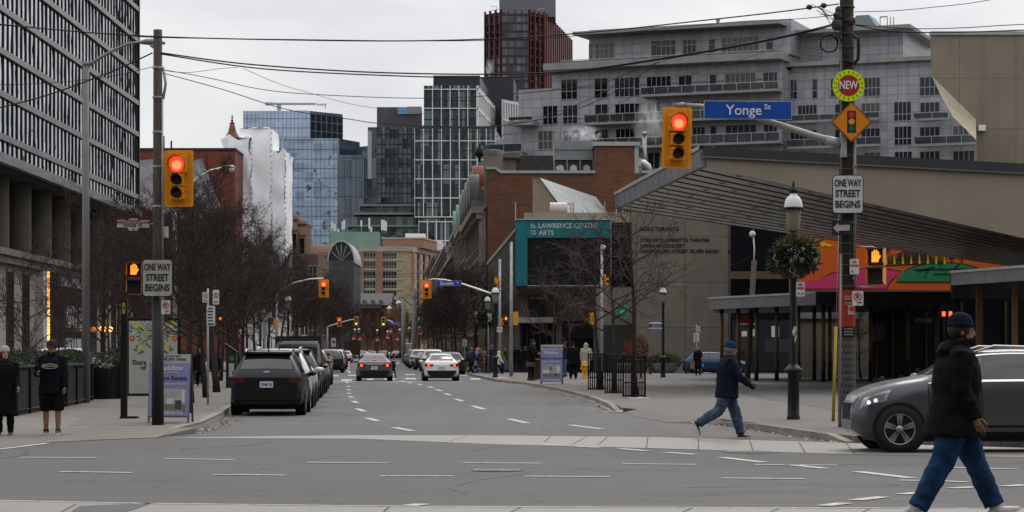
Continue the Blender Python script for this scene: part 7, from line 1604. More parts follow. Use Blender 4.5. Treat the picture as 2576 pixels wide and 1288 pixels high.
def aframe(label,x0,x1,y0,yb,q,tilt,lines,pict,rz=0.0):
 s_ = S(q.y);w_ = (x1-x0)/s_/2;h = (yb-y0)/s_;o = thing('sandwich_board',label,'sandwich board',q,rz);sc_ = M('board_lilac',(0.195,0.20,0.38),0.5,var=0.08);T_ = Matrix.Rotation(math.radians(-tilt),4,'X')
 def add(name,mb,mat): mb.move(T_);return mb.build(name,mat,o)
 fr = M('board_frame',(0.10,0.095,0.095),0.6,var=0.2)
 m = MB();m.box(-w_,w_,0.0,0.02,0.12,h-0.001);m.move(T_);b0 = len(m.v);m.box(-w_,-w_+0.04,0,0.04,0,h);m.box(w_-0.04,w_,0,0.04,0,h);m.move(T_,b0)
 b0 = len(m.v);m.box(-w_,-w_+0.04,0,0.04,0,h);m.box(w_-0.04,w_,0,0.04,0,h);m.box(-w_,w_,0,0.03,0.2,h);T2 = Matrix.Translation((0,2*h*math.sin(math.radians(tilt)),0)) @ Matrix.Rotation(math.radians(tilt),4,'X');m.move(T2,b0);m.build('frame',fr,o)
 m = MB();m.box(-w_+0.01,w_-0.01,-0.012,-0.001,0.14,h*0.87);add('lilac_panel',m,sc_)
 m = MB();m.box(-w_+0.01,w_-0.01,-0.012,-0.001,h*0.87,h);add('grey_header',m,M('board_grey',(0.34,0.34,0.35),0.5,var=0.06))
 for (t,wf,hf,zf,mat) in lines:
  e = text_fit(t,2*w_*wf,h*hf,mat,o,(0,0,0),bold=0.012);e.matrix_local = T_ @ Matrix.Translation((0,-0.016,h*zf)) @ Matrix.Rotation(pi/2,4,'X')
 m = MB();m.box(-w_*0.82,w_*0.82,-0.018,-0.012,h*0.17,h*0.50,0);m.box(-w_*0.8,w_*0.8,-0.02,-0.018,h*0.18,h*0.27,1)
 for (a,c,z0,z1,mi) in pict: m.box(w_*a,w_*c,-0.023,-0.02,h*z0,h*z1,mi)
 add('room_picture',m,[M('pict_grey',(0.30,0.30,0.30),0.5,var=0.3,scale=5),M('pict_floor',(0.16,0.14,0.12),0.5,var=0.2),M('pict_dark',(0.05,0.045,0.045),0.5,var=0.2),M('pict_white',(0.5,0.5,0.5),0.5,var=0.1)]);return o
nv = M('board_navy',(0.03,0.025,0.10),0.5,var=0);gy = M('board_dark_grey',(0.05,0.05,0.055),0.5,var=0);pw_ = M('board_white',(0.55,0.55,0.60),0.5,var=0)
aframe('lilac sandwich board with grey header behind the left wooden pole',361,466,893,1068,G(413,1066,0.12)+Vector((0,0.55,0)),10,
 (('AEROPLAN  Points',0.78,0.042,0.93,gy),('earn on every rental',0.5,0.02,0.98,gy),('Maddox',0.66,0.075,0.80,pw_),('GARDEN TOWN',0.42,0.022,0.735,pw_),('Modern Rentals',0.86,0.065,0.65,nv),('in Georgetown South',0.76,0.032,0.57,pw_),('Maddox.ca',0.68,0.055,0.15,pw_)),
 ((0.3,0.62,0.2,0.33,2),(-0.75,-0.5,0.25,0.45,3),(-0.1,0.2,0.28,0.36,3),(0.62,0.75,0.3,0.48,3)),rz=math.radians(-3))
aframe('lilac sandwich board with a room picture by the people in coats',1357,1413,866,967,G(1387,967,0.12),9,
 (('AEROPLAN  Points',0.88,0.042,0.93,gy),('Maddox',0.64,0.075,0.80,pw_),('GARDEN TOWN',0.3,0.02,0.735,pw_),('Modern Rentals',0.92,0.06,0.655,nv),('in Georgetown South',0.76,0.032,0.58,pw_),('647-550-2030',0.72,0.05,0.10,pw_)),
 ((-0.15,0.0,0.36,0.44,2),(0.3,0.5,0.2,0.28,2),(0.45,0.78,0.30,0.46,3),(-0.75,-0.2,0.28,0.36,3)),rz=math.radians(-5))
# tree guards, bins, hydrants, bollards, meter
def guard(label,x,Y,w_,h):
 o = thing('tree_guard',label,'tree guard',((x-CX)/F*Y,Y,gz(Y)+0.12));m = MB();r = w_/2
 for z in (0.04,h*0.34,h*0.88,h-0.03):
  for (a,c) in (((-r,-r),(r,-r)),((r,-r),(r,r)),((r,r),(-r,r)),((-r,r),(-r,-r))): m.tube([(*a,z),(*c,z)],0.018,4)
 for k in range(9):
  t = -r+w_*k/8
  for (x_,y_) in ((t,-r),(t,r),(-r,t),(r,t)): m.box(x_-0.012,x_+0.012,y_-0.012,y_+0.012,0,h)
 m.build('railing',black,o);return o
guard('black iron tree guard farthest of the three on the plaza',1501,87.5,0.64,1.38);guard('black iron tree guard in the middle of the three on the plaza',1545,80.5,0.62,1.36);guard('black iron tree guard nearest of the three on the plaza',1595,74.5,0.70,1.34)
def hydrant(label,x,yb,px_h):
 q = G(x,yb,0.12);s_ = S(q.y);k = px_h/s_/0.8;o = thing('fire_hydrant',label,'fire hydrant',q);o.scale = (k,k,k)
 m = MB();m.lathe([(0.17,0),(0.17,0.05),(0.125,0.07),(0.12,0.52),(0.15,0.54),(0.15,0.58),(0.125,0.60),(0.115,0.68),(0.07,0.75),(0.035,0.77),(0.035,0.8)],14);m.build('barrel',hydr,o)
 m = MB();m.lathe([(0.055,-0.19),(0.065,-0.17),(0.055,-0.1),(0.055,0.1),(0.065,0.17),(0.055,0.19)],10,0,(0,0,0.45),'x');m.lathe([(0.075,-0.17),(0.085,-0.14),(0.07,-0.1)],10,0,(0,0,0.40),'y');m.build('nozzles',hydr,o)
hydrant('yellow fire hydrant beside the person in the cream puffer coat',1471,953,46);hydrant('small yellow fire hydrant behind the walking crowd',1174,929,24)
def bollard(label,x,yb,px_h,dz=0.12,w=0.075,group=None):
 q = G(x,yb,dz);s_ = S(q.y);h = px_h/s_;o = thing('bollard',label,'bollard',q,0,group);m = MB();m.lathe([(w+0.02,0),(w,0.03),(w,h-0.05),(w*0.7,h-0.01),(0.01,h)],12);m.build('post',black,o)
bollard('black bollard at the edge of the planters left of the blue car',1636,942,46);bollard('black bollard in front of the blue car, left',1726,939,42);bollard('black bollard in front of the blue car near the walking man',1804,938,42);bollard('black bollard right of the walking man before the pale car',1870,936,42)
for x,yb,h,lab in ((2219,995,48,'short black bollard over the bonnet of the grey car, leftmost'),(2267,985,42,'short black bollard over the bonnet of the grey car, middle'),(2309,985,60,'taller black bollard over the bonnet of the grey car'),(2326,975,34,'short black bollard over the bonnet of the grey car, rightmost')): bollard(lab,x,yb,h,0.125,0.085)
q = G(1344,955,0.12);s_ = S(q.y);o = thing('litter_bin','brown slatted litter bin beside the woman in the plaid skirt','bin',q);m = MB();m.lathe([(0.3,0),(0.3,0.05),(0.28,0.06),(0.28,0.95),(0.31,0.97),(0.31,1.02),(0.22,1.06),(0.22,1.03)],14)
for k in range(14): a = 2*pi*k/14;m.box(0.285*math.cos(a)-0.03,0.285*math.cos(a)+0.03,0.285*math.sin(a)-0.03,0.285*math.sin(a)+0.03,0.08,0.93)
m.build('drum',M('bin_brown',(0.035,0.020,0.016),0.7,var=0.3),o)
q = G(581,976,0.12);s_ = S(q.y);o = thing('parking_machine','dark green parking pay machine with slanted top beside the left trees','parking machine',q);h = 112/s_
m = MB();m.prism_xz([(-13/s_,0),(13/s_,0),(13/s_,h-22/s_),(-13/s_,h-4/s_)],0,0.4);m.build('cabinet',M('meter_green',(0.016,0.022,0.02),0.5,var=0.2),o)
m = MB();m.add([(-16/s_,-0.05,h-1/s_),(16/s_,-0.05,h-24/s_),(16/s_,0.45,h-24/s_),(-16/s_,0.45,h-1/s_),(-16/s_,-0.05,h+1/s_),(16/s_,-0.05,h-21/s_),(16/s_,0.45,h-21/s_),(-16/s_,0.45,h+1/s_)],[(0,3,2,1),(4,5,6,7),(0,1,5,4),(1,2,6,5),(2,3,7,6),(3,0,4,7)]);m.build('solar_lid',black,o)
m = MB();m.lathe([(6/s_,-0.012),(6/s_,0)],14,0,(2/s_,0,h-38/s_),'y');m.build('green_disc',M('meter_disc',(0.02,0.16,0.08),0.5,var=0),o)
m = MB();m.box(-5/s_,8/s_,-0.01,0,h-84/s_,h-50/s_);m.build('notice',signd,o)
# ---- overhead wires
def wire(label,pts,r=0.012,Y0=45.5,Y1=None,group=None):
 Y1 = Y0 if Y1 is None else Y1;n = len(pts);W_ = []
 v = [P(x,y,Y0+(Y1-Y0)*i/(n-1)) for i,(x,y) in enumerate(pts)]
 for i in range(n-1):                      # Catmull-Rom through the support points
  p0,p1,p2,p3 = v[max(i-1,0)],v[i],v[i+1],v[min(i+2,n-1)]
  for j in range(8):
   t = j/8;W_.append(0.5*((2*p1)+(p2-p0)*t+(2*p0-5*p1+4*p2-p3)*t*t+(3*p1-p0-3*p2+p3)*t**3))
 W_.append(v[-1]);c = W_[0].copy();m = MB();m.tube([p-c for p in W_],r*0.74,5);o = m.build('overhead_wire',wirem,None,c);tag(o,label,'wire',group);return o
wire('highest wire crossing the whole street to the dark pole',[(-60,55),(200,80),(420,93),(700,100),(1000,103),(1250,97),(1500,80),(1800,48),(1960,30),(2110,10)],0.018)
wire('thin highest wire just under the top one, crossing past the lamp',[(-60,58),(300,88),(420,95),(720,99),(1080,103),(1300,99),(1560,82),(1850,55),(2000,48),(2106,38)],0.010)
wire('thick sagging cable from the left pole across the street',[(405,133),(640,163),(1000,184),(1390,182),(1700,141),(1950,96),(2115,56)],0.020)
wire('lower thick sagging cable just under the other, across the street',[(405,136),(660,173),(1000,191),(1240,195),(1420,184),(1700,144),(1950,99),(2115,60)],0.018)
wire('thin cable dropping from the left pole towards the red finned tower',[(408,175),(520,195),(660,225),(800,238),(1060,247),(1300,236),(1500,212),(1590,180),(1660,155)],0.010)
wire('thin cable sagging across the blue glass offices',[(410,184),(560,225),(720,275),(880,300),(980,312),(1230,318),(1400,290),(1520,245),(1640,170)],0.011)
wire('thin wire descending from the lower cable over the pale sky',[(612,172),(700,210),(790,237),(900,265),(1060,285),(1230,292)],0.008,45.5,70)
wire('pale thin wire looping from the left pole to the right',[(402,172),(430,180),(480,182),(560,172),(600,170)],0.007)
wire('thick dark cable from the left edge up to the left pole',[(-60,285),(100,245),(230,200),(300,172),(384,133)],0.020)
wire('thin grey wire from the left edge to the left pole',[(-60,215),(100,210),(220,200),(300,188),(384,168)],0.009)
wire('thin slack wire on the tall grey lamp pole',[(-40,395),(60,425),(130,430),(180,412),(215,385),(232,360)],0.008,60,66)
wire('black cable right of the dark pole, lower of the two',[(2150,63),(2240,78),(2350,82),(2460,80),(2640,73)],0.017)
wire('black cable right of the dark pole, upper of the two',[(2150,62),(2300,72),(2420,70),(2520,64),(2640,58)],0.012)
wire('thin wire rising to the top right corner',[(2150,30),(2250,27),(2350,18),(2440,8),(2520,-6)],0.010)
wire('thin wire in front of the grey apartment block',[(1060,338),(1240,320),(1390,285),(1520,232),(1640,165),(1760,128)],0.009,60,46)
wire('lowest thin wire in front of the grey apartment block',[(1060,360),(1240,345),(1390,312),(1500,288),(1640,218),(1790,172),(1960,120)],0.008,64,46)
wire('cable strung across the street below the flats, left of the Scott St sign',[(700,668),(800,676),(890,686),(1010,690),(1120,680),(1200,664),(1252,652)],0.022,150,147)
wire('thin cable strung under the flats from the left arm',[(810,690),(900,692),(1000,696),(1100,692),(1240,662)],0.015,150,147)
wire('thin green cable from the silver pole across the dark screen',[(1252,655),(1300,668),(1340,678),(1400,684),(1460,680),(1512,668)],0.012,147,131)
wire('thin slack cable in front of the dark screen',[(1255,660),(1290,680),(1330,700),(1390,702),(1440,690),(1512,640)],0.010,147,131)
wire('thin wire across the lettered wall',[(1700,700),(1760,690),(1830,670),(1870,655),(1892,640)],0.008,126,118)
# ================================================================ VEHICLES (local +x is the front)
def lerp_tab(tab,x):
 """monotone cubic through (x, v) points"""
 n = len(tab)
 if x <= tab[0][0]: return tab[0][1]
 if x >= tab[-1][0]: return tab[-1][1]
 i = max(k for k in range(n-1) if tab[k][0] <= x)
 def sl(k):
  if k <= 0 or k >= n-1: return 0.0 if n < 3 else (tab[min(k+1,n-1)][1]-tab[max(k-1,0)][1])/(tab[min(k+1,n-1)][0]-tab[max(k-1,0)][0])
  d0 = (tab[k][1]-tab[k-1][1])/(tab[k][0]-tab[k-1][0]);d1 = (tab[k+1][1]-tab[k][1])/(tab[k+1][0]-tab[k][0])
  return 0.0 if d0*d1 <= 0 else 2*d0*d1/(d0+d1)
 h = tab[i+1][0]-tab[i][0];t = (x-tab[i][0])/h;a,c = tab[i][1],tab[i+1][1];m0,m1 = sl(i)*h,sl(i+1)*h
 return (2*t**3-3*t*t+1)*a+(t**3-2*t*t+t)*m0+(-2*t**3+3*t*t)*c+(t**3-t*t)*m1
CARS = {
 'suv': dict(L=4.6,zt=[(-2.3,.96),(-2.26,1.06),(-2.20,1.13),(-1.84,1.55),(-1.62,1.625),(-1.0,1.665),(-.4,1.67),(.25,1.64),(.5,1.59),(1.15,1.15),(1.28,1.12),(1.9,1.02),(2.15,.93),(2.27,.80),(2.3,.70)],
   zl=[(-2.3,.94),(-2.15,1.04),(-1.2,1.04),(.9,1.0),(1.2,1.0),(1.9,.92),(2.15,.84),(2.3,.66)],w=[(-2.3,.80),(-2.25,.875),(-2.1,.92),(-1.6,.935),(1.5,.935),(1.95,.90),(2.2,.80),(2.3,.66)],
   wr=[(-2.3,.74),(-2.2,.76),(-1.84,.635),(-1.4,.645),(.2,.63),(.5,.62),(1.15,.76),(1.9,.76),(2.2,.68),(2.3,.56)],zb=[(-2.3,.42),(-2.15,.28),(-1.2,.22),(1.6,.22),(2.15,.26),(2.3,.36)],
   wx=(1.36,-1.34),R=.345,rear=(-2.145,-1.865),front=(.52,1.12),side=((-1.95,-1.72,-.78,-.72),(-.68,-.66,.28,.28),(.34,.34,1.05,.42)),lamp='suv'),
 'gla': dict(L=4.41,zt=[(-2.2,.98),(-2.1,1.08),(-1.8,1.46),(-1.5,1.54),(-.9,1.59),(-.3,1.605),(.2,1.58),(.45,1.52),(1.02,1.195),(1.12,1.165),(1.55,1.09),(1.9,.985),(2.1,.88),(2.19,.76),(2.2,.66)],
   zl=[(-2.2,.96),(-2.0,1.10),(-1.2,1.10),(.8,1.08),(1.1,1.06),(1.7,.955),(2.05,.83),(2.2,.62)],w=[(-2.2,.76),(-2.05,.88),(-1.6,.915),(1.45,.915),(1.9,.87),(2.12,.74),(2.2,.58)],
   wr=[(-2.2,.66),(-2.0,.68),(-1.7,.60),(0,.62),(.4,.61),(1.05,.74),(1.8,.74),(2.1,.62),(2.2,.48)],zb=[(-2.2,.42),(-2.0,.27),(-1.2,.22),(1.5,.22),(2.0,.24),(2.2,.34)],
   wx=(1.52,-1.30),R=.365,rear=(-2.08,-1.8),front=(.46,1.0),side=((-1.8,-1.62,-.78,-.74),(-.70,-.68,.20,.20),(.27,.27,.98,.40)),lamp='gla'),
 'sedan': dict(L=4.65,zt=[(-2.32,.86),(-2.29,.96),(-2.24,1.02),(-2.15,1.04),(-1.72,1.05),(-1.62,1.075),(-.85,1.375),(-.45,1.425),(0,1.43),(.35,1.39),(1.1,1.02),(1.2,.985),(1.8,.87),(2.15,.76),(2.29,.64),(2.32,.55)],
   zl=[(-2.32,.84),(-2.2,.98),(-1.6,1.0),(0,.96),(1.1,.94),(1.8,.84),(2.15,.72),(2.32,.52)],w=[(-2.32,.74),(-2.26,.83),(-2.05,.885),(-1.5,.905),(1.4,.905),(1.9,.87),(2.2,.75),(2.32,.56)],
   wr=[(-2.32,.64),(-2.2,.72),(-1.7,.73),(-.85,.55),(0,.57),(.35,.56),(1.1,.73),(1.8,.72),(2.2,.58),(2.32,.42)],zb=[(-2.32,.36),(-2.15,.25),(-1.2,.18),(1.6,.18),(2.15,.22),(2.32,.30)],
   wx=(1.40,-1.30),R=.325,rear=(-1.60,-.90),front=(.38,1.06),side=((-1.42,-1.1,-.52,-.50),(-.46,-.45,.2,.2),(.25,.25,.98,.42)),lamp='sedan'),
 'hatch': dict(L=4.2,zt=[(-2.1,.92),(-2.06,.99),(-1.98,1.04),(-1.62,1.40),(-1.4,1.46),(-.6,1.50),(.2,1.47),(.45,1.42),(1.15,1.03),(1.3,1.0),(1.7,.90),(1.98,.80),(2.07,.66),(2.1,.56)],
   zl=[(-2.1,.9),(-1.95,1.0),(-1,1.0),(.9,.95),(1.3,.93),(1.7,.85),(2.0,.72),(2.1,.54)],w=[(-2.1,.74),(-2.03,.84),(-1.85,.88),(1.3,.89),(1.75,.85),(2.0,.72),(2.1,.58)],
   wr=[(-2.1,.66),(-1.98,.70),(-1.6,.58),(0,.60),(.45,.59),(1.15,.72),(1.7,.70),(2.0,.58),(2.1,.46)],zb=[(-2.1,.38),(-1.95,.26),(-1,.2),(1.4,.2),(1.95,.23),(2.1,.3)],
   wx=(1.3,-1.25),R=.32,rear=(-1.955,-1.62),front=(.47,1.1),side=((-1.68,-1.5,-.6,-.56),(-.52,-.5,.25,.25),(.31,.31,1.0,.45)),lamp='suv'),
 'van': dict(L=5.6,zt=[(-2.8,2.40),(-2.76,2.47),(-2.6,2.5),(.6,2.5),(1.1,2.42),(2.0,1.35),(2.15,1.27),(2.6,1.1),(2.77,.9),(2.8,.7)],
   zl=[(-2.8,1.3),(1.9,1.2),(2.3,1.1),(2.6,.95),(2.8,.65)],w=[(-2.8,.93),(-2.72,.985),(-2.5,1.0),(2.0,1.0),(2.5,.93),(2.8,.68)],wr=[(-2.8,.86),(-2.6,.90),(.8,.90),(1.2,.88),(2.1,.84),(2.6,.78),(2.8,.55)],zb=[(-2.8,.45),(-2.6,.35),(2.3,.3),(2.8,.4)],
   wx=(1.75,-1.6),R=.34,rear=None,front=(1.2,1.95),side=((.75,.78,1.8,1.35),),lamp='van'),
 'pickup': dict(L=5.4,zt=[(-2.7,1.02),(-2.68,1.06),(-2.6,1.92),(-2.5,1.97),(-1.0,1.97),(-.7,1.93),(-.2,1.9),(.4,1.86),(.7,1.78),(1.3,1.28),(1.45,1.24),(2.3,1.15),(2.6,1.0),(2.7,.75)],
   zl=[(-2.7,1.0),(-2.6,1.14),(1.2,1.12),(2.3,1.02),(2.7,.72)],w=[(-2.7,.88),(-2.62,.95),(-2.4,.96),(2.0,.96),(2.5,.88),(2.7,.72)],wr=[(-2.7,.82),(-2.55,.78),(-1,.76),(.6,.72),(1.3,.82),(2.3,.8),(2.7,.6)],zb=[(-2.7,.6),(-2.5,.42),(2.3,.38),(2.7,.5)],
   wx=(1.75,-1.65),R=.38,rear=(-2.672,-2.615),front=(.72,1.25),side=((-2.2,-2.2,-1.0,-1.0),(-.65,-.6,.25,.25),(.3,.3,1.15,.6)),lamp='pickup')}
def car_sec(K,x):
 zt,zl,w_,wr,zb = (lerp_tab(K[k],x) for k in ('zt','zl','w','wr','zb'));zl = min(zl,zt-0.012);wr = min(wr,w_*0.96);zre = zl+(zt-zl)*0.86;zm = zb+0.45*(zl-zb)
 return [(0,zb),(.7*w_,zb),(.92*w_,zb+.025),(.985*w_,zb+.12),(w_,zm),(.99*w_,zb+.8*(zl-zb)),(.955*w_,zl),((.955*w_+wr)*.5+.012,zl+(zre-zl)*.52),(wr,zre),(.93*wr,zre+.6*(zt-zre)),(.7*wr,zt-.010),(.35*wr,zt-.002),(0,zt)]
def car_pt(K,x,t):
 s_ = car_sec(K,x);i = min(int(t),len(s_)-2);f = t-i;return Vector((x,s_[i][0]+(s_[i+1][0]-s_[i][0])*f,s_[i][1]+(s_[i+1][1]-s_[i][1])*f))
def car_patch(m,K,x0a,x0b,x1a,x1b,ta,tb,side=1,off=0.007,nx=8,nt=4,mi=0,across=False):
 """a piece of the body surface lifted by off: between x0 and x1 (at ta: x0a..x1a, at tb: x0b..x1b)"""
 vs = [];cols = nt+1
 for i in range(nx+1):
  for j in range(nt+1):
   v = j/nt;u = i/nx
   if across: t = (12-(12-ta)*abs(2*v-1));sg = 1 if v >= 0.5 else -1;x = x0a+(x1a-x0a)*u
   else: t = ta+(tb-ta)*v;sg = side;x = (x0a+(x0b-x0a)*v)*(1-u)+(x1a+(x1b-x1a)*v)*u
   p = car_pt(K,x,t);dx = car_pt(K,x+0.02,t)-car_pt(K,x-0.02,t);t2 = min(t,11.95);dt = car_pt(K,x,t2+0.04)-car_pt(K,x,max(0,t2-0.04));nn = dx.cross(dt)
   if nn.length < 1e-9: nn = Vector((0,0,1))
   nn.normalize()
   if nn.y < 0 and not across: nn = -nn
   if across and nn.z < 0: nn = -nn
   p = p+nn*off;vs.append((p.x,p.y*sg,p.z))
 fs = []
 for i in range(nx):
  for j in range(nt): a = i*cols+j;fs.append((a,a+1,a+cols+1,a+cols) if (side < 0 or across) else (a,a+cols,a+cols+1,a+1))
 m.add(vs,fs,mi,True)
_meshc = {}
def car(kind,label,cat,paint,loc,rz,group=None,lights=False,rail=None,dark_trim=True,near=True,roofbox=None,plate=True,name=None):
 K = CARS[kind];L_ = K['L'];o = thing(name or 'parked_car',label,cat,loc,rz,group);hx = L_/2
 def part(nm,mk,mats,parent=o,cache=True):
  key = (kind,nm,lights,near) if cache else None
  if key and key in _meshc: me = _meshc[key].copy();me.materials.clear()
  else:
   m = MB();mk(m);me = m.mesh(nm)
   if key: _meshc[key] = me
   me = me.copy() if key else me
  for q in (mats if isinstance(mats,list) else [mats]): me.materials.append(q)
  q = bpy.data.objects.new(nm,me);COL.objects.link(q);q.parent = parent;return q
 def body(m):
  xs = sorted(set([round(-hx+L_*i/46,4) for i in range(47)]+[a for a,_ in K['zt']]));vs = [];n = 25
  for x in xs:
   s_ = car_sec(K,x);ring = [(x,y,z) for y,z in s_]+[(x,-y,z) for y,z in s_[-2:0:-1]];vs += ring
  n = len(ring);fs = [(i*n+j,i*n+(j+1)%n,(i+1)*n+(j+1)%n,(i+1)*n+j) for i in range(len(xs)-1) for j in range(n)]
  fs = [f[::-1] for f in fs];m.add(vs,fs,0,True);m.add(vs[:n],[tuple(range(n))],0);m.add(vs[-n:],[tuple(range(n))[::-1]],0)
 body_o = part('body',body,paint)
 if K['front']: part('windscreen',lambda m: car_patch(m,K,K['front'][0],0,K['front'][1],0,9.3,12,across=True,nx=6,nt=10),carglass)
 if K['rear']: part('rear_window',lambda m: car_patch(m,K,K['rear'][0],0,K['rear'][1],0,9.2,12,across=True,nx=6,nt=10),carglass)
 if kind == 'van':
  part('rear_window',lambda m: [m.prism_yz([(s_*.12,1.45),(s_*.78,1.45),(s_*.74,2.1),(s_*.12,2.1)],-hx-.004,-hx+.03) for s_ in (-1,1)],M('van_blank_panel',(0.26,0.26,0.26),0.5,var=0.05))
 for sg in (1,-1):
  for i,(xa,xb,xc,xd) in enumerate(K['side']): part('side_window',lambda m,a=(xa,xb,xc,xd),s2=sg: car_patch(m,K,a[0],a[1],a[2],a[3],6.18,7.88,s2),carglass,cache=False)
 if near:
  for sg in (1,-1):
   part('window_trim',lambda m,s2=sg: (car_patch(m,K,K['side'][0][0]-.05,K['side'][0][0]-.05,K['side'][-1][2]+.1,K['side'][-1][2]+.08,6.0,6.14,s2,.009,14,1),car_patch(m,K,K['side'][0][1],K['side'][0][1],K['side'][-1][3]+.12,K['side'][-1][3]+.08,7.92,8.05,s2,.009,14,1)),chrome if kind == 'gla' else blackp,cache=False)
   for (xa,xb,xc,xd) in K['side'][1:]: part('door_handle',lambda m,x=xa,s2=sg: car_patch(m,K,x+.06,x+.06,x+.24,x+.24,5.35,5.6,s2,.03,4,2),chrome if kind == 'gla' else paint,cache=False)
   part('door_seam',lambda m,s2=sg: [car_patch(m,K,xx,xx+.03,xx+.014,xx+.044,3.2,6.1,s2,.003,1,8) for xx in (K['side'][-1][0]-.045,K['side'][1][0]-.06 if len(K['side']) > 1 else 0,K['side'][-1][2]+.06)],blackp,cache=False)
   part('wing_mirror',lambda m,s2=sg: (m.ball((K['side'][-1][2]-.02,s2*1.03*lerp_tab(K['w'],0.9)+s2*.07,lerp_tab(K['zl'],0.9)+.07),.1,10,7,0,(.75,1.15,.72)),m.box(K['side'][-1][2]-.05,K['side'][-1][2]+.0,s2*.86,s2*(lerp_tab(K['w'],.9)+.02),lerp_tab(K['zl'],.9)+.02,lerp_tab(K['zl'],.9)+.06)),paint,cache=False)
 def trim(m):
  for sg in (1,-1): car_patch(m,K,-hx+.35,-hx+.3,hx-.4,hx-.45,2.0,3.3,sg,.006,16,2)
 if dark_trim: part('sill_trim',trim,blackp)
 z0,z1 = lerp_tab(K['zb'],-hx),lerp_tab(K['zb'],-hx)+.2;ww = lerp_tab(K['w'],-hx+.04)
 part('rear_bumper',lambda m: (m.prism_yz([(-ww*.86,z0-.02),(ww*.86,z0-.02),(ww*.95,z1),(-ww*.95,z1)],-hx-.02,-hx+.14),m.prism_yz([(-ww*.7,z0-.12),(ww*.7,z0-.12),(ww*.8,z0),(-ww*.8,z0)],-hx+.0,-hx+.3)),blackp)
 tm = tailon if lights else tailr
 def tl(m,sg):
  if K['lamp'] == 'suv': m.prism_yz([(sg*y,z) for y,z in ((.56,.86),(.60,.965),(ww*1.0,.985),(ww*1.05,.90),(.74,.83))],-hx-.014,-hx+.16)
  elif K['lamp'] == 'sedan': m.prism_yz([(sg*y,z) for y,z in ((.40,.87),(.60,.90),(ww*1.05,.93),(ww*1.10,.80),(.62,.73),(.44,.80))],-hx-.012,-hx+.18)
  elif K['lamp'] == 'van': m.prism_yz([(sg*y,z) for y,z in ((.84,.9),(.95,.9),(.95,1.5),(.84,1.5))],-hx-.014,-hx+.1)
  elif K['lamp'] == 'pickup': m.prism_yz([(sg*y,z) for y,z in ((.78,.8),(.93,.8),(.93,1.12),(.78,1.12))],-hx-.014,-hx+.1)
  else: m.prism_yz([(sg*y,z) for y,z in ((.4,.9),(.8,1.0),(.8,.86),(.4,.84))],-hx-.01,-hx+.12)
 for sg in (1,-1): part('taillight',lambda m,s2=sg: tl(m,s2),tailr if not lights else [tailr],cache=False)
 if lights:
  for sg in (1,-1): part('brake_lamp',lambda m,s2=sg: m.prism_yz([(s2*y,z) for y,z in ((.58,.77),(.62,.885),(.74,.89),(.72,.775))],-hx-.022,-hx+.05),tailon,cache=False)
  part('high_brake_light',lambda m: m.prism_yz([(-.10,lerp_tab(K['zt'],-1.5)+.0),(.10,lerp_tab(K['zt'],-1.5)),(.09,lerp_tab(K['zt'],-1.5)+.025),(-.09,lerp_tab(K['zt'],-1.5)+.025)],-1.60,-1.50),tailon)
 if K['lamp'] == 'suv' and kind == 'suv' and near:
  part('light_strip',lambda m: m.prism_yz([(-.62,.955),(.62,.955),(.62,.985),(-.62,.985)],-hx-.012,-hx+.1),M('dark_red_strip',(0.06,0.006,0.006),0.25,var=0,coat=0.5))
  part('rear_badge',lambda m: m.lathe([(.001,-hx-.004),(.085,-hx-.004),(.085,-hx+.1)],16,0,(0,0,1.065),'x'),chrome) if False else None
  part('rear_spoiler',lambda m: m.prism([(-1.98,-.60),(-1.6,-.63),(-1.6,.63),(-1.98,.60)],1.575,1.625),paint)
  for sg in (1,-1): part('fog_light',lambda m,s2=sg: m.prism_yz([(s2*y,z) for y,z in ((.55,.50),(.80,.54),(.82,.47),(.55,.44))],-hx-.018,-hx+.1),tailr,cache=False)
 if plate:
  pl = part('licence_plate',lambda m: m.bbox(-.17,.17,-.012,.01,-.08,.08,.015),plate_m,cache=False);pl.location = (-hx-.018,0,.80 if kind != 'sedan' else .70);pl.rotation_euler = (0,0,-pi/2)
  if near: text_fit('CWMK 195',.27,.075,M('plate_blue',(0.03,0.05,0.16),0.5,var=0),pl,(0,-.016,-.005),bold=0.01)
 def hl(m,sg):
  if kind == 'gla': car_patch(m,K,1.72,1.66,2.12,2.05,4.95,5.95,sg,.008,8,4)
  else: car_patch(m,K,hx-.55,hx-.62,hx-.14,hx-.2,5.1,5.95,sg,.008,6,3)
 for sg in (1,-1): part('headlight',lambda m,s2=sg: hl(m,s2),M('headlight_lens',(0.30,0.31,0.33),0.12,0.6,var=0.5,scale=9),cache=False)
 if kind == 'gla':
  for sg in (1,-1):
   part('headlight_bulb',lambda m,s2=sg: [m.ball(tuple(Vector((a,1,1))*car_pt(K,a,5.25)+Vector((0.0,0,0)) if False else (a,s2*(car_pt(K,a,5.25).y+.012),car_pt(K,a,5.25).z)),.03,8,5) for a in (1.98,1.88)],M('bulb_lit',(0.9,0.9,0.9),0.2,var=0,emit=(0.9,0.93,1.0),es=1.2),cache=False)
   part('headlight_brow',lambda m,s2=sg: car_patch(m,K,1.66,1.64,2.06,2.03,5.72,6.0,s2,.012,6,1),M('brow_silver',(0.55,0.55,0.58),0.25,0.7,var=0),cache=False)
  part('front_grille',lambda m: (m.prism_yz([(-.40,.5),(.40,.5),(.34,.76),(-.34,.76)],hx-.06,hx+.004),0),blackp)
 if rail:
  for sg in (1,-1): part('roof_rail',lambda m,s2=sg: m.tube([(-1.55,s2*.57,lerp_tab(K['zt'],-1.55)+.0),(-1.4,s2*.58,lerp_tab(K['zt'],-1.4)+.045),(.0,s2*.585,lerp_tab(K['zt'],0)+.05),(.3,s2*.56,lerp_tab(K['zt'],.3)-.01)],.022,6),rail,cache=False)
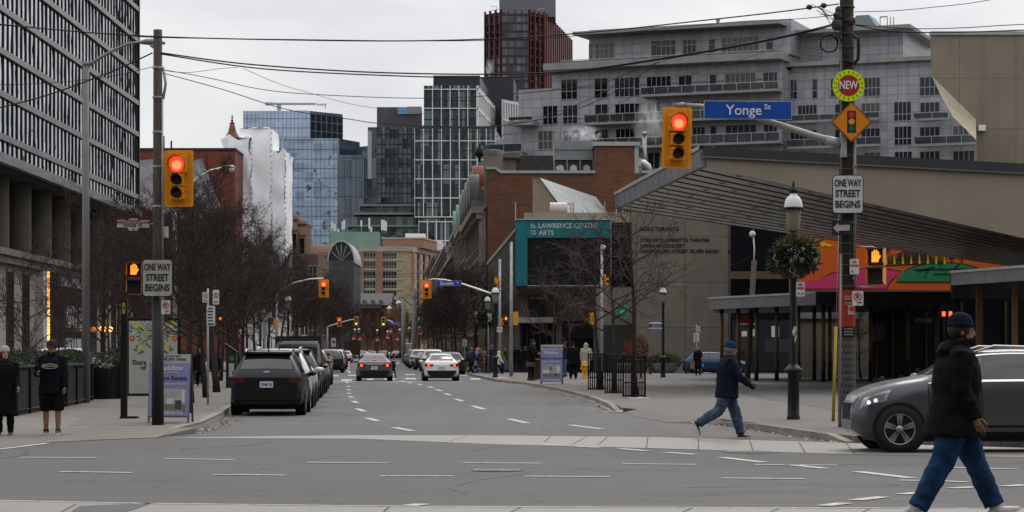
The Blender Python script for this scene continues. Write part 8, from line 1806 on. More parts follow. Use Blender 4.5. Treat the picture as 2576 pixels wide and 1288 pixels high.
 if near: part('aerial_fin',lambda m: m.prism_xz([(-1.45,0),(-1.25,0),(-1.42,.07)],-.015,.015),blackp).location = (0,0,lerp_tab(K['zt'],-1.35)-.01)
 part('underbody',lambda m: m.box(-hx+.35,hx-.35,-.8,.8,.17,.45),blackp)
 R_ = K['R']
 for wx_ in K['wx']:
  for sg in (1,-1):
   yo = lerp_tab(K['w'],wx_)-.015
   ah = part('wheel_arch',lambda m,w2=wx_,s2=sg,y2=yo: (m.lathe([(R_*1.13,y2*s2-.02*s2),(R_*1.13,y2*s2+.022*s2),(R_*1.02,y2*s2+.022*s2),(.01,y2*s2+.019*s2)] if s2 > 0 else [(R_*1.13,y2*s2-.02*s2),(R_*1.13,y2*s2+.022*s2),(R_*1.02,y2*s2+.022*s2),(.01,y2*s2+.019*s2)],24,0,(w2,0,R_),'y',smooth=False)),blackp,cache=False)
   wh = part('wheel',lambda m,w2=wx_,s2=sg,y2=yo: m.lathe([(R_*.66,s2*(y2+.045)),(R_*.72,s2*(y2+.052)),(R_*.95,s2*(y2+.045)),(R_,s2*(y2+.01)),(R_,s2*(y2-.19)),(R_*.9,s2*(y2-.22))],28,0,(w2,0,R_),'y',cap=False),rubber,cache=False)
   def rim(m,w2=wx_,s2=sg,y2=yo):
    ro = R_*.68;f = y2+.046
    m.lathe([(ro,s2*(f-.03)),(ro,s2*f),(ro*.92,s2*(f-.004)),(ro*.9,s2*(f-.05))],28,0,(w2,0,R_),'y',cap=False);m.lathe([(ro*.9,s2*(f-.05)),(.001,s2*(f-.052))],20,1,(w2,0,R_),'y',cap=False)
    for k in range(5):
     a0 = 2*pi*k/5+pi/2
     for da in ((-.12,.12) if kind == 'gla' else (0,)):
      a = a0+da;c_,s_ = math.cos(a),math.sin(a);hw = .024 if kind == 'gla' else .035;px_,pz_ = -s_*hw,c_*hw;r0,r1 = R_*.1,ro*.93
      q = [(w2+c_*r0+px_*.8,R_+s_*r0+pz_*.8),(w2+c_*r1+px_,R_+s_*r1+pz_),(w2+c_*r1-px_,R_+s_*r1-pz_),(w2+c_*r0-px_*.8,R_+s_*r0-pz_*.8)];m.prism_xz(q,s2*(f-.035),s2*(f-.006),0)
    m.lathe([(R_*.16,s2*(f-.03)),(R_*.15,s2*(f-.002)),(.001,s2*f)],14,0,(w2,0,R_),'y',cap=False)
   part('rim',rim,[rimm,rimd],wh,cache=False)
 return o
def road_dir(Y): return math.atan2(1,-0.066)
RD = math.atan2(1.0,-0.062)
def on_road(x,Y,dz=0.0): return Vector(((x-CX)/F*Y,Y,gz(Y)+dz))
pd_ = paint_mat('paint_dark_teal',(0.005,0.0075,0.011),0.0,0.35,0.05,0.12);pw1 = paint_mat('paint_white',(0.62,0.62,0.61),0.0,0.35,0.25);pw2 = paint_mat('paint_pearl',(0.50,0.51,0.50),0.1,0.3,0.35)
pg1 = paint_mat('paint_grey',(0.085,0.08,0.078),0.4,0.3,0.3);pg2 = paint_mat('paint_silver',(0.30,0.31,0.32),0.5,0.32,0.25);pk = paint_mat('paint_black',(0.010,0.010,0.011),0.1,0.25,0.15);pb = paint_mat('paint_blue',(0.008,0.030,0.080),0.3,0.3,0.2);pgla = paint_mat('paint_gunmetal',(0.068,0.068,0.077),0.45,0.28,0.12)
# nearest parked car and the row behind it
cr0 = car('suv','dark parked sport utility car nearest on the left, seen from behind','car',pd_,on_road(670,57)+Vector((-0.1,2.3,0)),math.atan2(1,-0.045),plate=True,rail=M('rail_silver',(0.5,0.5,0.5),0.3,0.7,var=0))
cr0.scale = (1,0.965,0.975)
m = MB();m.tube([(0.085*math.cos(2*pi*k/20),0,0.048*math.sin(2*pi*k/20)) for k in range(21)],0.008,5,cap=False);m.tube([(-0.04,0,-0.033),(-0.025,0,0.033)],0.009,5);m.tube([(0.04,0,-0.033),(0.025,0,0.033)][::-1],0.009,5);m.tube([(-0.035,0,-0.01),(0.035,0,0.01)],0.009,5);q = m.build('rear_badge',chrome,cr0);q.location = (-2.215,0,1.085);q.rotation_euler = (0,0,-pi/2)
row = ((66.0,'suv',pw2,'pale parked car directly behind the nearest dark parked one',1),(72.5,'sedan',pw1,'white parked saloon second behind the nearest dark parked car',0),(79.0,'suv',pk,'black parked car third behind the nearest dark parked car',0),(87.0,'pickup',pg1,'grey parked pickup with tall black cover',0),(94.5,'suv',pg1,'grey parked car just beyond the tall black covered pickup',0),(101.5,'hatch',pw2,'pale parked hatchback near the child crossing',0),(108.5,'suv',pk,'last black parked car before the middle crossing on the left',0))
for Y,kd,pm,lab,rl_ in row:
 X = Lx(Y)+1.12;o = car(kd,lab,'car' if kd != 'pickup' else 'pickup',pm,(X,Y,gz(Y)),RD,'cars parked along the left kerb',near=Y < 90,rail=alum if rl_ else None,plate=False)
 if kd == 'pickup':
  m = MB();m.box(-2.55,-0.75,-.84,.84,1.2,2.12);m.box(-2.56,-2.5,-.7,.7,1.5,1.98,1);m.build('black_cover',[M('cover_black',(0.012,0.013,0.014),0.5,var=0.2),carglass],o);m = MB();m.box(-2.6,-2.54,-.72,.5,1.86,1.93);m.build('cover_light',M('cover_trim',(0.5,0.52,0.52),0.4,var=0),o)
for Y,kd,pm,lab,ox in ((165,'suv',pk,'dark parked car on the left just past the middle crossing',0),(178,'hatch',pw1,'white parked car second past the middle crossing on the left',0),(192,'suv',pg2,'silver parked car third past the middle crossing on the left',0),(212,'suv',pk,'dark parked car fourth past the middle crossing on the left',0),(280,'hatch',pw1,'far white car with red lights on the left of the street',0.3)):
 car(kd,lab,'car',pm,(Lx(Y)+1.3+ox,Y,gz(Y)),RD,'cars parked on the far left',near=False,plate=False,lights=(Y == 280))
# the two saloons waiting at the crossing
def moving(kind,lab,x,Yrear,pm,**k):
 K = CARS[kind];d = Vector((math.cos(RD),math.sin(RD),0))*K['L']/2;o = car(kind,lab,'car',pm,on_road(x,Yrear)+d,RD,lights=True,name='saloon_car',**k);o.location.z = gz(o.location.y)-0.006*0;o.rotation_euler = (0,-0.006,RD);return o
moving('sedan','grey saloon with lit brake lights at the middle crossing, left of the white one',942,118.5,pg1);moving('sedan','white saloon with lit red brake lights waiting at the middle crossing',1111,118.5,pw1)
# right hand parked row
rrow = ((1131,150,'hatch',pk,'black hatchback parked first behind the white saloon on the right'),(1098,160,'sedan',pg1,'grey car parked on the right behind the black hatchback'),(1086,172,'suv',pw1,'white tall car parked on the right behind the grey one'),(1067,186,'sedan',pk,'black car parked on the right beyond the white tall one'),(1053,200,'suv',pw2,'pale car parked on the right between two dark ones'),(1046,216,'suv',pg1,'dark grey car parked on the right, fifth past the crossing'),(1040,236,'suv',pk,'black car parked on the right, just before the van'),(1034,262,'sedan',pg2,'silver car parked on the right by the grey van'))
for x,Y,kd,pm,lab in rrow: car(kd,lab,'car',pm,on_road(x,Y)+Vector((0,2.2,0)),RD,'cars parked along the right kerb',near=False,plate=False)
car('van','pale grey delivery van parked far along the right kerb','van',paint_mat('paint_van',(0.30,0.31,0.30),0.0,0.45,0.2),on_road(1031,322),RD,near=False,name='delivery_van')
car('sedan','far dark car with red lights on the road left of the van','car',pk,on_road(996,385),RD,lights=True,near=False,name='saloon_car')
for x,Y,pm,lab,rz in ((968,424,pg2,'far silver car crossing beyond the trees, behind the grey saloon',0.0),(905,432,pw1,'far white car crossing beyond the trees, left',pi),(930,440,pw2,'far pale car crossing beyond the trees, middle',pi)): car('sedan',lab,'car',pm,on_road(x,Y),rz,near=False,plate=False)
# cars on the plaza side street and behind the left hedge
car('hatch','blue hatchback on the side street before the lettered wall','car',pb,on_road(1803,147,0.02),0.0,near=False,plate=False).scale = (1.0,1,0.98)
car('suv','white car behind the leaning wooden pole on the side street','car',pw1,on_road(1938,153,0.05),0.0,near=False,plate=False)
car('suv','white car half hidden by the left hedge, behind the capped man','car',pw1,on_road(190,118,0.06),0.0,near=False,plate=False);car('sedan','pale car half hidden by the left hedge near the yellow topped pillar','car',pg2,on_road(345,112,0.22),0.0,near=False,plate=False)
# the grey car at the right, side on, front to the left
sG = S(35.4);xw = (2263-CX)/sG
o = car('gla','gunmetal grey car side on at the right behind the man in the black jacket','car',pgla,(xw+CARS['gla']['wx'][0],35.4+0.915,0.0),pi,rail=M('rail_silver',(0.5,0.5,0.5),0.3,0.7,var=0),name='grey_car')
# ================================================================ PEOPLE (local +x is forward, +y their left)
def solid(mb,name,mat,parent,voxel=0.02,smooth=3,post=None):
 """one continuous surface grown round the collected limbs"""
 me = mb.mesh(name);o = bpy.data.objects.new(name,me)
 md = o.modifiers.new('r','REMESH');md.mode = 'VOXEL';md.voxel_size = voxel;md.use_smooth_shade = True
 if smooth: ms = o.modifiers.new('s','SMOOTH');ms.factor = 0.5;ms.iterations = smooth
 me2 = evald(o);bpy.data.objects.remove(o);bpy.data.meshes.remove(me)
 if post:
  for v in me2.vertices: v.co = post(v.co,v.normal)
 me2.materials.clear()
 for q in (mat if isinstance(mat,(list,tuple)) else [mat]): me2.materials.append(q)
 me2.polygons.foreach_set('use_smooth',[True]*len(me2.polygons));me2.name = name
 q = bpy.data.objects.new(name,me2);COL.objects.link(q);q.parent = parent;return q
skin = M('skin',(0.36,0.20,0.14),0.55,var=0.12,scale=12);skin2 = M('skin_tan',(0.24,0.115,0.07),0.55,var=0.12,scale=12)
lipm = M('lips',(0.30,0.10,0.08),0.5,var=0);eyew = M('eye_dark',(0.02,0.015,0.012),0.3,var=0);hairm = M('hair_dark',(0.018,0.012,0.009),0.6,var=0.4,scale=20);hairb = M('hair_brown',(0.07,0.035,0.02),0.6,var=0.4,scale=20);hairg = M('hair_grey',(0.14,0.13,0.12),0.6,var=0.3,scale=20)
def cloth(name,c,var=0.25,scale=7,rough=0.9): return M('cloth_'+name,c,rough,var=var,scale=scale,bmp=0.35,bscale=12,spec=0.08)
denim = cloth('denim',(0.050,0.075,0.125),0.4);denimd = cloth('dark_denim',(0.013,0.036,0.085),0.45,5);blackc = cloth('black',(0.0065,0.0065,0.0075),0.3);navy = cloth('navy',(0.008,0.010,0.019),0.3);charc = cloth('charcoal',(0.022,0.022,0.025),0.3)
shoeb = M('shoe_brown',(0.030,0.015,0.011),0.6,var=0.3,scale=15);shoew = M('shoe_white',(0.48,0.47,0.46),0.6,var=0.2,scale=15);solew = M('sole_pale',(0.50,0.47,0.42),0.7,var=0.1);shoek = M('shoe_black',(0.013,0.012,0.012),0.6,var=0.2)
def d2r(a): return math.radians(a)
def person(label,loc,rz,H=1.75,legs=((0,0),(0,0)),arms=((0,0,8),(0,0,8)),lean=0,head=(0,0),build=1.0,top=blackc,topkind='jacket',bottom=denim,botkind='trousers',shoes=shoek,sole=None,sk=skin,hat=None,hair=hairm,hairlen='short',beard=None,gloves=None,detail=False,group=None,scarf=None,bag=None,hood=False,hem=None,tname='jacket',quilt=0,foot=((None,),(None,))):
 """legs: (hip, knee) swing angles for left, right; arms: (shoulder, elbow, outward); all in degrees, forward positive"""
 o = thing('person',label,'person',loc,rz,group);k = H/1.75;vx = 0.013 if detail else 0.028;hip = 0.92*k
 def leg(a,kn,s):
  p0 = Vector((0,s*0.095*k*build,hip));a,kn = d2r(a),d2r(kn);d1 = Vector((math.sin(a),0,-math.cos(a)));p1 = p0+d1*0.43*k;b2 = a-kn;d2 = Vector((math.sin(b2),0,-math.cos(b2)));p2 = p1+d2*0.42*k;return p0,p1,p2,b2
 LG = [leg(*legs[0],1),leg(*legs[1],-1)]
 def foot_pts(i):
  p2 = LG[i][2];fa = foot[i][0]
  ang = d2r(fa) if fa is not None else max(-1.0,min(0.25,LG[i][3]*0.35 if LG[i][3] > 0 else LG[i][3]*1.0))
  f = Vector((math.cos(ang),0,math.sin(ang)));dn = Vector((math.sin(ang),0,-math.cos(ang)))
  return p2,f,dn
 low = min(min((p2+dn*0.085*k-f*0.06*k).z,(p2+dn*0.085*k+f*0.17*k).z) for p2,f,dn in (foot_pts(0),foot_pts(1)))
 dz = Vector((0,0,-low))
 LG = [(a+dz,b2+dz,c+dz,e) for a,b2,c,e in LG];hipz = hip-low
 ln = d2r(lean);up = Vector((math.sin(ln),0,math.cos(ln)));pel = Vector((0,0,hipz));fw = Vector((up.z,0,-up.x))
 T = lambda z: pel+up*(z*k)                 # point on the spine, z above the hip joint
 sh_w = 0.185*k*(0.75+0.25*build)
 def arm(a,e,out,s):
  p0 = T(0.50)+Vector((0,s*sh_w,0));a = d2r(a)-0*ln;ot = d2r(out);d1 = Vector((math.sin(a)*math.cos(ot),s*math.sin(ot),-math.cos(a)*math.cos(ot)));p1 = p0+d1*0.285*k
  b2 = a+d2r(e);o2 = ot*0.4 if e < 60 else -ot*0.8;d2 = Vector((math.sin(b2)*math.cos(o2),s*math.sin(o2),-math.cos(b2)*math.cos(o2)));p2 = p1+d2*0.25*k;return p0,p1,p2,d2
 AR = [arm(*arms[0],1),arm(*arms[1],-1)]
 hd_c = T(0.715)+fw*0.02*k;yaw,nod = d2r(head[0]),d2r(head[1])
 # ---- body: one continuous skin surface
 m = MB();bw = build
 m.tube([T(z) for z in (-0.08,0.0,0.12,0.28,0.40,0.49,0.535,0.57)],[(0.13*bw*k,0.10*bw*k),(0.16*bw*k,0.115*bw*k),(0.145*bw*k,0.105*bw*k),(0.165*bw*k,0.118*bw*k),(0.17*bw*k,0.11*bw*k),(0.135*k,0.085*k),(0.075*k,0.068*k),(0.058*k,0.06*k)],14,ref=(1,0,0))
 m.tube([T(0.53),T(0.60),hd_c-Vector((0,0,0.05*k))],[0.06*k,0.057*k,0.06*k],12)
 for (p0,p1,p2,e) in LG: m.tube([p0+Vector((0,0,0.03)),p0.lerp(p1,0.5),p1,p1.lerp(p2,0.3),p2],[0.092*k*bw,0.078*k*bw,0.056*k,0.057*k,0.040*k],10)
 for (p0,p1,p2,d2) in AR: m.tube([p0-Vector((0,p0.y*0.25,0)),p0,p0.lerp(p1,0.5),p1,p1.lerp(p2,0.35),p2],[0.06*k,0.056*k,0.046*k*(0.6+0.4*bw),0.040*k,0.039*k,0.027*k],10)
 # head with brow, nose, chin and ears, turned by yaw and nod
 Rh = Matrix.Rotation(yaw,3,'Z') @ Matrix.Rotation(nod,3,'Y');b0 = len(m.v)
 m.ball((0,0,0.015),0.1,16,12,0,(0.97*k,0.78*k,1.08*k));m.ball((0.022,0,-0.055),0.078,14,10,0,(0.98*k,0.76*k,0.86*k))
 m.tube([(0.075*k,0,-0.098*k),(0.080*k,0,-0.085*k)],[0.022*k,0.026*k],8)
 m.tube([(0.088*k,0,0.022*k),(0.106*k,0,-0.012*k),(0.110*k,0,-0.022*k),(0.092*k,0,-0.032*k)],[0.010*k,0.013*k,0.016*k,0.012*k],8)
 m.tube([(0.085*k,-0.04*k,0.03*k),(0.092*k,0,0.034*k),(0.085*k,0.04*k,0.03*k)],0.012*k,6)
 m.tube([(0.086*k,-0.018*k,-0.058*k),(0.093*k,0,-0.056*k),(0.086*k,0.018*k,-0.058*k)],0.009*k,6)
 for s in (1,-1): m.ball((-0.008*k,s*0.080*k,-0.012*k),0.03*k,8,6,0,(0.62,0.4,1.0))
 M4 = Matrix.Translation(hd_c) @ Rh.to_4x4();m.move(M4,b0)
 body = solid(m,'body',sk,o,vx if not detail else 0.0105,2)
 # hands: palm, four bent fingers of different lengths and a thumb, joined to the body mesh
 hb = MB()
 for i,(p0,p1,p2,d2) in enumerate(AR):
  s = 1 if i == 0 else -1;d = d2.normalized();lat = Vector((1,0,0))-d*d.x
  if lat.length < 0.3: lat = Vector((0,0,-1))-d*d.z*-1
  lat.normalize();nor = d.cross(lat);nor = nor if nor.y*s < 0 else -nor          # palm faces the body
  hb.tube([p2-d*0.01,p2+d*0.035*k,p2+d*0.085*k],[(0.026*k,0.018*k),(0.038*k,0.017*k),(0.036*k,0.015*k)],8,ref=nor)
  for f,(off,ln2,cv) in enumerate(((0.029,0.072,0.5),(0.010,0.082,0.6),(-0.009,0.075,0.7),(-0.027,0.058,0.8))):
   a = p2+d*0.082*k+lat*off*k;e1 = a+(d*math.cos(cv*.5)+nor*math.sin(cv*.5))*ln2*0.45*k;e2 = e1+(d*math.cos(cv*1.3)+nor*math.sin(cv*1.3))*ln2*0.32*k;e3 = e2+(d*math.cos(cv*2.0)+nor*math.sin(cv*2.0))*ln2*0.25*k
   hb.tube([a,e1,e2,e3],[0.0088*k,0.0082*k,0.0075*k,0.006*k],6)
  a = p2+d*0.025*k+lat*0.03*k;hb.tube([a,a+(lat*0.7+d*0.7+nor*0.2)*0.035*k,a+(lat*0.75+d*1.3+nor*0.5)*0.05*k,a+(lat*0.6+d*1.9+nor*0.8)*0.052*k],[0.013*k,0.0105*k,0.009*k,0.007*k],6)
 if gloves: hb.build('gloves',gloves,o)
 else:
  me = body.data;nv = len(me.vertices)
  vs = [tuple(v.co) for v in me.vertices]+hb.v;fs = [tuple(p.vertices) for p in me.polygons]+[tuple(nv+q for q in f) for f in hb.f]
  me2 = bpy.data.meshes.new('body');me2.from_pydata(vs,[],fs);me2.polygons.foreach_set('use_smooth',[True]*len(fs));me2.materials.append(sk);body.data = me2
 # face details
 if detail or head is not None:
  m = MB()
  for s in (1,-1): m.ball((0.084*k,s*0.031*k,0.012*k),0.0125*k,8,6,0,(0.6,1.2,0.8))
  m.move(M4);m.build('eyes',eyew,o)
  if detail:
   m = MB();m.tube([(0.0905*k,-0.021*k,-0.060*k),(0.099*k,0,-0.058*k),(0.0905*k,0.021*k,-0.060*k)],0.0055*k,6);m.move(M4);m.build('mouth',lipm,o)
   m = MB()
   for s in (1,-1): m.tube([(0.091*k,s*0.014*k,0.034*k),(0.092*k,s*0.032*k,0.037*k),(0.082*k,s*0.05*k,0.031*k)],0.0055*k,5)
   m.move(M4);m.build('eyebrows',hair or hairm,o)
 if beard:
  m = MB();m.ball((0.040*k,0,-0.078*k),0.072*k,14,10,0,(0.98,0.86,0.66));m.tube([(0.095*k,-0.028*k,-0.062*k),(0.106*k,0,-0.044*k),(0.095*k,0.028*k,-0.062*k)],0.008*k,6)
  for s in (1,-1): m.tube([(0.03*k,s*0.066*k,-0.08*k),(0.012*k,s*0.076*k,-0.04*k),(0.004*k,s*0.078*k,0.0)],0.010*k,6)
  m.move(M4);solid(m,'beard',beard,o,0.009 if detail else 0.02,1)
 if hair and hairlen != 'none':
  m = MB();m.ball((-0.018*k,0,0.026*k),0.108*k,14,10,0,(0.98,0.86,1.02))
  if hairlen == 'long': m.tube([(-0.05*k,0,0.03*k),(-0.075*k,0,-0.08*k),(-0.08*k,0,-0.22*k),(-0.06*k,0,-0.30*k)],[(0.075*k,0.06*k),(0.09*k,0.05*k),(0.095*k,0.045*k),(0.06*k,0.03*k)],10,ref=(1,0,0));[m.tube([(0.02*k,s*0.078*k,0.03*k),(0.015*k,s*0.09*k,-0.08*k),(0.02*k,s*0.085*k,-0.2*k)],[0.02*k,0.026*k,0.018*k],8) for s in (1,-1)]
  b0 = len(m.v);m.move(M4);solid(m,'hair',hair,o,0.011 if detail else 0.024,1)
 if hat:
  hk,hm_ = hat;m = MB()
  if hk == 'beanie':
   prof = [(0.109,0.034),(0.115,0.045),(0.116,0.068),(0.110,0.074),(0.107,0.094),(0.092,0.128),(0.060,0.153),(0.02,0.163),(0.002,0.164)]
   m.lathe([(r*k,z*k) for r,z in prof],20);
   for i in range(len(m.v)): v = m.v[i];m.v[i] = (v[0]*0.98-0.010*k-(0.10*max(0,v[2]-0.03*k) if True else 0),v[1]*0.86,v[2]-0.12*v[0]*-1*0.4)
  elif hk == 'cap':
   m.lathe([(r*k,z*k) for r,z in ((0.108,0.02),(0.110,0.05),(0.098,0.10),(0.06,0.132),(0.002,0.14))],18);m.prism([(0.08*k,-0.075*k),(0.16*k,-0.055*k),(0.185*k,0),(0.16*k,0.055*k),(0.08*k,0.075*k)],0.030*k,0.040*k)
   for i in range(len(m.v)): v = m.v[i];m.v[i] = (v[0]-0.008*k,v[1]*0.87,v[2]+0.01*k)
  elif hk == 'hood':
   m.ball((-0.02*k,0,0.0),0.135*k,16,12,0,(1.0,0.95,1.12));m.tube([(-0.03*k,0,-0.08*k),(-0.04*k,0,-0.18*k)],[0.12*k,0.14*k],12)
  m.move(M4)
  if hk == 'hood':
   q = solid(m,'hood',hm_,o,0.022,2)
   bm = [v.co for v in q.data.vertices]
   for v in q.data.vertices:
    pl = Rh.inverted() @ (v.co-hd_c)
    if pl.x > 0.045*k and abs(pl.y) < 0.085*k and -0.13*k < pl.z < 0.085*k: pl.x = 0.035*k;v.co = Rh @ pl+hd_c
  else: m.build('hat',hm_,o)
 # ---- clothes
 def wr(amp,sc_):
  def f(co,n): return co+n*(amp*noise.noise(co*sc_)+amp*0.5*noise.noise(co*sc_*2.3))
  return f
 def quilted(amp,sc_,q):
  def f(co,n): return co+n*(amp*noise.noise(co*sc_)+0.010*(abs(math.sin((co.z-hipz)*pi/q))**0.5-0.7))
  return f
 if botkind == 'trousers' or botkind == 'shorts':
  m = MB();e = 0.022*k
  m.tube([T(z) for z in (-0.06,0.0,0.10,0.16)],[(0.15*bw*k+e,0.115*bw*k+e),(0.165*bw*k+e,0.125*bw*k+e),(0.152*bw*k+e,0.115*bw*k+e),(0.145*bw*k+e,0.11*bw*k+e)],14,ref=(1,0,0))
  for (p0,p1,p2,a) in LG:
   if botkind == 'shorts': m.tube([p0+Vector((0,0,0.02)),p0.lerp(p1,0.5),p0.lerp(p1,1.06)],[0.115*k*bw,0.112*k*bw,0.108*k],12)
   else:
    hemp = p1.lerp(p2,0.97);fl = 1.0 if bw < 1.15 else 1.28
    m.tube([p0+Vector((0,0,0.02)),p0.lerp(p1,0.5),p1,p1.lerp(p2,0.35),p1.lerp(p2,0.8),hemp],[0.112*k*bw,0.096*k*bw,0.078*k*fl,0.076*k*fl,0.066*k*fl,0.068*k*fl],12)
  solid(m,'trousers' if botkind == 'trousers' else 'shorts',bottom,o,vx*1.05,3,wr(0.014 if detail else 0.008,11))
 elif botkind == 'skirt':
  m = MB();m.tube([T(z) for z in (0.12,0.0,-0.15,-0.34)],[(0.16*k,0.13*k),(0.19*k,0.16*k),(0.21*k,0.18*k),(0.23*k,0.20*k)],14,ref=(1,0,0));solid(m,'skirt',bottom,o,vx,2)
  m = MB();[m.tube([p0,p1,p1.lerp(p2,0.98)],[0.09*k,0.065*k,0.045*k],10) for (p0,p1,p2,a) in LG];solid(m,'leggings',blackc,o,vx,2)
 hem_z = hem if hem is not None else (-0.12 if topkind == 'jacket' else (-0.42 if topkind == 'coat' else -0.05));e = (0.038 if topkind != 'hoodie' else 0.03)*k
 if topkind == 'puffer': hem_z = hem if hem is not None else -0.30;e = 0.055*k
 zs_ = [hem_z,hem_z*0.5,0.05,0.18,0.30,0.42,0.50,0.545,0.60]
 prof = [(0.175,0.135),(0.178,0.137),(0.170,0.128),(0.168,0.128),(0.180,0.136),(0.185,0.125),(0.145,0.098),(0.095,0.085),(0.072,0.074)]
 if topkind == 'coat': prof[0] = (0.20,0.17);prof[1] = (0.19,0.15)
 if detail and topkind == 'jacket': prof[0] = (0.205,0.185);prof[1] = (0.198,0.168);prof[2] = (0.175,0.15)
 m = MB();m.tube([T(z) for z in zs_],[(a*bw*k+e,b2*bw*k+e) if i < 7 else (a*k+e*0.6,b2*k+e*0.6) for i,(a,b2) in enumerate(prof)],18,ref=(1,0,0))
 if detail:
  solid(m,tname,top,o,vx*1.1,3,quilted(0.008,9,quilt) if quilt else wr(0.012,8))
 for (p0,p1,p2,d2) in AR:
  if detail: m = MB()
  f = 1.0 if topkind in ('coat','hoodie') else 1.12;f *= (0.6+0.4*bw)
  m.tube([p0-Vector((0,p0.y*0.35,0)),p0,p0.lerp(p1,0.5),p1,p1.lerp(p2,0.5),p2+d2*0.01],[0.085*k*f,0.088*k*f,0.076*k*f,0.070*k*f,0.063*k*f,0.052*k*f],12)
  if detail: solid(m,'sleeve',top,o,vx*1.1,3,quilted(0.008,9,quilt) if quilt else wr(0.013,10));m = MB()
 if hood: m.tube([T(0.50)-fw*0.06*k,T(0.56)-fw*0.125*k,T(0.60)-fw*0.10*k],[(0.15*k,0.07*k),(0.15*k,0.075*k),(0.12*k,0.05*k)],12,ref=(1,0,0));m.tube([T(0.545),T(0.61),T(0.645)],[(0.10*k,0.10*k),(0.095*k,0.10*k),(0.09*k,0.095*k)],14,ref=(1,0,0))
 if m.v: solid(m,tname if not detail else 'hood_roll',top,o,vx*1.1,3,quilted(0.008,9,quilt) if quilt else wr(0.008,9))
 if scarf: m = MB();m.tube([T(0.54),T(0.58),T(0.63)],[0.105*k,0.11*k,0.10*k],12);m.build('scarf',scarf,o)
 # ---- shoes
 for i in (0,1):
  p2,f,dn = LG[i][2],*foot_pts(i)[1:];m = MB();y_ = Vector((0,1,0))
  m.tube([p2-dn*0.05*k,p2+dn*0.015*k+f*0.005*k,p2+dn*0.05*k+f*0.02*k],[0.050*k,0.050*k,0.052*k],10)
  m.tube([p2+dn*0.052*k-f*0.070*k,p2+dn*0.048*k-f*0.045*k,p2+dn*0.046*k+f*0.04*k,p2+dn*0.058*k+f*0.12*k,p2+dn*0.066*k+f*0.185*k,p2+dn*0.072*k+f*0.20*k],[(0.030*k,0.028*k),(0.040*k,0.040*k),(0.046*k,0.040*k),(0.050*k,0.030*k),(0.040*k,0.020*k),(0.02*k,0.012*k)],10,ref=dn)
  sh = solid(m,'shoe',shoes,o,0.012 if detail else 0.02,1)
  if sole:
   m = MB();out = [(-0.078,-0.02),(-0.06,-0.044),(0.0,-0.046),(0.10,-0.056),(0.17,-0.045),(0.205,-0.018),(0.205,0.018),(0.17,0.045),(0.10,0.056),(0.0,0.046),(-0.06,0.044),(-0.078,0.02)]
   m.prism([(x*k,y*k) for x,y in out],-0.012*k,0.018*k);R2 = Matrix((f,y_,-dn)).transposed().to_4x4();m.move(Matrix.Translation(p2+dn*0.074*k) @ R2);m.build('sole',sole,sh)
 return o,dict(T=T,AR=AR,LG=LG,hd=hd_c,k=k,M4=M4,hip=hipz,fw=fw)
def gat(x,Y,dz): return Vector(((x-CX)/F*Y,Y,gz(Y)+dz))
# ---- the big man striding at the right edge
beanie_n = cloth('beanie_navy',(0.008,0.010,0.022),0.3,25)
YB = 19.2
o,inf = person('bearded man in black jacket and navy beanie striding right in loose blue jeans',gat(2402,YB,0.0),0.0,1.73,legs=((27,4),(-19,10)),arms=((-6,18,6),(-4,30,7)),lean=3,head=(0,2),build=1.25,top=blackc,topkind='jacket',hem=-0.17,bottom=denimd,shoes=shoew,sole=solew,sk=skin2,hat=('beanie',beanie_n),hair=hairm,beard=cloth('beard',(0.012,0.009,0.008),0.4,30),detail=True,hood=True,foot=((16,),(-38,)))
# ---- man in navy puffer coat crossing
beanie_b = cloth('beanie_blue',(0.008,0.026,0.062),0.25,25)
o,inf = person('man in navy quilted coat and blue beanie walking right over the crossing',gat(1829,41.9,0.0),0.0,1.765,legs=((21,6),(-23,36)),arms=((-8,20,8),(30,20,6)),lean=4,head=(-4,6),build=1.16,top=navy,topkind='puffer',hem=-0.16,bottom=denim,shoes=shoeb,sole=solew,sk=skin2,hat=('beanie',beanie_b),hair=hairg,gloves=navy,detail=True,scarf=charc,quilt=0.085,foot=((2,),(-62,)))
# ---- couple waiting at the left
cap_d = cloth('cap_charcoal',(0.03,0.03,0.034),0.2)
q = G(131,1099,0.02)
o,inf = person('man in black cap, hooded top and shorts looking at his phone at the left corner',q,-pi/2,1.74,legs=((1,0),(-1,0)),arms=((6,14,10),(10,88,16)),head=(0,12),build=1.2,top=cloth('hoodie',(0.006,0.007,0.011),0.3),topkind='hoodie',hem=-0.14,bottom=blackc,botkind='shorts',shoes=M('trainer_grey',(0.20,0.20,0.21),0.6,var=0.7,scale=30),sole=solew,sk=skin2,hat=('cap',cap_d),hair=hairm,detail=True,hood=True,tname='hooded_top')
m = MB()
for (p0,p1,p2,a) in inf['LG']: m.tube([p1.lerp(p2,0.86),p2],[0.05,0.052],10)
m.build('socks',blackc,o)
T_ = inf['T'];zc = 0.37*inf['k']+inf['hip'];xf = 0.215
m = MB();pts_ = [(xf+0.004-0.55*abs(0.15*math.sin(2*pi*i/24))**2,0.15*math.sin(2*pi*i/24)*1.0,zc+0.042*math.cos(2*pi*i/24)) for i in range(25)];m.tube(pts_,0.006,5,cap=False)
m.build('chest_emblem',M('print_pale',(0.36,0.33,0.27),0.7,var=0),o)
q2 = text_fit('BURTON',0.24,0.035,M('print_pale',(0.36,0.33,0.27)),o,(xf+0.008,0,zc),rot=(pi/2,0,pi/2),bold=0.02)
ph = inf['AR'][1][2]+inf['AR'][1][3]*0.10
m = MB();m.bbox(-0.038,0.038,-0.005,0.005,-0.075,0.075,0.012);pq = m.build('phone',black,None,ph+o.location*0);tag(pq,'black phone held by the man in the black cap','phone');pq.location = o.matrix_basis @ Vector((ph.x+0.02,ph.y-0.0,ph.z+0.05));pq.rotation_euler = (0.6,0,0)
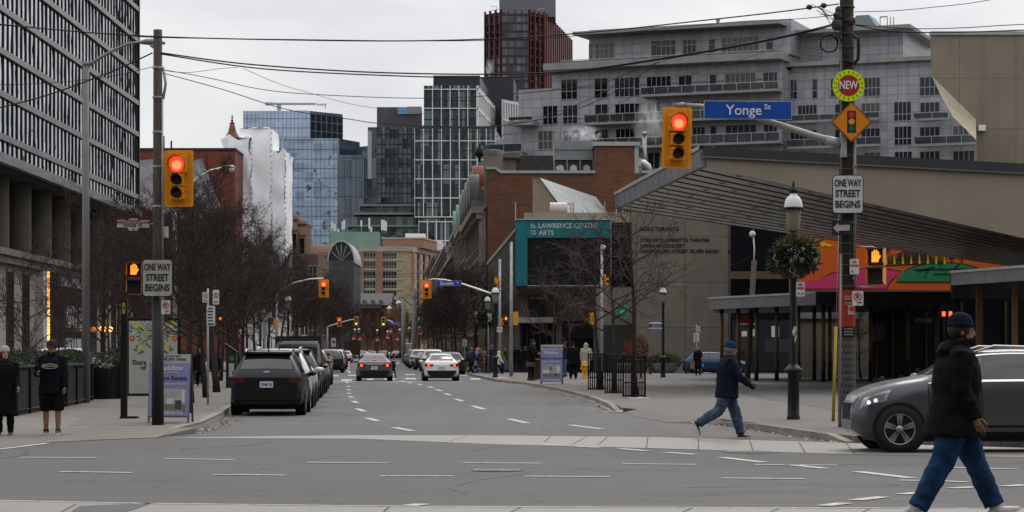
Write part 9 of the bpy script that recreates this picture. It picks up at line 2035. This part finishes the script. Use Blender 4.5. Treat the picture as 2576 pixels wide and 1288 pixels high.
q = G(12,1100,0.02)
o,inf = person('woman in pale knit hat and long black coat at the left edge',q,-pi/2+0.3,1.62,legs=((3,0),(-3,0)),arms=((8,40,8),(8,40,8)),head=(8,2),build=1.12,top=blackc,topkind='coat',hem=-0.50,bottom=blackc,shoes=M('boot_grey',(0.07,0.065,0.06),0.7,var=0.3),sk=skin,hat=('beanie',cloth('hat_pale',(0.34,0.28,0.27),0.15,25)),hair=hairm,hairlen='long',detail=True,scarf=charc,tname='long_coat')
# ---- smaller figures further off: x, foot y, height px, facing degrees (90 = away)
def fig(label,x,yb,ph_,face,dz=0.12,stride=0,Y=None,**k):
 q = G(x,yb,dz) if Y is None else gat(x,Y,dz);H = ph_/S(q.y)
 lg = ((stride,abs(stride)*0.3),(-stride,abs(stride)*1.1)) if stride else ((2,0),(-2,0));k.setdefault('legs',lg);k.setdefault('arms',((-stride*0.8,12,8),(stride*0.8,12,8)))
 return person(label,q,math.radians(face),H,**k)
lil = cloth('lilac',(0.25,0.20,0.36));pinkc = cloth('pink',(0.42,0.20,0.24));tan = cloth('tan',(0.18,0.09,0.04));cream = cloth('cream',(0.30,0.275,0.225),0.15);brownc = cloth('brown',(0.045,0.035,0.028));whitec = cloth('white',(0.52,0.51,0.50),0.1);olive = cloth('olive',(0.10,0.12,0.03));navy2 = cloth('navy_bright',(0.018,0.026,0.06));greyc = cloth('grey',(0.09,0.09,0.095));beige = cloth('beige',(0.33,0.27,0.20),0.15);jeans2 = cloth('jeans_blue',(0.04,0.09,0.20));plaid = cloth('plaid',(0.10,0.065,0.045),0.7,14);redc = cloth('red',(0.42,0.012,0.012));orangec = cloth('orange',(0.45,0.10,0.02))
o,inf = fig('grey haired walker in navy coat with dark backpack, leftmost of the crossing crowd',1186,943,70,60,0.02,24,top=navy2,bottom=blackc,hair=hairg)
m = MB();m.ball((-0.24,0,inf['hip']+0.34),0.2,10,8,0,(0.7,0.9,1.25));solid(m,'backpack',M('backpack_dark',(0.02,0.022,0.03),0.7,var=0.4,scale=12),o,0.03,2)
fig('walker in lilac coat and pink hat in the crossing crowd',1201,939,63,75,0.02,14,top=lil,topkind='coat',hat=('hood',pinkc),bottom=charc)
fig('walker in long brown coat and beige cap in the crossing crowd',1207,943,65,20,0.02,18,top=brownc,topkind='coat',hat=('beanie',cloth('hat_beige',(0.22,0.16,0.11))),bottom=jeans2,hair=hairb)
fig('person in tan jacket behind the wreathed lamp post',1218,937,61,80,0.12,8,top=tan,bottom=greyc,hair=hairb)
fig('tall person in navy hooded coat behind the far corner lamp post',1236,938,68,85,0.12,6,top=navy2,hat=('hood',greyc),bottom=navy2,topkind='coat')
o,inf = fig('walker in white jacket with white hood pulling a red trolley',1252,944,63,10,0.05,30,top=whitec,hat=('hood',whitec),bottom=blackc,lean=8)
q = G(1221,939,0.03);t = thing('shopping_trolley','small red bag trolley pulled behind the walker in white','trolley',q);s_ = S(q.y)
m = MB();m.prism_xz([(-9/s_,4/s_),(3/s_,2/s_),(11/s_,14/s_),(5/s_,17/s_),(-5/s_,10/s_)],-0.15,0.2);solid(m,'red_bag',redc,t,0.03,2);m = MB();m.lathe([(0.09,-0.2),(0.09,0.2)],10,0,(0.02,0,0.09),'y');m.tube([(0.05,0,0.1),(0.45,0,0.75)],0.015,5);m.build('wheels',black,t)
fig('person in dark top with green bag side, left of the tall plain pole',1271,936,60,200,0.12,6,top=charc,bottom=jeans2,hair=hairb);fig('person in lime green coat half hidden behind the silver signal pole',1263,938,50,95,0.12,0,top=olive,bottom=navy,hat=('hood',olive))
fig('person all in black right of the tall plain pole',1299,935,64,95,0.12,5,top=blackc,bottom=blackc,topkind='coat');fig('person in black coat and dark blue trousers near the dark entrance',1321,935,62,80,0.12,10,top=blackc,bottom=navy2,hair=hairb);fig('dark dressed person behind the red haired one near the entrance',1311,933,60,100,0.12,0,top=charc,bottom=navy)
fig('long haired woman in dark coat and plaid skirt beside the litter bin',1336,958,101,-25,0.12,3,top=blackc,botkind='skirt',bottom=plaid,hat=('beanie',charc),hair=hairb,hairlen='long',build=1.12,arms=((20,60,8),(25,65,8)),lean=6)
fig('bearded man in olive cap and blue jeans behind the right sandwich board',1421,949,86,200,0.12,4,top=charc,bottom=jeans2,hat=('beanie',cloth('hat_olive',(0.05,0.04,0.03))),beard=hairb,hair=hairb)
fig('person in black coat and black hat standing with back turned',1442,954,92,90,0.12,0,top=blackc,topkind='jacket',bottom=blackc,hat=('beanie',blackc),build=1.25,hem=-0.24)
fig('person in cream hooded puffer coat with back turned behind the hydrant',1474,951,86,80,0.12,2,top=cream,topkind='puffer',hem=-0.34,hat=('hood',cream),bottom=charc,quilt=0.10,build=1.15,arms=((10,10,14),(-4,8,22)))
o,inf = fig('smiling long haired woman in long black coat carrying bags near the blue car',1756,938,72,-85,0.12,4,Y=133,top=blackc,topkind='coat',hem=-0.45,bottom=blackc,hairlen='long',arms=((6,70,6),(0,4,12)))
q = o.location+Vector((-0.33,-0.05,0.42));t = thing('paper_bag','brown paper bag carried by the woman near the blue car','bag',q);m = MB();m.box(-0.12,0.12,-0.08,0.08,0,0.34);m.build('bag',M('kraft_paper',(0.25,0.12,0.05),0.8,var=0.15),t);m = MB();m.tube([(-0.05,0,0.34),(0,0,0.45),(0.05,0,0.34)],0.008,4);m.build('handle',M('kraft_paper',(0.25,0.12,0.05)),t)
q = o.location+Vector((0.27,-0.05,0.48));t = thing('plastic_bag','small bright blue bag carried by the woman near the blue car','bag',q);m = MB();m.ball((0,0,0.1),0.11,8,6,0,(0.7,0.6,1.1));m.build('bag',M('plastic_blue',(0.03,0.20,0.45),0.4,var=0.1),t)
o,inf = fig('child in beige coat with orange backpack crossing behind the parked cars',826,961,72,105,0.0,10,top=beige,bottom=blackc,hair=hairm,hem=-0.16,shoes=shoew)
m = MB();m.ball((-0.22,0,inf['hip']+0.30),0.16,10,8,0,(0.8,1.0,1.2));solid(m,'backpack',orangec,o,0.03,2)
fig('dark figure on the crossing left of the grey saloon',912,930,56,170,0.0,12,Y=134,top=blackc,bottom=blackc)
fig('dark figure with orange bag crossing right of the grey saloon',990,928,52,10,0.0,14,Y=136,top=charc,bottom=blackc)
fig('woman in long dark coat walking on the left pavement between the trees',504,972,95,-75,0.12,6,top=navy,topkind='coat',hem=-0.34,bottom=blackc,hairlen='long',shoes=shoek,arms=((20,80,6),(10,30,8)))
fig('man in dark jacket behind the left pavement trunk near the pay machine',541,976,90,85,0.12,8,top=navy,bottom=blackc,hair=hairb);fig('dark dressed person half hidden by the purple board and first trunk',478,986,104,85,0.12,8,top=blackc,bottom=navy,hair=hairm)
for x,yb,h,f,lab,tp in ((1170,930,52,85,'far walker in grey on the right pavement beside the parked cars',greyc),(1156,927,48,95,'far walker in brown on the right pavement',brownc),(1143,924,45,80,'far walker in black on the right pavement',blackc),(1128,921,43,90,'far walker in navy on the right pavement',navy2),(1062,0,0,0,'',None)):
 if tp: fig(lab,x,yb,h,f,0.12,10,top=tp,bottom=charc)
# ---- steam drifting from the rooftop vents
def steam(label,x,y,Y,w_,h,d,dens,seed):
 c = P(x,y,Y);m = MB();m.ball((0,0,0),1,20,12);o = m.build('steam',[],None,c);o.scale = (w_,d,h);tag(o,label,'steam',kind='stuff')
 mt = bpy.data.materials.new('steam');mt.use_nodes = True;n = mt.node_tree;n.nodes.clear();out = nd(n,'ShaderNodeOutputMaterial');v = nd(n,'ShaderNodeVolumePrincipled');v.inputs['Color'].default_value = (0.95,0.95,0.97,1);v.inputs['Anisotropy'].default_value = 0.2
 t = nd(n,'ShaderNodeTexCoord');mp = nd(n,'ShaderNodeMapping');mp.inputs['Location'].default_value = (seed,seed*2,0);mp.inputs['Scale'].default_value = (1.3*w_/h,1.3,1.0);n.links.new(t.outputs['Object'],mp.inputs[0]);nz = nd(n,'ShaderNodeTexNoise');nz.inputs['Scale'].default_value = 1.5;nz.inputs['Detail'].default_value = 4;nz.inputs['Distortion'].default_value = 0.8;n.links.new(mp.outputs[0],nz.inputs['Vector'])
 ln = nd(n,'ShaderNodeVectorMath',operation='LENGTH');n.links.new(t.outputs['Object'],ln.inputs[0]);f = mth(n,'MAXIMUM',mth(n,'SUBTRACT',1.0,ln.outputs['Value']),0.0);dd = mth(n,'MULTIPLY',mth(n,'MULTIPLY',mth(n,'MAXIMUM',mth(n,'SUBTRACT',nz.outputs['Fac'],0.44),0.0),f),dens);n.links.new(dd,v.inputs['Density']);n.links.new(v.outputs[0],out.inputs['Volume']);o.data.materials.append(mt)
bpy.data.scenes.remove(SCR)
steam('faint white steam over the grey rooftop plant',1465,338,206,2.2,0.9,1.2,7,1.0);steam('wisp of steam drifting left of the hanging traffic light',1635,305,215,2.0,2.2,1.2,4,4.0);steam('puff of steam at the left foot of the red finned tower',1232,172,700,1.8,3.0,2.0,2.5,7.0)
